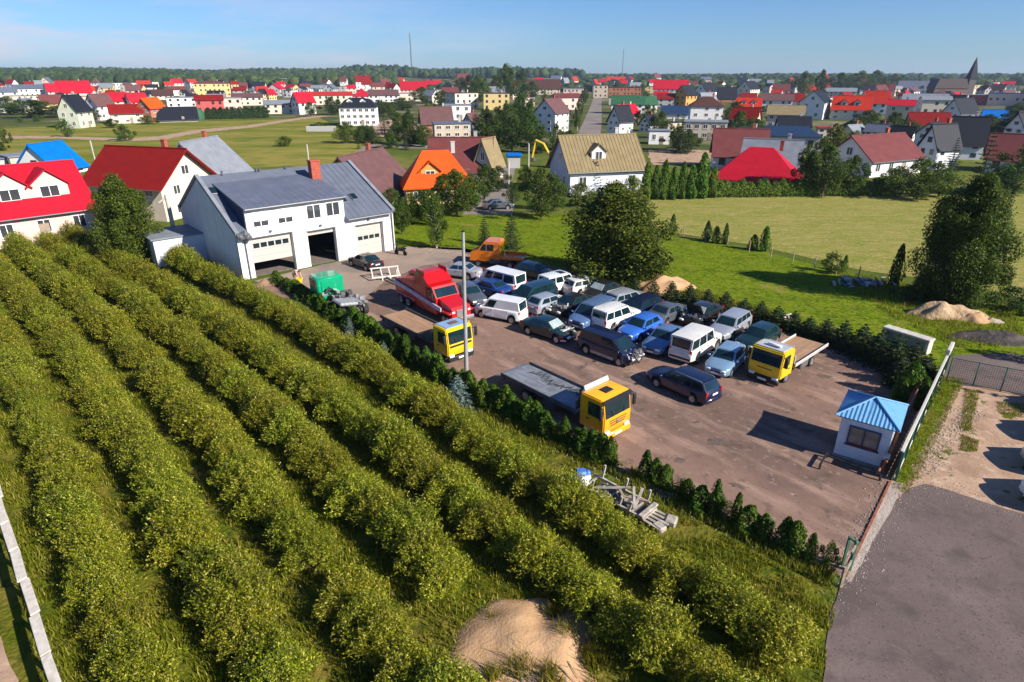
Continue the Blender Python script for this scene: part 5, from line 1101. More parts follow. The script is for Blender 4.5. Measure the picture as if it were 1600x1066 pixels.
mound('gravel_heap', 'lower end of the gravel heap, paler and flatter, to the side', at(1522, 500), 1.2, .8, .55, M_MOUND, 12, -.2)
mound('rubble_bank', 'dark rubble bank along the far edge beside the gravel heap', at(1556, 530), 3.2, 1.1, .5, M_RUBBLE, 15, -.2)
mound('rubble_bank', 'low pale rubble patch by the dark rubble bank', at(1552, 503), .8, .4, .25, M_CONCG, 16, -.2)
T = thing('rubbish_pile', 'pile of grey and blue rubbish in the grass below the birch tree', 'rubbish', at(1352, 444)); g = random.Random(8)
m = MB(); cols = [M_CONC, mat('blue_plastic', (.14, .17, .24), .5), M_WHITEMETAL, M_CHASSIS]
for i in range(70): m.box((g.gauss(0, 1.1), g.gauss(0, .5), g.uniform(.05, .35)), (g.uniform(.1, .5), g.uniform(.1, .4), g.uniform(.05, .25)), M=Matrix.Rotation(g.uniform(0, 3), 3, (g.random(), g.random(), 1)), mi=i % 4)
m.obj('debris', cols, T)
# concrete slab wall
ca, cb = at(1374, 532), at(1447, 556); T = thing('concrete_block', 'long pale concrete retaining block standing in the grass behind the yard', 'concrete block', ca, math.atan2((cb - ca).y, (cb - ca).x)); cl_ = (cb - ca).length
MB().cbox((cl_ / 2, .35, .95), (cl_, .75, .16), .03).obj('top_slab', M_CONC, T); MB().cbox((cl_ / 2, .6, .44), (cl_ - .1, .18, .86), .02).obj('back_wall', M_CONC, T); MB().cbox((cl_ - .12, .25, .44), (.2, .55, .86), .02).obj('end_wall', M_CONC, T); MB().cbox((.12, .25, .44), (.2, .55, .86), .02).obj('end_wall', M_CONC, T)
# cable spool
T = thing('cable_spool', 'pale spoked spool lying on the low spruces behind the parked cars', 'spool', at(1224, 508) + Vector((0, 0, .45)), .5); S2 = MB()
for s in (-.22, .22): S2.lathe([(.42, s - .03), (.55, s - .03), (.55, s + .03), (.42, s + .03)], 20, 'Y')
for i in range(8):
    a = 6.283 * i / 8; S2.bar((.1 * math.cos(a), -.22, .1 * math.sin(a)), (.5 * math.cos(a), -.22, .5 * math.sin(a)), .06).bar((.45 * math.cos(a), -.22, .45 * math.sin(a)), (.45 * math.cos(a), .22, .45 * math.sin(a)), .04)
S2.lathe([(.14, -.3), (.14, .3)], 12, 'Y'); o = S2.obj('spool', M_CONC, T); o.rotation_euler = (rad(55), 0, 0)

# ---- stack of scaffold frames in the grass
M_FRAME = mat('grimy_frame_paint', (0.38, 0.34, 0.29), 0.65, var=.35, scale=4, dirt=((.16, .12, .09), .8, 3))
fa, fb = at(908, 758), at(1040, 830); ln = (fb - fa).length; T = thing('trailer_frame', 'white metal frame with bars and boards lying in the grass by the hedge', 'frame', fa, math.atan2((fb - fa).y, (fb - fa).x))
m = MB()
for y in (-.5, .5): m.bar((.3, y, .45), (ln * .78, y, .45), .09, .12)
m.obj('side_rail', M_FRAME, T); m = MB()
for i in range(6): m.bar((.5 + ln * .7 * i / 5, -.5, .40), (.5 + ln * .7 * i / 5, .5, .40), .07)
m.obj('crossbar', M_FRAME, T)
for i, (x, y, l) in enumerate([(.7, .55, .75), (.9, -.5, .6), (1.9, .5, .7), (2.3, -.45, .5), (3.0, .5, .7), (2.8, -.5, .55)]): MB().bar((x, y, .4), (x + .12, y, .4 + l), .08).obj('upright', M_FRAME, T)
for i, (a, b) in enumerate([((1.0, -.4, .6), (2.2, .5, .75)), ((1.6, .4, .6), (2.5, -.3, .7)), ((2.4, .4, .95), (3.0, -.4, .6)), ((2.2, -.2, .7), (3.3, .2, .8)), ((2.75, .5, 1.0), (2.95, -.3, .6))]): MB().bar(a, b, .1, .06).obj('brace', M_WOOD if i % 2 else M_FRAME, T)
MB().cbox((2.1, 0, .3), (2.6, .8, .18), .04).obj('axle_beam', M_CHASSIS, T)
MB().cbox((ln * .80, 0, .55), (.22, 1.15, .09), .02).obj('end_board', M_FRAME, T)
for i in range(5): MB().cbox((ln * .9 + .02 * i, -.45 + .22 * i, .36), (ln * .22, .13, .05), .01, rz=.03 * i - .05).obj('plank', M_FRAME, T)
MB().cbox((ln * 1.0, .35, .3), (.45, .5, .3), .06, rz=.3).cbox((ln * .97, -.3, .3), (.5, .4, .25), .06, rz=-.2).obj('box', M_FRAME, T)
T2 = tag(MB().cbox((0, 0, .36), (.7, .62, .2), .07, M=Matrix.Rotation(.3, 3, 'X')).cbox((.3, -.3, .52), (.5, .3, .24), .08, M=Matrix.Rotation(.5, 3, 'Y')).cbox((-.1, .1, .58), (.5, .45, .22), .08, mi=1, M=Matrix.Rotation(.6, 3, 'Z')).cbox((.1, .3, .5), (.3, .35, .3), .08, mi=1, M=Matrix.Rotation(.9, 3, 'X')).obj('bundle', [mat('white_tarp', (.72, .72, .74), .6, var=.1, scale=5), mat('blue_tarp', (.06, .16, .48), .5)], None, 40), 'white and blue tarpaulin bundle at the end of the white metal frame', 'bundle'); T2.location = fa; T2.rotation_euler = (0, 0, -.7)

# ---- person at the garage, bucket, dark heap by the garage corner
def person(label, loc, rz):
    me = bpy.data.meshes.new('person'); J = dict(pel=(0, 0, .88), ch=(.30, 0, 1.08), nk=(.46, 0, 1.10), hd=(.60, 0, 1.02), ht=(.70, 0, .93)); E = [('pel', 'ch'), ('ch', 'nk'), ('nk', 'hd'), ('hd', 'ht')]; Rr = dict(pel=.155, ch=.165, nk=.065, hd=.10, ht=.07)
    for s, n in ((-1, 'l'), (1, 'r')):
        J |= {n + 'hp': (-.02, .10 * s, .84), n + 'kn': (.05, .12 * s, .46), n + 'an': (-.03, .13 * s, .07), n + 'to': (.13, .14 * s, .03), n + 'sh': (.38, .2 * s, 1.06), n + 'el': (.48, .22 * s, .78), n + 'wr': (.60, .17 * s, .56), n + 'ha': (.64, .15 * s, .47)}
        E += [('pel', n + 'hp'), (n + 'hp', n + 'kn'), (n + 'kn', n + 'an'), (n + 'an', n + 'to'), ('ch', n + 'sh'), (n + 'sh', n + 'el'), (n + 'el', n + 'wr'), (n + 'wr', n + 'ha')]
        Rr |= {n + 'hp': .10, n + 'kn': .065, n + 'an': .045, n + 'to': .035, n + 'sh': .065, n + 'el': .045, n + 'wr': .032, n + 'ha': .035}
    K = list(J); me.from_pydata([J[k] for k in K], [(K.index(a), K.index(b)) for a, b in E], []); o = bpy.data.objects.new('person', me); COL.objects.link(o)
    sk = o.modifiers.new('skin', 'SKIN'); me.skin_vertices.new() if not me.skin_vertices else None
    for i, k in enumerate(K): me.skin_vertices[0].data[i].radius = (Rr[k],) * 2
    me.skin_vertices[0].data[0].use_root = True; ss = o.modifiers.new('sub', 'SUBSURF'); ss.levels = 2; ss.render_levels = 2
    dg = bpy.context.evaluated_depsgraph_get(); nm = bpy.data.meshes.new_from_object(o.evaluated_get(dg)); bpy.data.objects.remove(o); nm.name = 'person'
    for mm in (mat('pink_shirt', (.72, .36, .36), .8), mat('beige_trousers', (.42, .30, .22), .8), mat('skin', (.55, .32, .22), .6), mat('dark_shoe', (.04, .035, .03), .7)): nm.materials.append(mm)
    for p in nm.polygons:
        c = p.center; p.use_smooth = True
        p.material_index = 3 if c.z < .09 else 1 if (c.z < .93 and c.x < .2) else 2 if (c.x > .5 or (c.z < .86 and abs(c.y) > .1)) else 0
    o = link('person', nm, None, loc, (0, 0, rz)); tag(o, label, 'person'); MB().lathe([(.01, .13), (.07, .11), (.11, .03), (.105, -.04)], 12, 'Z').obj('hair', mat('brown_hair', (.10, .06, .035), .8), o, 60).location = (.63, 0, 1.05); return o
person('person in a pink top bending over at the open garage door', at(461, 441), rad(-20))
T = thing('bucket', 'yellow tub beside the bending person in the pink top', 'bucket', at(468, 442)); MB().lathe([(.22, 0), (.30, .36), (.33, .38), (.33, .42), (.27, .42), (.22, .08), (.01, .08)], 14).obj('tub', P_YELLOW, T, 40); MB().tube([(-.3, 0, .38), (-.2, .05, .5), (.2, .05, .5), (.3, 0, .38)], .015, 5).obj('handle', M_STEEL, T)
mound('dirt_heap', 'brown dirt heap in the doorway of the first garage door', at(420, 443), 1.5, .8, .4, mat('brown_soil', (.24, .15, .09), .9, var=.2, bump=.6), 21, GANG)
T = thing('scooter', 'black motor scooter leaning by the far corner of the workshop', 'scooter', at(627, 399), rad(150)); MB().cbox((0, 0, .55), (1.0, .3, .25), .08).cbox((-.35, 0, .75), (.6, .26, .14), .05).cbox((.55, 0, .7), (.12, .32, .7), .04, M=Matrix.Rotation(-.3, 3, 'Y')).obj('body', P_BLACK, T); MB().tube([(.62, -.3, 1.02), (.62, .3, 1.02)], .025, 6).obj('handlebar', M_BLK, T)
for x in (-.5, .6): MB().lathe([(.05, -.06), (.22, -.06), (.26, 0), (.22, .06), (.05, .06)], 14, 'Y', (x, 0, .26)).obj('wheel', M_TYRE, T)
# ================================================================== HOUSES
M_FARWIN = mat('far_window', (0.035, 0.04, 0.05), 0.1, var=0.2, spec=0.7)
FW = MB().box((0, 0, 0), (1, .06, 1)).mesh('window', M_FARWIN)
def house(label, base, rz, L, D, eh, rh, wall, roof, rtype='gable', storeys=2, near=False, chim=1, cat='house', dormers=(), cols=None, group=None, name='house', gablewin=True, over=.45, seams=False, dwall=None):
    """base = middle of the front wall's foot; x runs along the front, the house reaches D back along +y"""
    T = thing(name, label, cat, base, rz, group); w2 = L / 2
    m = MB(); zt = eh
    if rtype == 'gable':
        gab = [(0, -.3), (D, -.3), (D, eh), (D / 2, eh + rh - .05), (0, eh)]; n = 5
        vs = [(-w2, y, z) for y, z in gab] + [(w2, y, z) for y, z in gab]
        m.add(vs, [tuple(range(n - 1, -1, -1)), tuple(range(n, 2 * n))] + [(i, (i + 1) % n, n + (i + 1) % n, n + i) for i in range(n)])
    else: m.box((0, D / 2, eh / 2 - .15), (L, D, eh + .3))
    m.obj('wall', wall, T)
    r = MB(); s = rh / (D / 2) if rtype != 'flat' else 0; o = over; t = .16
    if rtype == 'gable':
        r.slab([(-w2 - o, -o, eh - s * o + .12), (w2 + o, -o, eh - s * o + .12), (w2 + o, D / 2, eh + rh + .12), (-w2 - o, D / 2, eh + rh + .12)], t)
        r.slab([(-w2 - o, D / 2, eh + rh + .12), (w2 + o, D / 2, eh + rh + .12), (w2 + o, D + o, eh - s * o + .12), (-w2 - o, D + o, eh - s * o + .12)], t)
        MB().tube([(-w2 - o, D / 2, eh + rh + .13), (w2 + o, D / 2, eh + rh + .13)], .11, 6).obj('ridge', roof, T)
        if near: MB().tube([(-w2 - o, -o - .05, eh - s * o + .04), (w2 + o, -o - .05, eh - s * o + .04)], .07, 6).obj('gutter', M_GUTTER, T)
    elif rtype in ('hip', 'pyramid'):
        k = max(0, w2 - D / 2) if rtype == 'hip' else 0
        if rtype == 'hip': k = max(k, w2 * .28)
        a, b, c, d = (-w2 - o, -o, eh), (w2 + o, -o, eh), (w2 + o, D + o, eh), (-w2 - o, D + o, eh); e, f = (-k, D / 2, eh + rh), (k + .01, D / 2, eh + rh)
        r.add([a, b, c, d, e, f, ] + [(p[0], p[1], p[2] - t) for p in (a, b, c, d)], [(0, 1, 5, 4), (1, 2, 5), (2, 3, 4, 5), (3, 0, 4), (0, 6, 7, 1), (1, 7, 8, 2), (2, 8, 9, 3), (3, 9, 6, 0), (9, 8, 7, 6)])
    elif rtype == 'flat':
        r.cbox((0, D / 2, eh + .12), (L + .5, D + .5, .24), .04)
    elif rtype == 'mansard':
        q = D * .22; a = [(-w2 - o, -o, eh), (w2 + o, -o, eh), (w2 + o, D + o, eh), (-w2 - o, D + o, eh)]; b = [(-w2 + q, q, eh + rh * .8), (w2 - q, q, eh + rh * .8), (w2 - q, D - q, eh + rh * .8), (-w2 + q, D - q, eh + rh * .8)]; c = [(-w2 + D / 2, D / 2, eh + rh), (w2 - D / 2 + .01, D / 2, eh + rh)]
        r.add(a + b + c, [(0, 1, 5, 4), (1, 2, 6, 5), (2, 3, 7, 6), (3, 0, 4, 7), (4, 5, 9, 8), (5, 6, 9), (6, 7, 8, 9), (7, 4, 8), (3, 2, 1, 0)])
    ro = r.obj('roof', roof, T)
    if seams:
        sm = MB(); k = int(L / .5)
        for i in range(k + 1): x = -w2 - o + .05 + (L + 2 * o - .1) * i / k; sm.bar((x, -o + .02, eh - s * o + .16), (x, D / 2, eh + rh + .16), .05, .05)
        tag(sm.obj('roof_seams', roof, T), kind='stuff')
    for i in range(chim):
        x = w2 * (.45 - .9 * i + .1 * math.sin(L * 7 + i)); MB().box((x, D / 2 + .5, eh + rh + .25), (.55, .5, 1.5)).box((x, D / 2 + .5, eh + rh + 1.02), (.65, .6, .1)).obj('chimney', M_CHIM if (int(L * 10) + i) % 2 else W_GREY, T)
    # windows
    fh = eh / storeys; ww, wh = min(1.2, L / 6), min(1.35, fh * .5)
    def win(x, y, z, ax, w=None):
        if near: window(T, x, y, z, w or ww, wh, ax)
        else:
            o_ = link('window', FW, T, (x, y - .0, z), (0, 0, math.atan2(ax[1], ax[0]) + math.pi / 2), (w or ww, 1, wh))
    cn_ = cols or max(2, int(L / 3.0))
    for j in range(storeys):
        for i in range(cn_):
            x = -w2 + L * (i + .5) / cn_
            if (i * 7 + j * 3 + int(L * 10)) % 6 == 5 and not cols: continue
            win(x, 0, fh * (j + .55), (0, -1))
        for sd in (-1, 1):
            for i in range(2): win(sd * w2, D * (.28 + .44 * i), fh * (j + .55), (sd, 0), ww * .9)
    if rtype == 'gable' and gablewin and rh > 2:
        for sd in (-1, 1): win(sd * w2, D / 2, eh + rh * .32, (sd, 0))
    if storeys >= 1 and near: MB().cbox((-w2 + L * .62, -.03, 1.02), (.95, .08, 2.0), .01).obj('door', M_WOOD, T)
    for (fx, dw, dh) in dormers:
        x = fx * L; y0 = D * .14; z0_ = eh + rh * .28 - .1; yb = D * .48
        m = MB(); g5 = [(x - dw / 2, z0_ - .6), (x + dw / 2, z0_ - .6), (x + dw / 2, z0_ + dh), (x, z0_ + dh + dw * .42), (x - dw / 2, z0_ + dh)]
        m.prism(g5, y0, yb); dd = m.obj('dormer', dwall or wall, T)
        rr = MB(); hh = z0_ + dh; oo = .28
        for sgn in (-1, 1): rr.slab([(x + sgn * (dw / 2 + oo), y0 - oo, hh - oo * .84 + .1), (x, y0 - oo, hh + dw * .42 + .1), (x, yb + .6, hh + dw * .42 + .1), (x + sgn * (dw / 2 + oo), yb + .6, hh - oo * .84 + .1)][::sgn], .12)
        rr.obj('dormer_roof', roof, dd)
        if near: f = window(T, x, y0, z0_ + dh * .55, dw * .5, min(1.2, dh), (0, -1))
        else: link('window', FW, dd, (x, y0, z0_ + dh * .5), (0, 0, 0), (dw * .5, 1, dh * .7))
    return T
def house_ab(label, A, B, D, ey, ry, wall, roof, **k):
    """front wall foot from pixel A to pixel B; ey, ry = picture heights of eave and ridge near B"""
    a, b = at(*A), at(*B); d = b - a; L = d.length; c = (a + b) / 2; rz = math.atan2(d.y, d.x); kx = mpp(c)
    mid = (A[1] + B[1]) / 2; eh = (mid - ey) * kx / .97; 
    bk = c + Vector((-d.y, d.x, 0)).normalized() * D / 2
    z = eh
    while pix(bk + Vector((0, 0, z)))[1] > ry and z < 30: z += .1
    return house(label, c, rz, L, D, eh, max(z - eh, .6), wall, roof, **k)
def house_px(label, px, py, wpx, ehp, rhp, yaw, wall, roof, ratio=.75, **k):
    """foot of the near side at (px, py); wpx = width seen; yaw turns the front away from the line of sight"""
    p = at(px, py); kx = mpp(p); W_ = wpx * kx; c, s = abs(math.cos(rad(yaw))), abs(math.sin(rad(yaw))); L = W_ / (c + ratio * s); D = L * ratio
    v = Vector((p.x, p.y, 0)).normalized(); ext = (D * c + L * s) / 2; ctr = p + v * ext; rz = math.atan2(v.y, v.x) - math.pi / 2 + rad(yaw)
    base = ctr - Vector((-math.sin(rz), math.cos(rz), 0)) * D / 2
    return house(label, base, rz, L, D, ehp * kx, rhp * kx, wall, roof, **k)

# ---- nearest houses
house_ab('cream house with bright red roof and two gabled dormers behind the orchard', (-75, 402), (157, 366), 10, 338, 263, W_PINK, R_RED, near=True, storeys=1, chim=0, dormers=((-.02, 3.5, 1.35), (.25, 3.5, 1.35)), cols=4)
house_ab('house with brick red roof and balconied gable behind the dark spruce', (152, 338), (262, 347), 8.5, 287, 232, W_CREAM, R_BRICKRED, near=True, storeys=2, chim=1, over=.9)
house_ab('white house with slate grey roof just behind the workshop', (347, 306), (394, 290), 9.5, 272, 219, W_WHITE, R_GREY, near=True, storeys=1, chim=1, over=.6)
house_ab('low building with bright blue sheet roof in the meadow', (92, 276), (138, 267), 8, 262, 224, W_WHITE, R_BLUE, near=False, storeys=1, chim=0)
house_ab('plain beige flat roofed block beside the bright blue roof', (22, 272), (84, 266), 6, 246, 244, W_BEIGE, R_GREY, rtype='flat', storeys=1, chim=0)
house_ab('grey flat roofed shed behind the red roofed cream house', (-30, 276), (22, 270), 7, 252, 246, W_GREY, R_GREYBLUE, rtype='flat', storeys=1, chim=0)
house_ab('house with mauve brown roof right behind the workshop', (596, 326), (652, 304), 11, 300, 240, W_YEL, R_MAUVE, near=True, storeys=1, chim=1, over=.7)
house_px('house with vivid orange hip roof among the trees', 684, 320, 112, 26, 52, 8, W_YEL, R_ORANGE, ratio=.6, rtype='hip', near=True, storeys=1, dormers=((-.12, 2.6, .9),), dwall=W_ORANGE)
house_px('long farmhouse with maroon sheet roof behind the orange roofed house', 722, 284, 100, 18, 44, -4, W_CREAM, R_MAROON, ratio=.7, near=True, storeys=1)
house_px('cream gabled house with tan roof end next to the maroon farmhouse', 764, 284, 46, 26, 36, 62, W_CREAM, R_TAN, ratio=.8, near=True, storeys=1, chim=0)
house_ab('house with ribbed tan sheet roof and a small white gabled dormer', (890, 307), (1004, 301), 9.0, 266, 212, W_BLUISH, R_TAN, near=True, storeys=1, chim=1, seams=True, dormers=((-.09, 2.2, 1.2),), dwall=W_WHITE, over=.5)
house_px('bungalow with crimson hip roof and skylights behind the long hedge', 1180, 298, 132, 14, 46, -3, W_CREAM, R_RED, ratio=.8, rtype='hip', near=True, storeys=1, chim=1)
house_px('house with dull maroon roof behind the crimson hip roof', 1150, 266, 84, 22, 36, 6, W_WHITE, R_MAROON, ratio=.8, near=False, storeys=1)
house_px('house with pale grey metal roof behind the crimson hip roof', 1200, 276, 86, 18, 34, -4, W_GREY, R_GREY, ratio=.7, storeys=1)
house_px('long low building with dark blue roof above the pale grey roof', 1224, 236, 98, 22, 14, 2, W_GREY, R_DBLUE, ratio=.4, storeys=1, chim=0, rtype='hip')
house_ab('white house with wide dusty maroon roof beyond the hayfield', (1358, 278), (1437, 270), 9.5, 250, 211, W_WHITE, R_MAROON, near=True, storeys=1, chim=1)
house_px('white gabled house with charcoal roof right of the dusty maroon roof', 1458, 266, 56, 34, 32, 52, W_BLUISH, R_DARK, storeys=2)
house_px('tall house with charcoal roof and white roof trim near the dark spruce', 1500, 250, 52, 26, 36, 14, W_BLUISH, R_DARK, storeys=2)
house_px('house with dusty maroon roof at the edge of the frame beyond the hayfield', 1582, 272, 84, 22, 34, 4, W_BLUISH, R_MAROON, storeys=1)
house_px('white gabled house with dark roof edge above the maroon roof', 1592, 222, 46, 20, 22, 60, W_WHITE, R_DARK, storeys=2)
# ---- the town, nearer rows first
TOWN = [
 # left part
 ('white gabled house with black roof at the meadow edge', 124, 201, 46, 26, 26, 58, W_PGREEN, R_DARK, {}),
 ('white gabled house with mauve roof near the meadow edge', 162, 188, 40, 22, 18, 40, W_WHITE, R_MAUVE, {}),
 ('cream house with long dark red roof above the round bush', 201, 193, 44, 15, 14, 0, W_CREAM, R_BRICKRED, {}),
 ('unplastered orange brick house with gable to the meadow', 241, 192, 40, 22, 16, 48, W_BRICK, R_ORANGE, {}),
 ('black roofed shed at the end of the conifer hedge', 280, 191, 54, 4, 20, 0, W_GREY, R_DARK, dict(chim=0, storeys=1)),
 ('white block with four dark windows behind the black shed', 286, 168, 42, 14, 2, 0, W_WHITE, R_GREY, dict(rtype='flat', chim=0)),
 ('red walled house behind the conifer hedge', 330, 176, 40, 18, 8, 0, W_RED, R_BRICKRED, {}),
 ('salmon pink house next to the red walled one', 362, 175, 34, 20, 6, 0, W_PINK, R_GREY, dict(rtype='flat', chim=0)),
 ('yellow apartment block under the forest', 334, 152, 52, 20, 4, 0, W_YEL, R_MAROON, dict(rtype='hip', storeys=3)),
 ('ochre house with maroon roof below the red roofed pair', 84, 172, 28, 10, 14, 0, W_YEL, R_MAROON, {}),
 ('house with large bright red roof, one of the pair under the forest', 120, 156, 44, 10, 20, 0, W_WHITE, R_RED, {}),
 ('smaller house with bright red roof beside the larger one of the pair', 90, 152, 30, 8, 14, 12, W_WHITE, R_RED, {}),
 ('white row house with slate roof at the left town edge', 48, 152, 50, 12, 7, 0, W_WHITE, R_GREYBLUE, {}),
 ('cream low block in front of the slate roofed row house', 42, 160, 52, 9, 2, 0, W_CREAM, R_TAN, dict(rtype='flat', chim=0)),
 ('small white house with blue grey roof at the frame edge under the forest', 12, 156, 30, 11, 8, 0, W_WHITE, R_GREYBLUE, {}),
 ('house with scarlet roof behind the mauve roofed gable', 186, 168, 34, 9, 14, 0, W_CREAM, R_RED, {}),
 ('house with scarlet roof and steep gable beside the brick house', 216, 168, 32, 8, 15, 20, W_WHITE, R_RED, {}),
 ('dark roofed low house between scarlet roofs and yellow block', 252, 156, 36, 6, 10, 0, W_CREAM, R_BROWN, {}),
 ('white row of flats behind the scarlet roofs', 190, 140, 60, 9, 3, 0, W_WHITE, R_GREY, dict(rtype='flat', chim=0)),
 ('white low house among the conifers right of the salmon house', 388, 165, 44, 12, 6, 0, W_CREAM, R_MAUVE, {}),
 ('cream warehouse with low roof above the dirt track', 438, 178, 44, 14, 6, 0, W_CREAM, R_GREY, dict(chim=0)),
 ('house with red roof and white gable above the dirt track', 476, 179, 36, 18, 16, 30, W_WHITE, R_RED, {}),
 ('cream terrace behind the red roofed white gable', 520, 164, 62, 14, 5, 0, W_CREAM, R_ORRED, {}),
 ('house with red tent shaped roof beside the cream terrace', 566, 156, 26, 5, 14, 0, W_WHITE, R_RED, dict(rtype='pyramid')),
 ('white villa with charcoal mansard roof standing alone in the meadow', 563, 197, 60, 27, 16, -6, W_WHITE, R_DARK, dict(rtype='mansard', storeys=3, cols=6, chim=0, dormers=((-.2, 2.2, 1.3), (.16, 2.2, 1.3)))),
 ('long white house with mauve roof behind the villa', 600, 160, 46, 10, 9, 0, W_WHITE, R_MAUVE, {}),
 ('long cream house with flat roof right of the mauve roofed one', 640, 158, 40, 11, 3, 0, W_CREAM, R_GREY, dict(rtype='flat')),
 ('house with brown red roof and orange brick gable amid garden trees', 682, 209, 52, 16, 26, 8, W_BRICK, R_MAUVE, {}),
 ('beige three storey cube house with flat roof amid garden trees', 706, 228, 60, 32, 3, 6, W_BEIGE, R_GREYBLUE, dict(rtype='flat', storeys=3, cols=4, chim=1)),
 ('white gabled house beside the beige cube house', 738, 210, 28, 18, 14, 55, W_WHITE, R_MAUVE, {}),
 ('white flat roofed house behind the beige cube house', 716, 188, 40, 22, 3, 0, W_WHITE, R_GREY, dict(rtype='flat')),
 ('cream block with yellow side wall behind the white flat roofed house', 722, 172, 52, 24, 2, 30, W_CREAM, R_BROWN, dict(rtype='flat', storeys=3)),
 ('mustard yellow block with flat roof behind the big garden trees', 776, 172, 40, 24, 2, 0, W_YEL, R_BROWN, dict(rtype='flat', storeys=3, chim=1)),
 ('red roofed cluster house below the radio mast', 646, 148, 40, 7, 14, 0, W_PINK, R_RED, dict(chim=2)),
 ('small red roofed house beside the one below the radio mast', 676, 142, 28, 6, 10, 0, W_WHITE, R_RED, {}),
 ('tall white gabled house with grey side beside the town street', 862, 208, 56, 30, 22, 62, W_WHITE, R_MAUVE, dict(storeys=3)),
 ('pink terrace climbing behind the tall white gabled house', 884, 172, 50, 18, 6, 24, W_PINK, R_MAROON, {}),
 ('pale pink block at the head of the pink terrace', 898, 152, 36, 12, 4, 0, W_PINK, R_GREY, dict(rtype='flat')),
 ('brown complex with dark roof beyond the tall trees', 846, 148, 58, 8, 16, 0, W_BEIGE, R_BROWN, dict(chim=2)),
 ('beige corner block at the top of the town street', 938, 153, 22, 18, 2, 0, W_BEIGE, R_BROWN, dict(rtype='flat', storeys=3)),
 ('brick terrace with flat roof at the top of the town street', 976, 150, 50, 12, 2, 0, W_BRICK, R_BROWN, dict(rtype='flat', storeys=2)),
 ('house with wide red roof behind the brick terrace', 962, 134, 30, 5, 9, 0, W_PINK, R_ORRED, {}),
 ('white gabled house with black roof beside the town street', 968, 216, 40, 26, 24, 50, W_WHITE, R_DARK, dict(storeys=3)),
 ('house with wide green roof behind the black roofed white gable', 980, 178, 50, 14, 14, 0, W_WHITE, R_GREEN, {}),
 ('second green roofed house, smaller, beside the wide green roof', 1010, 178, 32, 14, 12, 24, W_PGREEN, R_GREEN, {}),
 ('tall grey and white cube house among the dark conifers', 1100, 219, 64, 26, 3, 0, W_BEIGE, R_GREY, dict(rtype='flat', cols=5, chim=1)),
 ('white block with maroon brown hip roof', 1100, 194, 52, 26, 16, 6, W_WHITE, R_BROWN, dict(rtype='hip', storeys=3, chim=1)),
 ('low white house with bright blue lean roof beside the maroon brown hip roof', 1054, 186, 42, 8, 12, 0, W_WHITE, R_DBLUE, {}),
 ('small white garage house with three windows near the dark conifer', 1028, 226, 34, 20, 3, 6, W_WHITE, R_GREY, dict(rtype='flat', storeys=1, chim=0)),
 ('long hall with wide crimson roof over dark walls', 1046, 152, 52, 12, 15, 0, W_GREY, R_RED, {}),
 ('ochre timbered house with dark diagonal roof edge', 1070, 168, 34, 18, 16, 55, W_ORANGE, R_DARK, {}),
 ('white twin gabled house with black roof bands', 1103, 158, 38, 14, 14, 50, W_WHITE, R_DARK, {}),
 ('house with steep charcoal roof right of the twin gables', 1134, 160, 30, 6, 18, 10, W_BRICK, R_DARK, {}),
 ('cream gabled house with black edged roof', 1168, 152, 34, 12, 13, 62, W_CREAM, R_DARK, {}),
 ('house with coral red roof and two dormers', 1168, 177, 36, 10, 14, 0, W_WHITE, R_ORRED, dict(dormers=((-.2, 2.0, 1.0), (.2, 2.0, 1.0)))),
 ('house with mauve grey roof and white wall right of the coral red roof', 1212, 172, 46, 14, 10, 0, W_WHITE, R_MAUVE, {}),
 ('pink house with flat tan roof and red ground floor', 1224, 200, 52, 20, 14, 0, W_PINK, R_TAN, dict(cols=4)),
 ('white gabled house with four upper windows and black roof', 1270, 187, 46, 26, 18, 78, W_WHITE, R_DARK, dict(storeys=2)),
 ('house with maroon roof hidden behind the white gable', 1238, 166, 30, 8, 12, 0, W_PINK, R_BRICKRED, {}),
 ('house with large coral red roof and two gables', 1326, 188, 54, 16, 22, 0, W_CREAM, R_ORRED, dict(dormers=((-.2, 2.4, 1.2), (.14, 2.4, 1.2)))),
 ('white house with coral red roof stepping up behind the gabled one', 1364, 178, 34, 16, 20, 0, W_WHITE, R_ORRED, {}),
 ('cream house with low grey roof behind the coral red roofs', 1312, 152, 44, 8, 6, 0, W_CREAM, R_GREY, {}),
 ('beige house with crimson roof edge above the garden trees', 1402, 190, 36, 24, 8, 0, W_BEIGE, R_RED, {}),
 ('long white house with grey roof behind the beige one', 1440, 176, 60, 18, 10, 0, W_WHITE, R_GREY, {}),
 ('cream house with two storeys left of the black roofed gable', 1456, 180, 44, 22, 6, 12, W_CREAM, R_GREY, {}),
 ('house with maroon red stepped roof before the black roofed gable', 1446, 204, 60, 8, 20, 10, W_PINK, R_BRICKRED, {}),
 ('white gabled house with steep black roof below the church', 1496, 194, 50, 16, 24, 56, W_WHITE, R_DARK, {}),
 ('large hall with grey green roof before the church', 1438, 148, 66, 6, 16, 0, W_WHITE, R_GREYBLUE, dict(chim=0)),
 ('salmon pink factory with white window band', 1576, 166, 58, 18, 4, 0, W_PINK, R_DBLUE, dict(rtype='flat', chim=0, storeys=1)),
 ('factory wing with red roof edge beside the salmon factory', 1524, 164, 44, 14, 3, 0, W_RED, R_GREY, dict(rtype='flat', chim=0)),
 ('shed with bright blue roof near the white dome', 1550, 192, 34, 8, 12, 10, W_WHITE, R_BLUE, dict(chim=0, storeys=1)),
 ('low house with dark roof at the frame edge below the factory', 1588, 186, 30, 8, 10, 0, W_CREAM, R_DARK, {}),
 ('house with scarlet hip roof near the tall poplars', 1264, 146, 26, 5, 10, 0, W_CREAM, R_ORRED, dict(rtype='hip')),
]
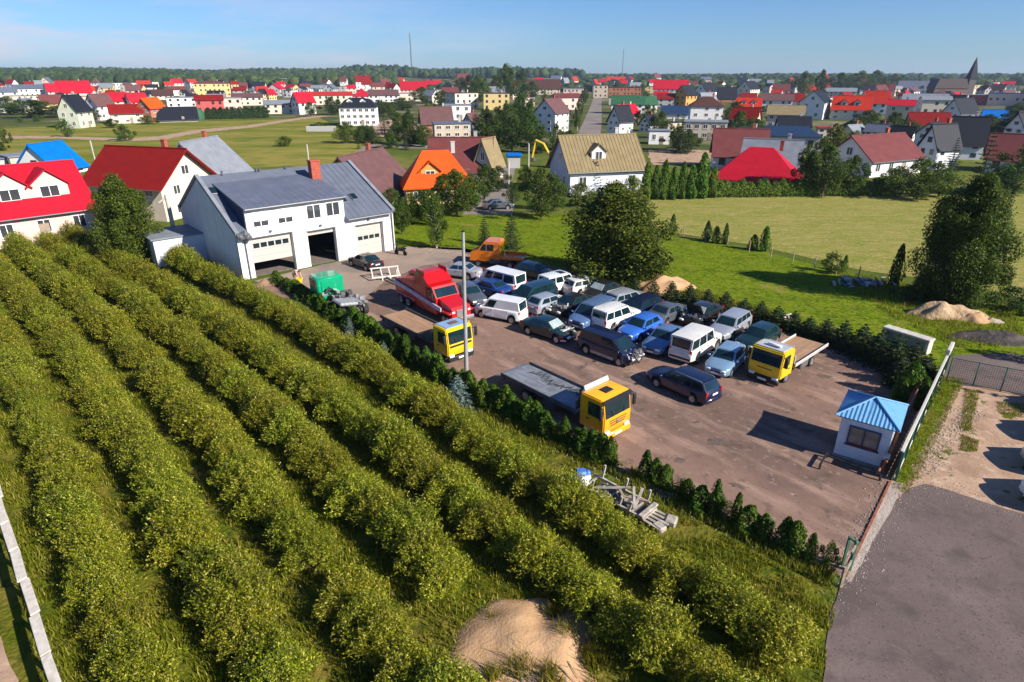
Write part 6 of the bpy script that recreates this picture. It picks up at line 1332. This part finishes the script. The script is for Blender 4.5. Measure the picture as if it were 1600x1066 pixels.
for lb, px, py, w, e, r, yaw, wl, rf, k in TOWN:
    k = dict(k); k.setdefault('storeys', 2); k.setdefault('near', py >= 186); house_px(lb, px, py, w, e, r * .85, yaw, wl, rf, ratio=k.pop('ratio', .75), **k)
T = thing('water_tank', 'green round tank beside the black roofed shed', 'tank', at(311, 188)); k = mpp(at(311, 188)); MB().lathe([(9 * k, 0), (9 * k, 12 * k), (5 * k, 17 * k), (.01, 18 * k)], 18).obj('tank', R_GREEN, T, 40)
T = thing('concrete_wall', 'low grey concrete wall in the meadow before the villa', 'wall', at(502, 206)); k = mpp(at(502, 206)); MB().cbox((0, 0, 4 * k), (46 * k, 1, 8 * k), .1).obj('wall', W_GREY, T)
# far town: houses of a few pixels each
rr = random.Random(11); WC = [W_WHITE, W_WHITE, W_CREAM, W_PINK, W_BEIGE, W_GREY, W_YEL]; RC = [(R_RED, 'red'), (R_MAROON, 'maroon'), (R_DARK, 'charcoal'), (R_GREY, 'grey'), (R_BRICKRED, 'dark red'), (R_ORRED, 'coral'), (R_MAUVE, 'mauve brown'), (R_GREYBLUE, 'slate')]
placed = [(q[1], q[2], q[3]) for q in TOWN]
n_ = 0
for i in range(900):
    px = rr.uniform(-40, 1640); py = rr.uniform(133, 166)
    if 690 < px < 830 and py > 135: continue
    if py > 152 and (px > 420 or rr.random() < .5) and not (px > 1000 and rr.random() < .25): continue
    w = rr.uniform(12, 23) * (1.2 if py > 145 else .85)
    if any(abs(px - a) < (w + c) * .45 and abs(py - b) < 5 for a, b, c in placed): continue
    placed.append((px, py, w)); rf, cn = rr.choice(RC[:6] if px < 760 else RC); fl = rr.random() < .3
    house_px('tiny far house with %s roof in the distant town below the %s' % (cn, 'forest' if px < 640 else 'wooded hills'), px, py, w, rr.uniform(7, 11), 2 if fl else rr.uniform(3.5, 7), rr.choice((0, 8, -15, 40, 55, 70, -50)), rr.choice(WC), rf, storeys=2, rtype='flat' if fl else 'gable', chim=0 if rr.random() < .5 else 1, group='houses of the distant town with %s roofs' % cn, gablewin=False, cols=2)
    n_ += 1
    if n_ >= 270: break
# more houses packed between the named ones
n_ = 0; placed2 = [(q[1], q[2], q[3]) for q in TOWN]
for i in range(4000):
    zone = rr.random()
    if zone < .48: px, py = rr.uniform(955, 1640), rr.uniform(150, 232); area = 'eastern half of the town'
    elif zone < .66: px, py = rr.uniform(560, 920), rr.uniform(138, 172); area = 'middle of the town'
    else: px, py = rr.uniform(-30, 520), rr.uniform(136, 178); area = 'western half of the town'
    w = rr.uniform(24, 36) * (.45 + .55 * (py - 117) / 60) * (.85 if px < 560 else 1)
    if any(abs(px - a) < (w + c) * .46 and abs(py - b) < 9 + .1 * (py - 117) for a, b, c in placed2): continue
    if 895 < px < 948 or (1000 < px < 1120 and py > 226) or (px < 520 and py > 168 and px > 100): continue
    placed2.append((px, py, w)); placed.append((px, py, w)); rf, cn = rr.choice(RC); fl = rr.random() < .15
    house_px('small house with %s roof between larger houses in the %s' % (cn, area), px, py, w, w * rr.uniform(.34, .52), 2 if fl else w * rr.uniform(.25, .42), rr.choice((0, 10, -15, 40, 58, 70, -50)), rr.choice(WC), rf, storeys=2, rtype='flat' if fl else rr.choice(('gable', 'gable', 'gable', 'hip')), group='small houses with %s roofs in the %s' % (cn, area), cols=rr.choice((2, 3)))
    n_ += 1
    if n_ >= 190: break
# church
c = at(1490, 158); k = mpp(c); T = thing('church', 'dark brown church with tall pointed spire on the skyline', 'church', c + Vector((0, 10, 0)), 0)
MB().box((0, 0, 9 * k), (52 * k, 20 * k, 18 * k)).obj('wall', mat('church_wall', (.13, .085, .07), .85), T); MB().prism([(-27 * k, 0), (27 * k, 0), (20 * k, 14 * k), (-22 * k, 14 * k)], -11 * k, 11 * k).xf(Matrix.Translation((0, 0, 18 * k))).obj('roof', mat('church_roof', (.07, .05, .05), .6), T)
MB().box((34 * k, 0, 16 * k), (10 * k, 10 * k, 32 * k)).obj('tower', mat('church_tower', (.10, .08, .08), .8), T)
MB().add([(28 * k, -6 * k, 32 * k), (40 * k, -6 * k, 32 * k), (40 * k, 6 * k, 32 * k), (28 * k, 6 * k, 32 * k), (34 * k, 0, 64 * k)], [(0, 1, 4), (1, 2, 4), (2, 3, 4), (3, 0, 4), (3, 2, 1, 0)]).obj('spire', R_DARK, T)
# masts
def mast(label, px, py, hp, wb):
    p = at(px, py); k = mpp(p); h = hp * k / .99; T = thing('radio_mast', label, 'mast', p); m = MB(); n = 26
    for a in range(3):
        an = 2.094 * a; m.tube([(wb * math.cos(an), wb * math.sin(an), 0), (wb * .25 * math.cos(an), wb * .25 * math.sin(an), h * .97)], .22 * wb, 4)
    for i in range(n):
        f0, f1 = i / n, (i + 1) / n
        for a in range(3):
            w0, w1 = wb * (1 - .75 * f0), wb * (1 - .75 * f1); m.bar((w0 * math.cos(2.094 * a), w0 * math.sin(2.094 * a), h * .97 * f0), (w1 * math.cos(2.094 * (a + 1)), w1 * math.sin(2.094 * (a + 1)), h * .97 * f1), .12 * wb)
    m.obj('lattice', M_CHASSIS, T); MB().tube([(0, 0, h * .95), (0, 0, h)], .12 * wb, 5).obj('antenna', M_CHASSIS, T)
mast('tall thin radio mast above the red roofed cluster', 645, 140, 80, 1.0); mast('shorter thin radio mast on the skyline beyond the brick terrace', 971, 132, 51, .9)
# excavator
c = at(868, 262); T = thing('excavator', 'yellow excavator with folded arm beside the tan roofed house', 'excavator', c, rad(160)); MB().cbox((0, .9, .4), (3.4, .5, .75), .2).cbox((0, -.9, .4), (3.4, .5, .75), .2).obj('track', M_BLK, T); MB().cbox((-.4, 0, 1.5), (2.8, 2.2, 1.2), .15).obj('body', P_YELLOW, T); MB().cbox((.5, .5, 2.4), (1.2, 1.0, 1.3), .12).obj('cab', M_GLASS, T)
MB().tube([(.9, -.3, 1.6), (2.6, -.3, 4.3), (4.2, -.3, 4.9)], .24, 6).obj('boom', P_YELLOW, T); MB().tube([(4.2, -.3, 4.9), (4.9, -.3, 1.6)], .2, 6).obj('arm', P_YELLOW, T); MB().cbox((4.7, -.3, 1.3), (.8, .9, .8), .15).obj('bucket', M_CHASSIS, T)
# garden clutter at the lane
T = thing('blue_kiosk', 'small bright blue kiosk beside the cream gabled house', 'kiosk', at(803, 262)); MB().box((0, 0, 1.1), (2.4, 2, 2.2)).obj('wall', W_GREY, T); MB().cbox((0, 0, 2.4), (3.0, 2.6, .5), .1).obj('roof', R_BLUE, T)
for px, py, lb in ((795, 300, 'wooden pole by the lane near the cream gabled house'), (150, 256, 'pale leaning pole in the meadow beside the blue roof'), (484, 264, 'pale pole in the meadow behind the workshop roof'), (826, 262, 'white pole in the gardens left of the excavator')):
    T = thing('utility_pole', lb, 'pole', at(px, py)); MB().tube([(0, 0, 0), (0, 0, 4.5)], .12, 6).obj('shaft', M_CONC, T)
# ================================================================== TREES AND WOODS
def tp(kind, rows, label, group=None):
    for q in rows: plant_px(kind, q[0], q[1], q[2], q[3], label if len(q) < 5 else q[4], group)
tp('bigbirch', [(1486, 474, 208, 150)], 'large bushy birch tree at the edge of the hayfield')
tp('pine', [(958, 442, 154, 178)], 'large spreading pine between the parked cars and the lawn')
tp('birch', [(682, 388, 90, 44)], 'slender young tree on the lawn left of the pole')
tp('spruce', [(757, 382, 46, 30, 'small dark spruce behind the orange pickup, shorter of the two'), (799, 390, 60, 44, 'dark spruce behind the orange pickup, taller of the two')], '')
tp('pine', [(212, 410, 136, 90, 'tall dark spruce beside the workshop in front of the brick red roof'), (186, 376, 84, 66, 'lower spruce left of the tall one, by the red roofed cream house')], '')
tp('broad', [(714, 338, 82, 78, 'dense round tree on the lawn edge below the orange roof'), (757, 312, 62, 56, 'round tree beside the lane below the maroon farmhouse'), (846, 342, 86, 66, 'dense tree beside the lane left of the tan roofed house'), (640, 352, 56, 46, 'tree right behind the workshop corner'), (612, 330, 40, 40, 'small tree between workshop and mauve roof'), (660, 340, 48, 44, 'tree below the orange roof, nearer the workshop'), (800, 320, 40, 30, 'small tree at the lane bend'), (822, 296, 40, 34, 'tree between lane and excavator'), (628, 366, 60, 40, 'leafy tree touching the far corner of the workshop'), (668, 352, 62, 52, 'broad tree between the workshop corner and the slender lawn tree'), (736, 330, 62, 50, 'tree joined to the dense round one at the lawn edge'), (694, 318, 52, 50, 'tree at the foot of the orange roof'), (778, 300, 44, 40, 'small tree by the cream gabled house with tan roof'), (866, 330, 60, 44, 'tree filling the gap left of the tan roofed house')], '')
tp('lime', [(905, 322, 40, 60, 'pale green garden tree at the foot of the tan roofed house'), (985, 330, 60, 60, 'pale green tree right of the blue spruce'), (1296, 262, 74, 60, 'yellow green tree behind the long hedge'), (1330, 236, 34, 40, 'yellow green tree below the coral red roofs')], '')
tp('bluespruce', [(930, 304, 54, 30)], 'blue spruce before the wall of the tan roofed house')
tp('spruce', [(885, 300, 40, 26, 'dark conifer at the left corner of the tan roofed house'), (1526, 306, 96, 52, 'tall dark spruce right of the charcoal roofs'), (1484, 268, 50, 30, 'dark spruce between the charcoal roofed houses')], '')
for i, (x, y, h, w) in enumerate([(1008, 312, 54, 20), (1022, 312, 50, 18), (1036, 312, 58, 20), (1050, 312, 48, 20), (1064, 311, 54, 20), (1078, 311, 50, 22), (1094, 310, 66, 28), (1112, 309, 46, 20)]): plant_px('thuja', x, y, h, w, 'tall green thuja in the row right of the tan roofed house', 'thuja row right of the tan roofed house')
# clipped hedge along the far side of the hayfield
ha, hb = at(1118, 308), at(1404, 305); hl = (hb - ha).length; g = np.random.default_rng(5); n = 26000
hx = g.uniform(0, hl, n); ang = g.uniform(0, 3.1416, n); hh = 2.1 + .25 * np.sin(hx * 2.1) + .2 * np.sin(hx * 5.3)
P = np.stack([hx, np.cos(ang) * 1.0 * g.uniform(.6, 1.05, n), np.sin(ang) ** .6 * hh * g.uniform(.75, 1.08, n)], 1); Nn = np.stack([g.normal(size=n) * .3, np.cos(ang), np.sin(ang)], 1) + g.normal(size=(n, 3)) * .5
T = thing('hedge', 'long clipped green hedge between the hayfield and the crimson roof', 'hedge', ha, math.atan2((hb - ha).y, (hb - ha).x)); link('foliage', leaf_mesh('foliage', P, Nn, Nn + g.normal(size=(n, 3)), g.uniform(.14, .3, n), g.uniform(.1, .18, n), [LM_THUJA]), T)
n = 9000; ha2, hb2 = at(322, 187), at(420, 184); hl = (hb2 - ha2).length; hx = g.uniform(0, hl, n); ang = g.uniform(0, 3.1416, n); hh = 3.6 + .9 * np.abs(np.sin(hx * 1.3)); k = g.uniform(.5, 1.05, n)
P = np.stack([hx, np.cos(ang) * 1.3, np.sin(ang) ** .7 * hh * k], 1); Nn = np.stack([g.normal(size=n) * .3, np.cos(ang), np.sin(ang)], 1) + g.normal(size=(n, 3)) * .5
T = thing('hedge', 'dark conifer hedge at the meadow edge below the red walled house', 'hedge', ha2, math.atan2((hb2 - ha2).y, (hb2 - ha2).x)); link('foliage', leaf_mesh('foliage', P, Nn, Nn + g.normal(size=(n, 3)), g.uniform(.4, .8, n), g.uniform(.25, .45, n), [LM_SPRUCE]), T)
tp('broad', [(1256, 305, 84, 46, 'tall dark tree at the end of the crimson roof'), (1284, 308, 92, 70, 'dense tree above the clipped hedge'), (1324, 306, 70, 62, 'dark round tree right of the dense one above the hedge'), (1432, 312, 70, 90, 'broad dark tree in front of the dusty maroon roof'), (1466, 308, 44, 52, 'low tree at the right end of the hedge'), (1582, 306, 84, 84, 'dark tree at the frame edge beyond the hayfield'), (1552, 300, 40, 50, 'low dark tree between spruce and frame edge'), (1398, 300, 44, 44, 'bushy tree at the right end of the clipped hedge'), (1370, 304, 30, 40, 'low tree rising from the clipped hedge')], '')
tp('bush', [(1616, 566, 62, 64, 'dark shrub at the frame edge beyond the mesh gate')], '')
q = at(1484, 604) - Vector((math.cos(rad(SUN_AZ + 180)), math.sin(rad(SUN_AZ + 180)), 0)) * 6.2 / math.tan(rad(SUN_EL)); plant('spruce', q, 6.4, 1.0, 'slim spruce casting the long shadow that lies along the mesh gate')
# shrubs on the lawn
tp('thuja', [(1050, 366, 30, 13, 'single columnar thuja on the lawn right of the pine'), (1104, 376, 30, 15, 'thuja of the lawn trio, left one with round top'), (1118, 380, 26, 16, 'thuja of the lawn trio, lower middle one'), (1132, 382, 32, 12, 'thuja of the lawn trio, slim right one'), (1176, 391, 24, 18, 'round thuja of the lawn pair'), (1193, 393, 38, 18, 'taller thuja of the lawn pair'), (1396, 446, 60, 22, 'dark columnar thuja beside the large birch tree'), (1318, 424, 24, 10, 'slim shrub at the hayfield edge')], '')
tp('bush', [(1298, 426, 36, 44, 'dark round bush at the edge of lawn and hayfield'), (1580, 486, 44, 90, 'leafy bush at the frame edge right of the birch tree'), (1420, 470, 28, 60, 'bush at the foot of the birch tree')], '')
for i in range(9):
    p = at(1068 + 34 * i, 369 + 8.6 * i); T = thing('fence_post', 'thin wooden post of the wire fence between lawn and hayfield', 'post', p, 0, 'posts between lawn and hayfield'); MB().tube([(0, 0, 0), (0, 0, 1.25)], .05, 5).obj('post', M_WOOD, T)
# meadow bushes and the town's garden trees
tp('bush', [(196, 220, 28, 36, 'round dark bush alone in the meadow below the brick house'), (106, 214, 32, 28, 'bush in the meadow left of the round one'), (10, 224, 26, 24, 'bush at the frame edge in the meadow'), (4, 236, 16, 22, 'small bush at the frame edge below the other'), (445, 229, 18, 32, 'low bush in the open meadow before the villa'), (610, 232, 28, 40, 'bush beside the village road left of the beige cube house'), (500, 202, 12, 30, 'scrub before the concrete wall'), (60, 190, 12, 20, 'small bush on the sandy rise by the meadow'), (32, 192, 10, 14, 'tiny bush on the sandy rise by the meadow')], '')
tp('broad', [(541, 224, 36, 38, 'dark tree in front of the villa'), (576, 220, 26, 26, 'small tree right of the dark one in front of the villa'), (640, 228, 44, 44, 'tree left of the beige cube house'), (660, 230, 36, 40, 'dense tree touching the beige cube house'), (640, 218, 52, 22, 'slim tree behind the one left of the cube house'), (520, 180, 30, 40, 'tree behind the villa'), (486, 182, 24, 24, 'tree beside the red roofed white gable'), (60, 184, 30, 100, 'broad dark thicket at the meadow edge'), (16, 180, 30, 60, 'dark thicket at the frame edge'), (148, 190, 22, 26, 'tree beside the mauve roofed gable'), (232, 194, 14, 30, 'garden tree below the brick house'), (175, 200, 16, 26, 'yellowing garden tree beside the mauve roofed gable')], '')
LBT = 'leafy garden tree amid the houses of the town'
tp('broad', [(770, 232, 50, 70), (800, 238, 60, 64), (828, 226, 58, 56), (760, 212, 46, 50), (790, 214, 56, 60), (820, 200, 56, 60), (845, 240, 40, 46), (745, 224, 26, 34), (660, 160, 26, 44), (690, 166, 26, 34), (630, 172, 20, 50), (600, 176, 18, 50), (1012, 196, 34, 34), (1030, 216, 44, 40), (1060, 236, 42, 56), (1080, 232, 26, 40), (1152, 214, 44, 50), (1182, 212, 28, 50), (1146, 190, 34, 36), (1200, 178, 16, 30), (1350, 208, 38, 56), (1392, 214, 42, 54), (1320, 214, 24, 50), (1420, 218, 30, 40), (1540, 212, 36, 56), (1566, 218, 36, 60), (1590, 196, 36, 50), (1520, 214, 30, 40), (1410, 156, 20, 30), (1380, 150, 24, 40)], LBT, 'garden trees of the town')
tp('broad', [(752, 160, 44, 40), (776, 156, 40, 36), (735, 152, 36, 36), (796, 158, 60, 42), (812, 150, 44, 32), (720, 146, 26, 30), (830, 156, 30, 40), (1254, 150, 40, 30), (1280, 152, 46, 24), (1310, 146, 34, 44), (1340, 146, 36, 40), (1366, 142, 34, 40), (1240, 142, 24, 40), (1400, 140, 26, 40)], 'tall dark tree rising above the far roofs of the town', 'tall trees above the far roofs')
tp('birch', [(868, 236, 46, 26), (902, 205, 50, 16), (908, 180, 40, 14), (914, 162, 30, 12), (886, 236, 30, 24)], 'slender tree along the town street', 'slender trees along the town street')
tp('spruce', [(1062, 240, 50, 40), (1074, 238, 40, 30)], 'dark spruce below the cube house', 'spruces below the cube house')
rr = random.Random(9); n_ = 0
for i in range(3000):
    px, py = (rr.uniform(960, 1640), rr.uniform(156, 240)) if rr.random() < .7 else (rr.uniform(560, 900), rr.uniform(150, 235))
    h = rr.uniform(18, 34); w = h * rr.uniform(.8, 1.35)
    if any(abs(px - a) < (w + c) * .42 and -4 < py - b < h * .75 for a, b, c in placed): continue
    if 895 < px < 948 or (1000 < px < 1115 and py > 226): continue
    plant_px(rr.choice(('broad', 'broad', 'lime', 'birch', 'spruce')), px, py, h, w * (.5 if rr.random() < .2 else 1), 'garden tree filling a gap between the town houses', 'trees filling gaps between the town houses'); n_ += 1
    if n_ >= 75: break
rr = random.Random(5); n_ = 0
for i in range(2000):
    px = rr.uniform(-60, 1660); py = rr.uniform(127, 176)
    if py > 150 and rr.random() < .78: continue
    if any(abs(px - a) < c * .4 and 0 < py - b < 8 for a, b, c in placed): continue
    if 900 < px < 950 and py > 145: continue
    if px < 640 and py < 146 and rr.random() < .6: continue
    if 200 < px < 560 and py > 165: continue
    h = rr.uniform(9, 17) * (1 if py > 138 else .8); plant_px(rr.choice(('broad', 'broad', 'broad', 'lime', 'spruce')), px, py, h, h * rr.uniform(.8, 1.5), 'small far tree between the roofs of the distant town', 'trees between the distant roofs'); n_ += 1
    if n_ >= 190: break
# rough grass along edges
def in_poly(p, poly):
    c = False; n = len(poly)
    for i in range(n):
        a, b = poly[i], poly[(i + 1) % n]
        if (a.y > p[1]) != (b.y > p[1]) and p[0] < (b.x - a.x) * (p[1] - a.y) / (b.y - a.y) + a.x: c = not c
    return c
def strip(polys, n, dens_noise=-.1):
    out = []
    for poly, k in polys:
        x0, x1 = min(p.x for p in poly), max(p.x for p in poly); y0, y1 = min(p.y for p in poly), max(p.y for p in poly); t = 0
        while k > 0 and t < 400000:
            t += 1; p = (random.uniform(x0, x1), random.uniform(y0, y1))
            if in_poly(p, poly) and noise.noise(Vector((p[0] * .9, p[1] * .9, 2))) > dens_noise: out.append((p[0], p[1], .03)); k -= 1
    return out
grass_field('verge_grass', strip([(pxs((1392, 764), (1424, 690), (1455, 624), (1474, 588), (1508, 594), (1484, 644), (1462, 690), (1438, 736), (1418, 772)), 5200), (pxs((1508, 610), (1530, 612), (1522, 650), (1516, 676), (1500, 672), (1504, 640)), 1600), (pxs((1502, 680), (1530, 690), (1526, 708), (1500, 706)), 700), (pxs((1556, 628), (1600, 632), (1600, 655), (1560, 646)), 700)], 1, -.6), .13, .016, LM_GRASS, .8)
grass_field('edge_grass', strip([(pxs((620, 386), (720, 386), (840, 404), (960, 436), (1100, 474), (1230, 512), (1320, 540), (1450, 580), (1470, 572), (1390, 548), (1240, 496), (1080, 452), (930, 418), (800, 394), (700, 384)), 12000), (pxs((1300, 420), (1420, 445), (1600, 478), (1600, 540), (1500, 545), (1400, 500), (1330, 452)), 9000), (pxs((560, 520), (700, 600), (860, 676), (1010, 745), (1305, 900), (1300, 925), (1010, 768), (860, 698), (700, 618), (560, 535)), 9000)], 1, -.25), .3, .022, LM_GRASS, .6)
# woods on the horizon: thousands of crowns that read as one mass
def wood(name, label, px0, px1, d0, d1, n, hmin, hmax, seed, edge=0):
    g = np.random.default_rng(seed); bm = bmesh.new(); bmesh.ops.create_icosphere(bm, subdivisions=2, radius=1); V0 = np.array([v.co for v in bm.verts]); F0 = np.array([[v.index for v in f.verts] for f in bm.faces]); bm.free()
    Vs = []; Fs = []; k = 0
    for i in range(n):
        d = g.uniform(d0, d1) if g.random() > .35 else d0 + (d1 - d0) * g.random() ** 3; px = g.uniform(px0, px1); x = (px - 800) / FOC * d * math.cos(PITCH) * 1.09; y = d
        r = g.uniform(4, 7.5) * (1 + d / 4000); h = g.uniform(hmin, hmax) * (1 + .25 * noise.noise(Vector((px * .012, d * .002, seed)))); z = far_h(x, y)
        bumps = 1 + .22 * np.sin(V0[:, 0] * 4 + i) * np.cos(V0[:, 2] * 5 + i * 2) + g.normal(size=len(V0)) * .07
        v = V0 * bumps[:, None] * np.array([r, r, h * .55]) + np.array([x, y, z + h * .5]); Vs.append(v); Fs.append(F0 + k); k += len(V0)
    V = np.concatenate(Vs); Fc = np.concatenate(Fs); me = bpy.data.meshes.new(name); me.vertices.add(len(V)); me.loops.add(Fc.size); me.polygons.add(len(Fc)); me.vertices.foreach_set('co', V.ravel()); me.loops.foreach_set('vertex_index', Fc.ravel()); me.polygons.foreach_set('loop_start', np.arange(0, Fc.size, 3)); me.update(calc_edges=True); me.materials.append(LM_FOREST)
    return tag(link(name, me), label, None, None, 'stuff')
wood('forest', 'dark wood along the horizon', -120, 630, 900, 2200, 5200, 11, 15, 1)
wood('far_woods', 'blue green wooded hills on the horizon', 560, 900, 1500, 3000, 1500, 14, 22, 2)
wood('far_woods', 'scattered woods on the horizon', 860, 1720, 950, 3000, 1700, 6, 11, 3)
wood('far_woods', 'small woods at the town edge', 640, 1400, 700, 1100, 260, 5, 8, 4)

# ------------------------------------------------------------------ air
bm = bmesh.new(); bmesh.ops.create_cube(bm, size=1); me = bpy.data.meshes.new('haze'); bm.to_mesh(me); bm.free()
hz = link('haze', me, None, (0, 0, 34), None, (9600, 9600, 72)); tag(hz, kind='stuff')
m = bpy.data.materials.new('haze'); m.use_nodes = True; t = m.node_tree; t.nodes.clear(); o = t.nodes.new('ShaderNodeOutputMaterial'); v = t.nodes.new('ShaderNodeVolumePrincipled')
v.inputs['Color'].default_value = (.62, .78, 1.0, 1); v.inputs['Density'].default_value = 0.00012; v.inputs['Anisotropy'].default_value = 0.2; t.links.new(v.outputs[0], o.inputs['Volume']); me.materials.append(m)
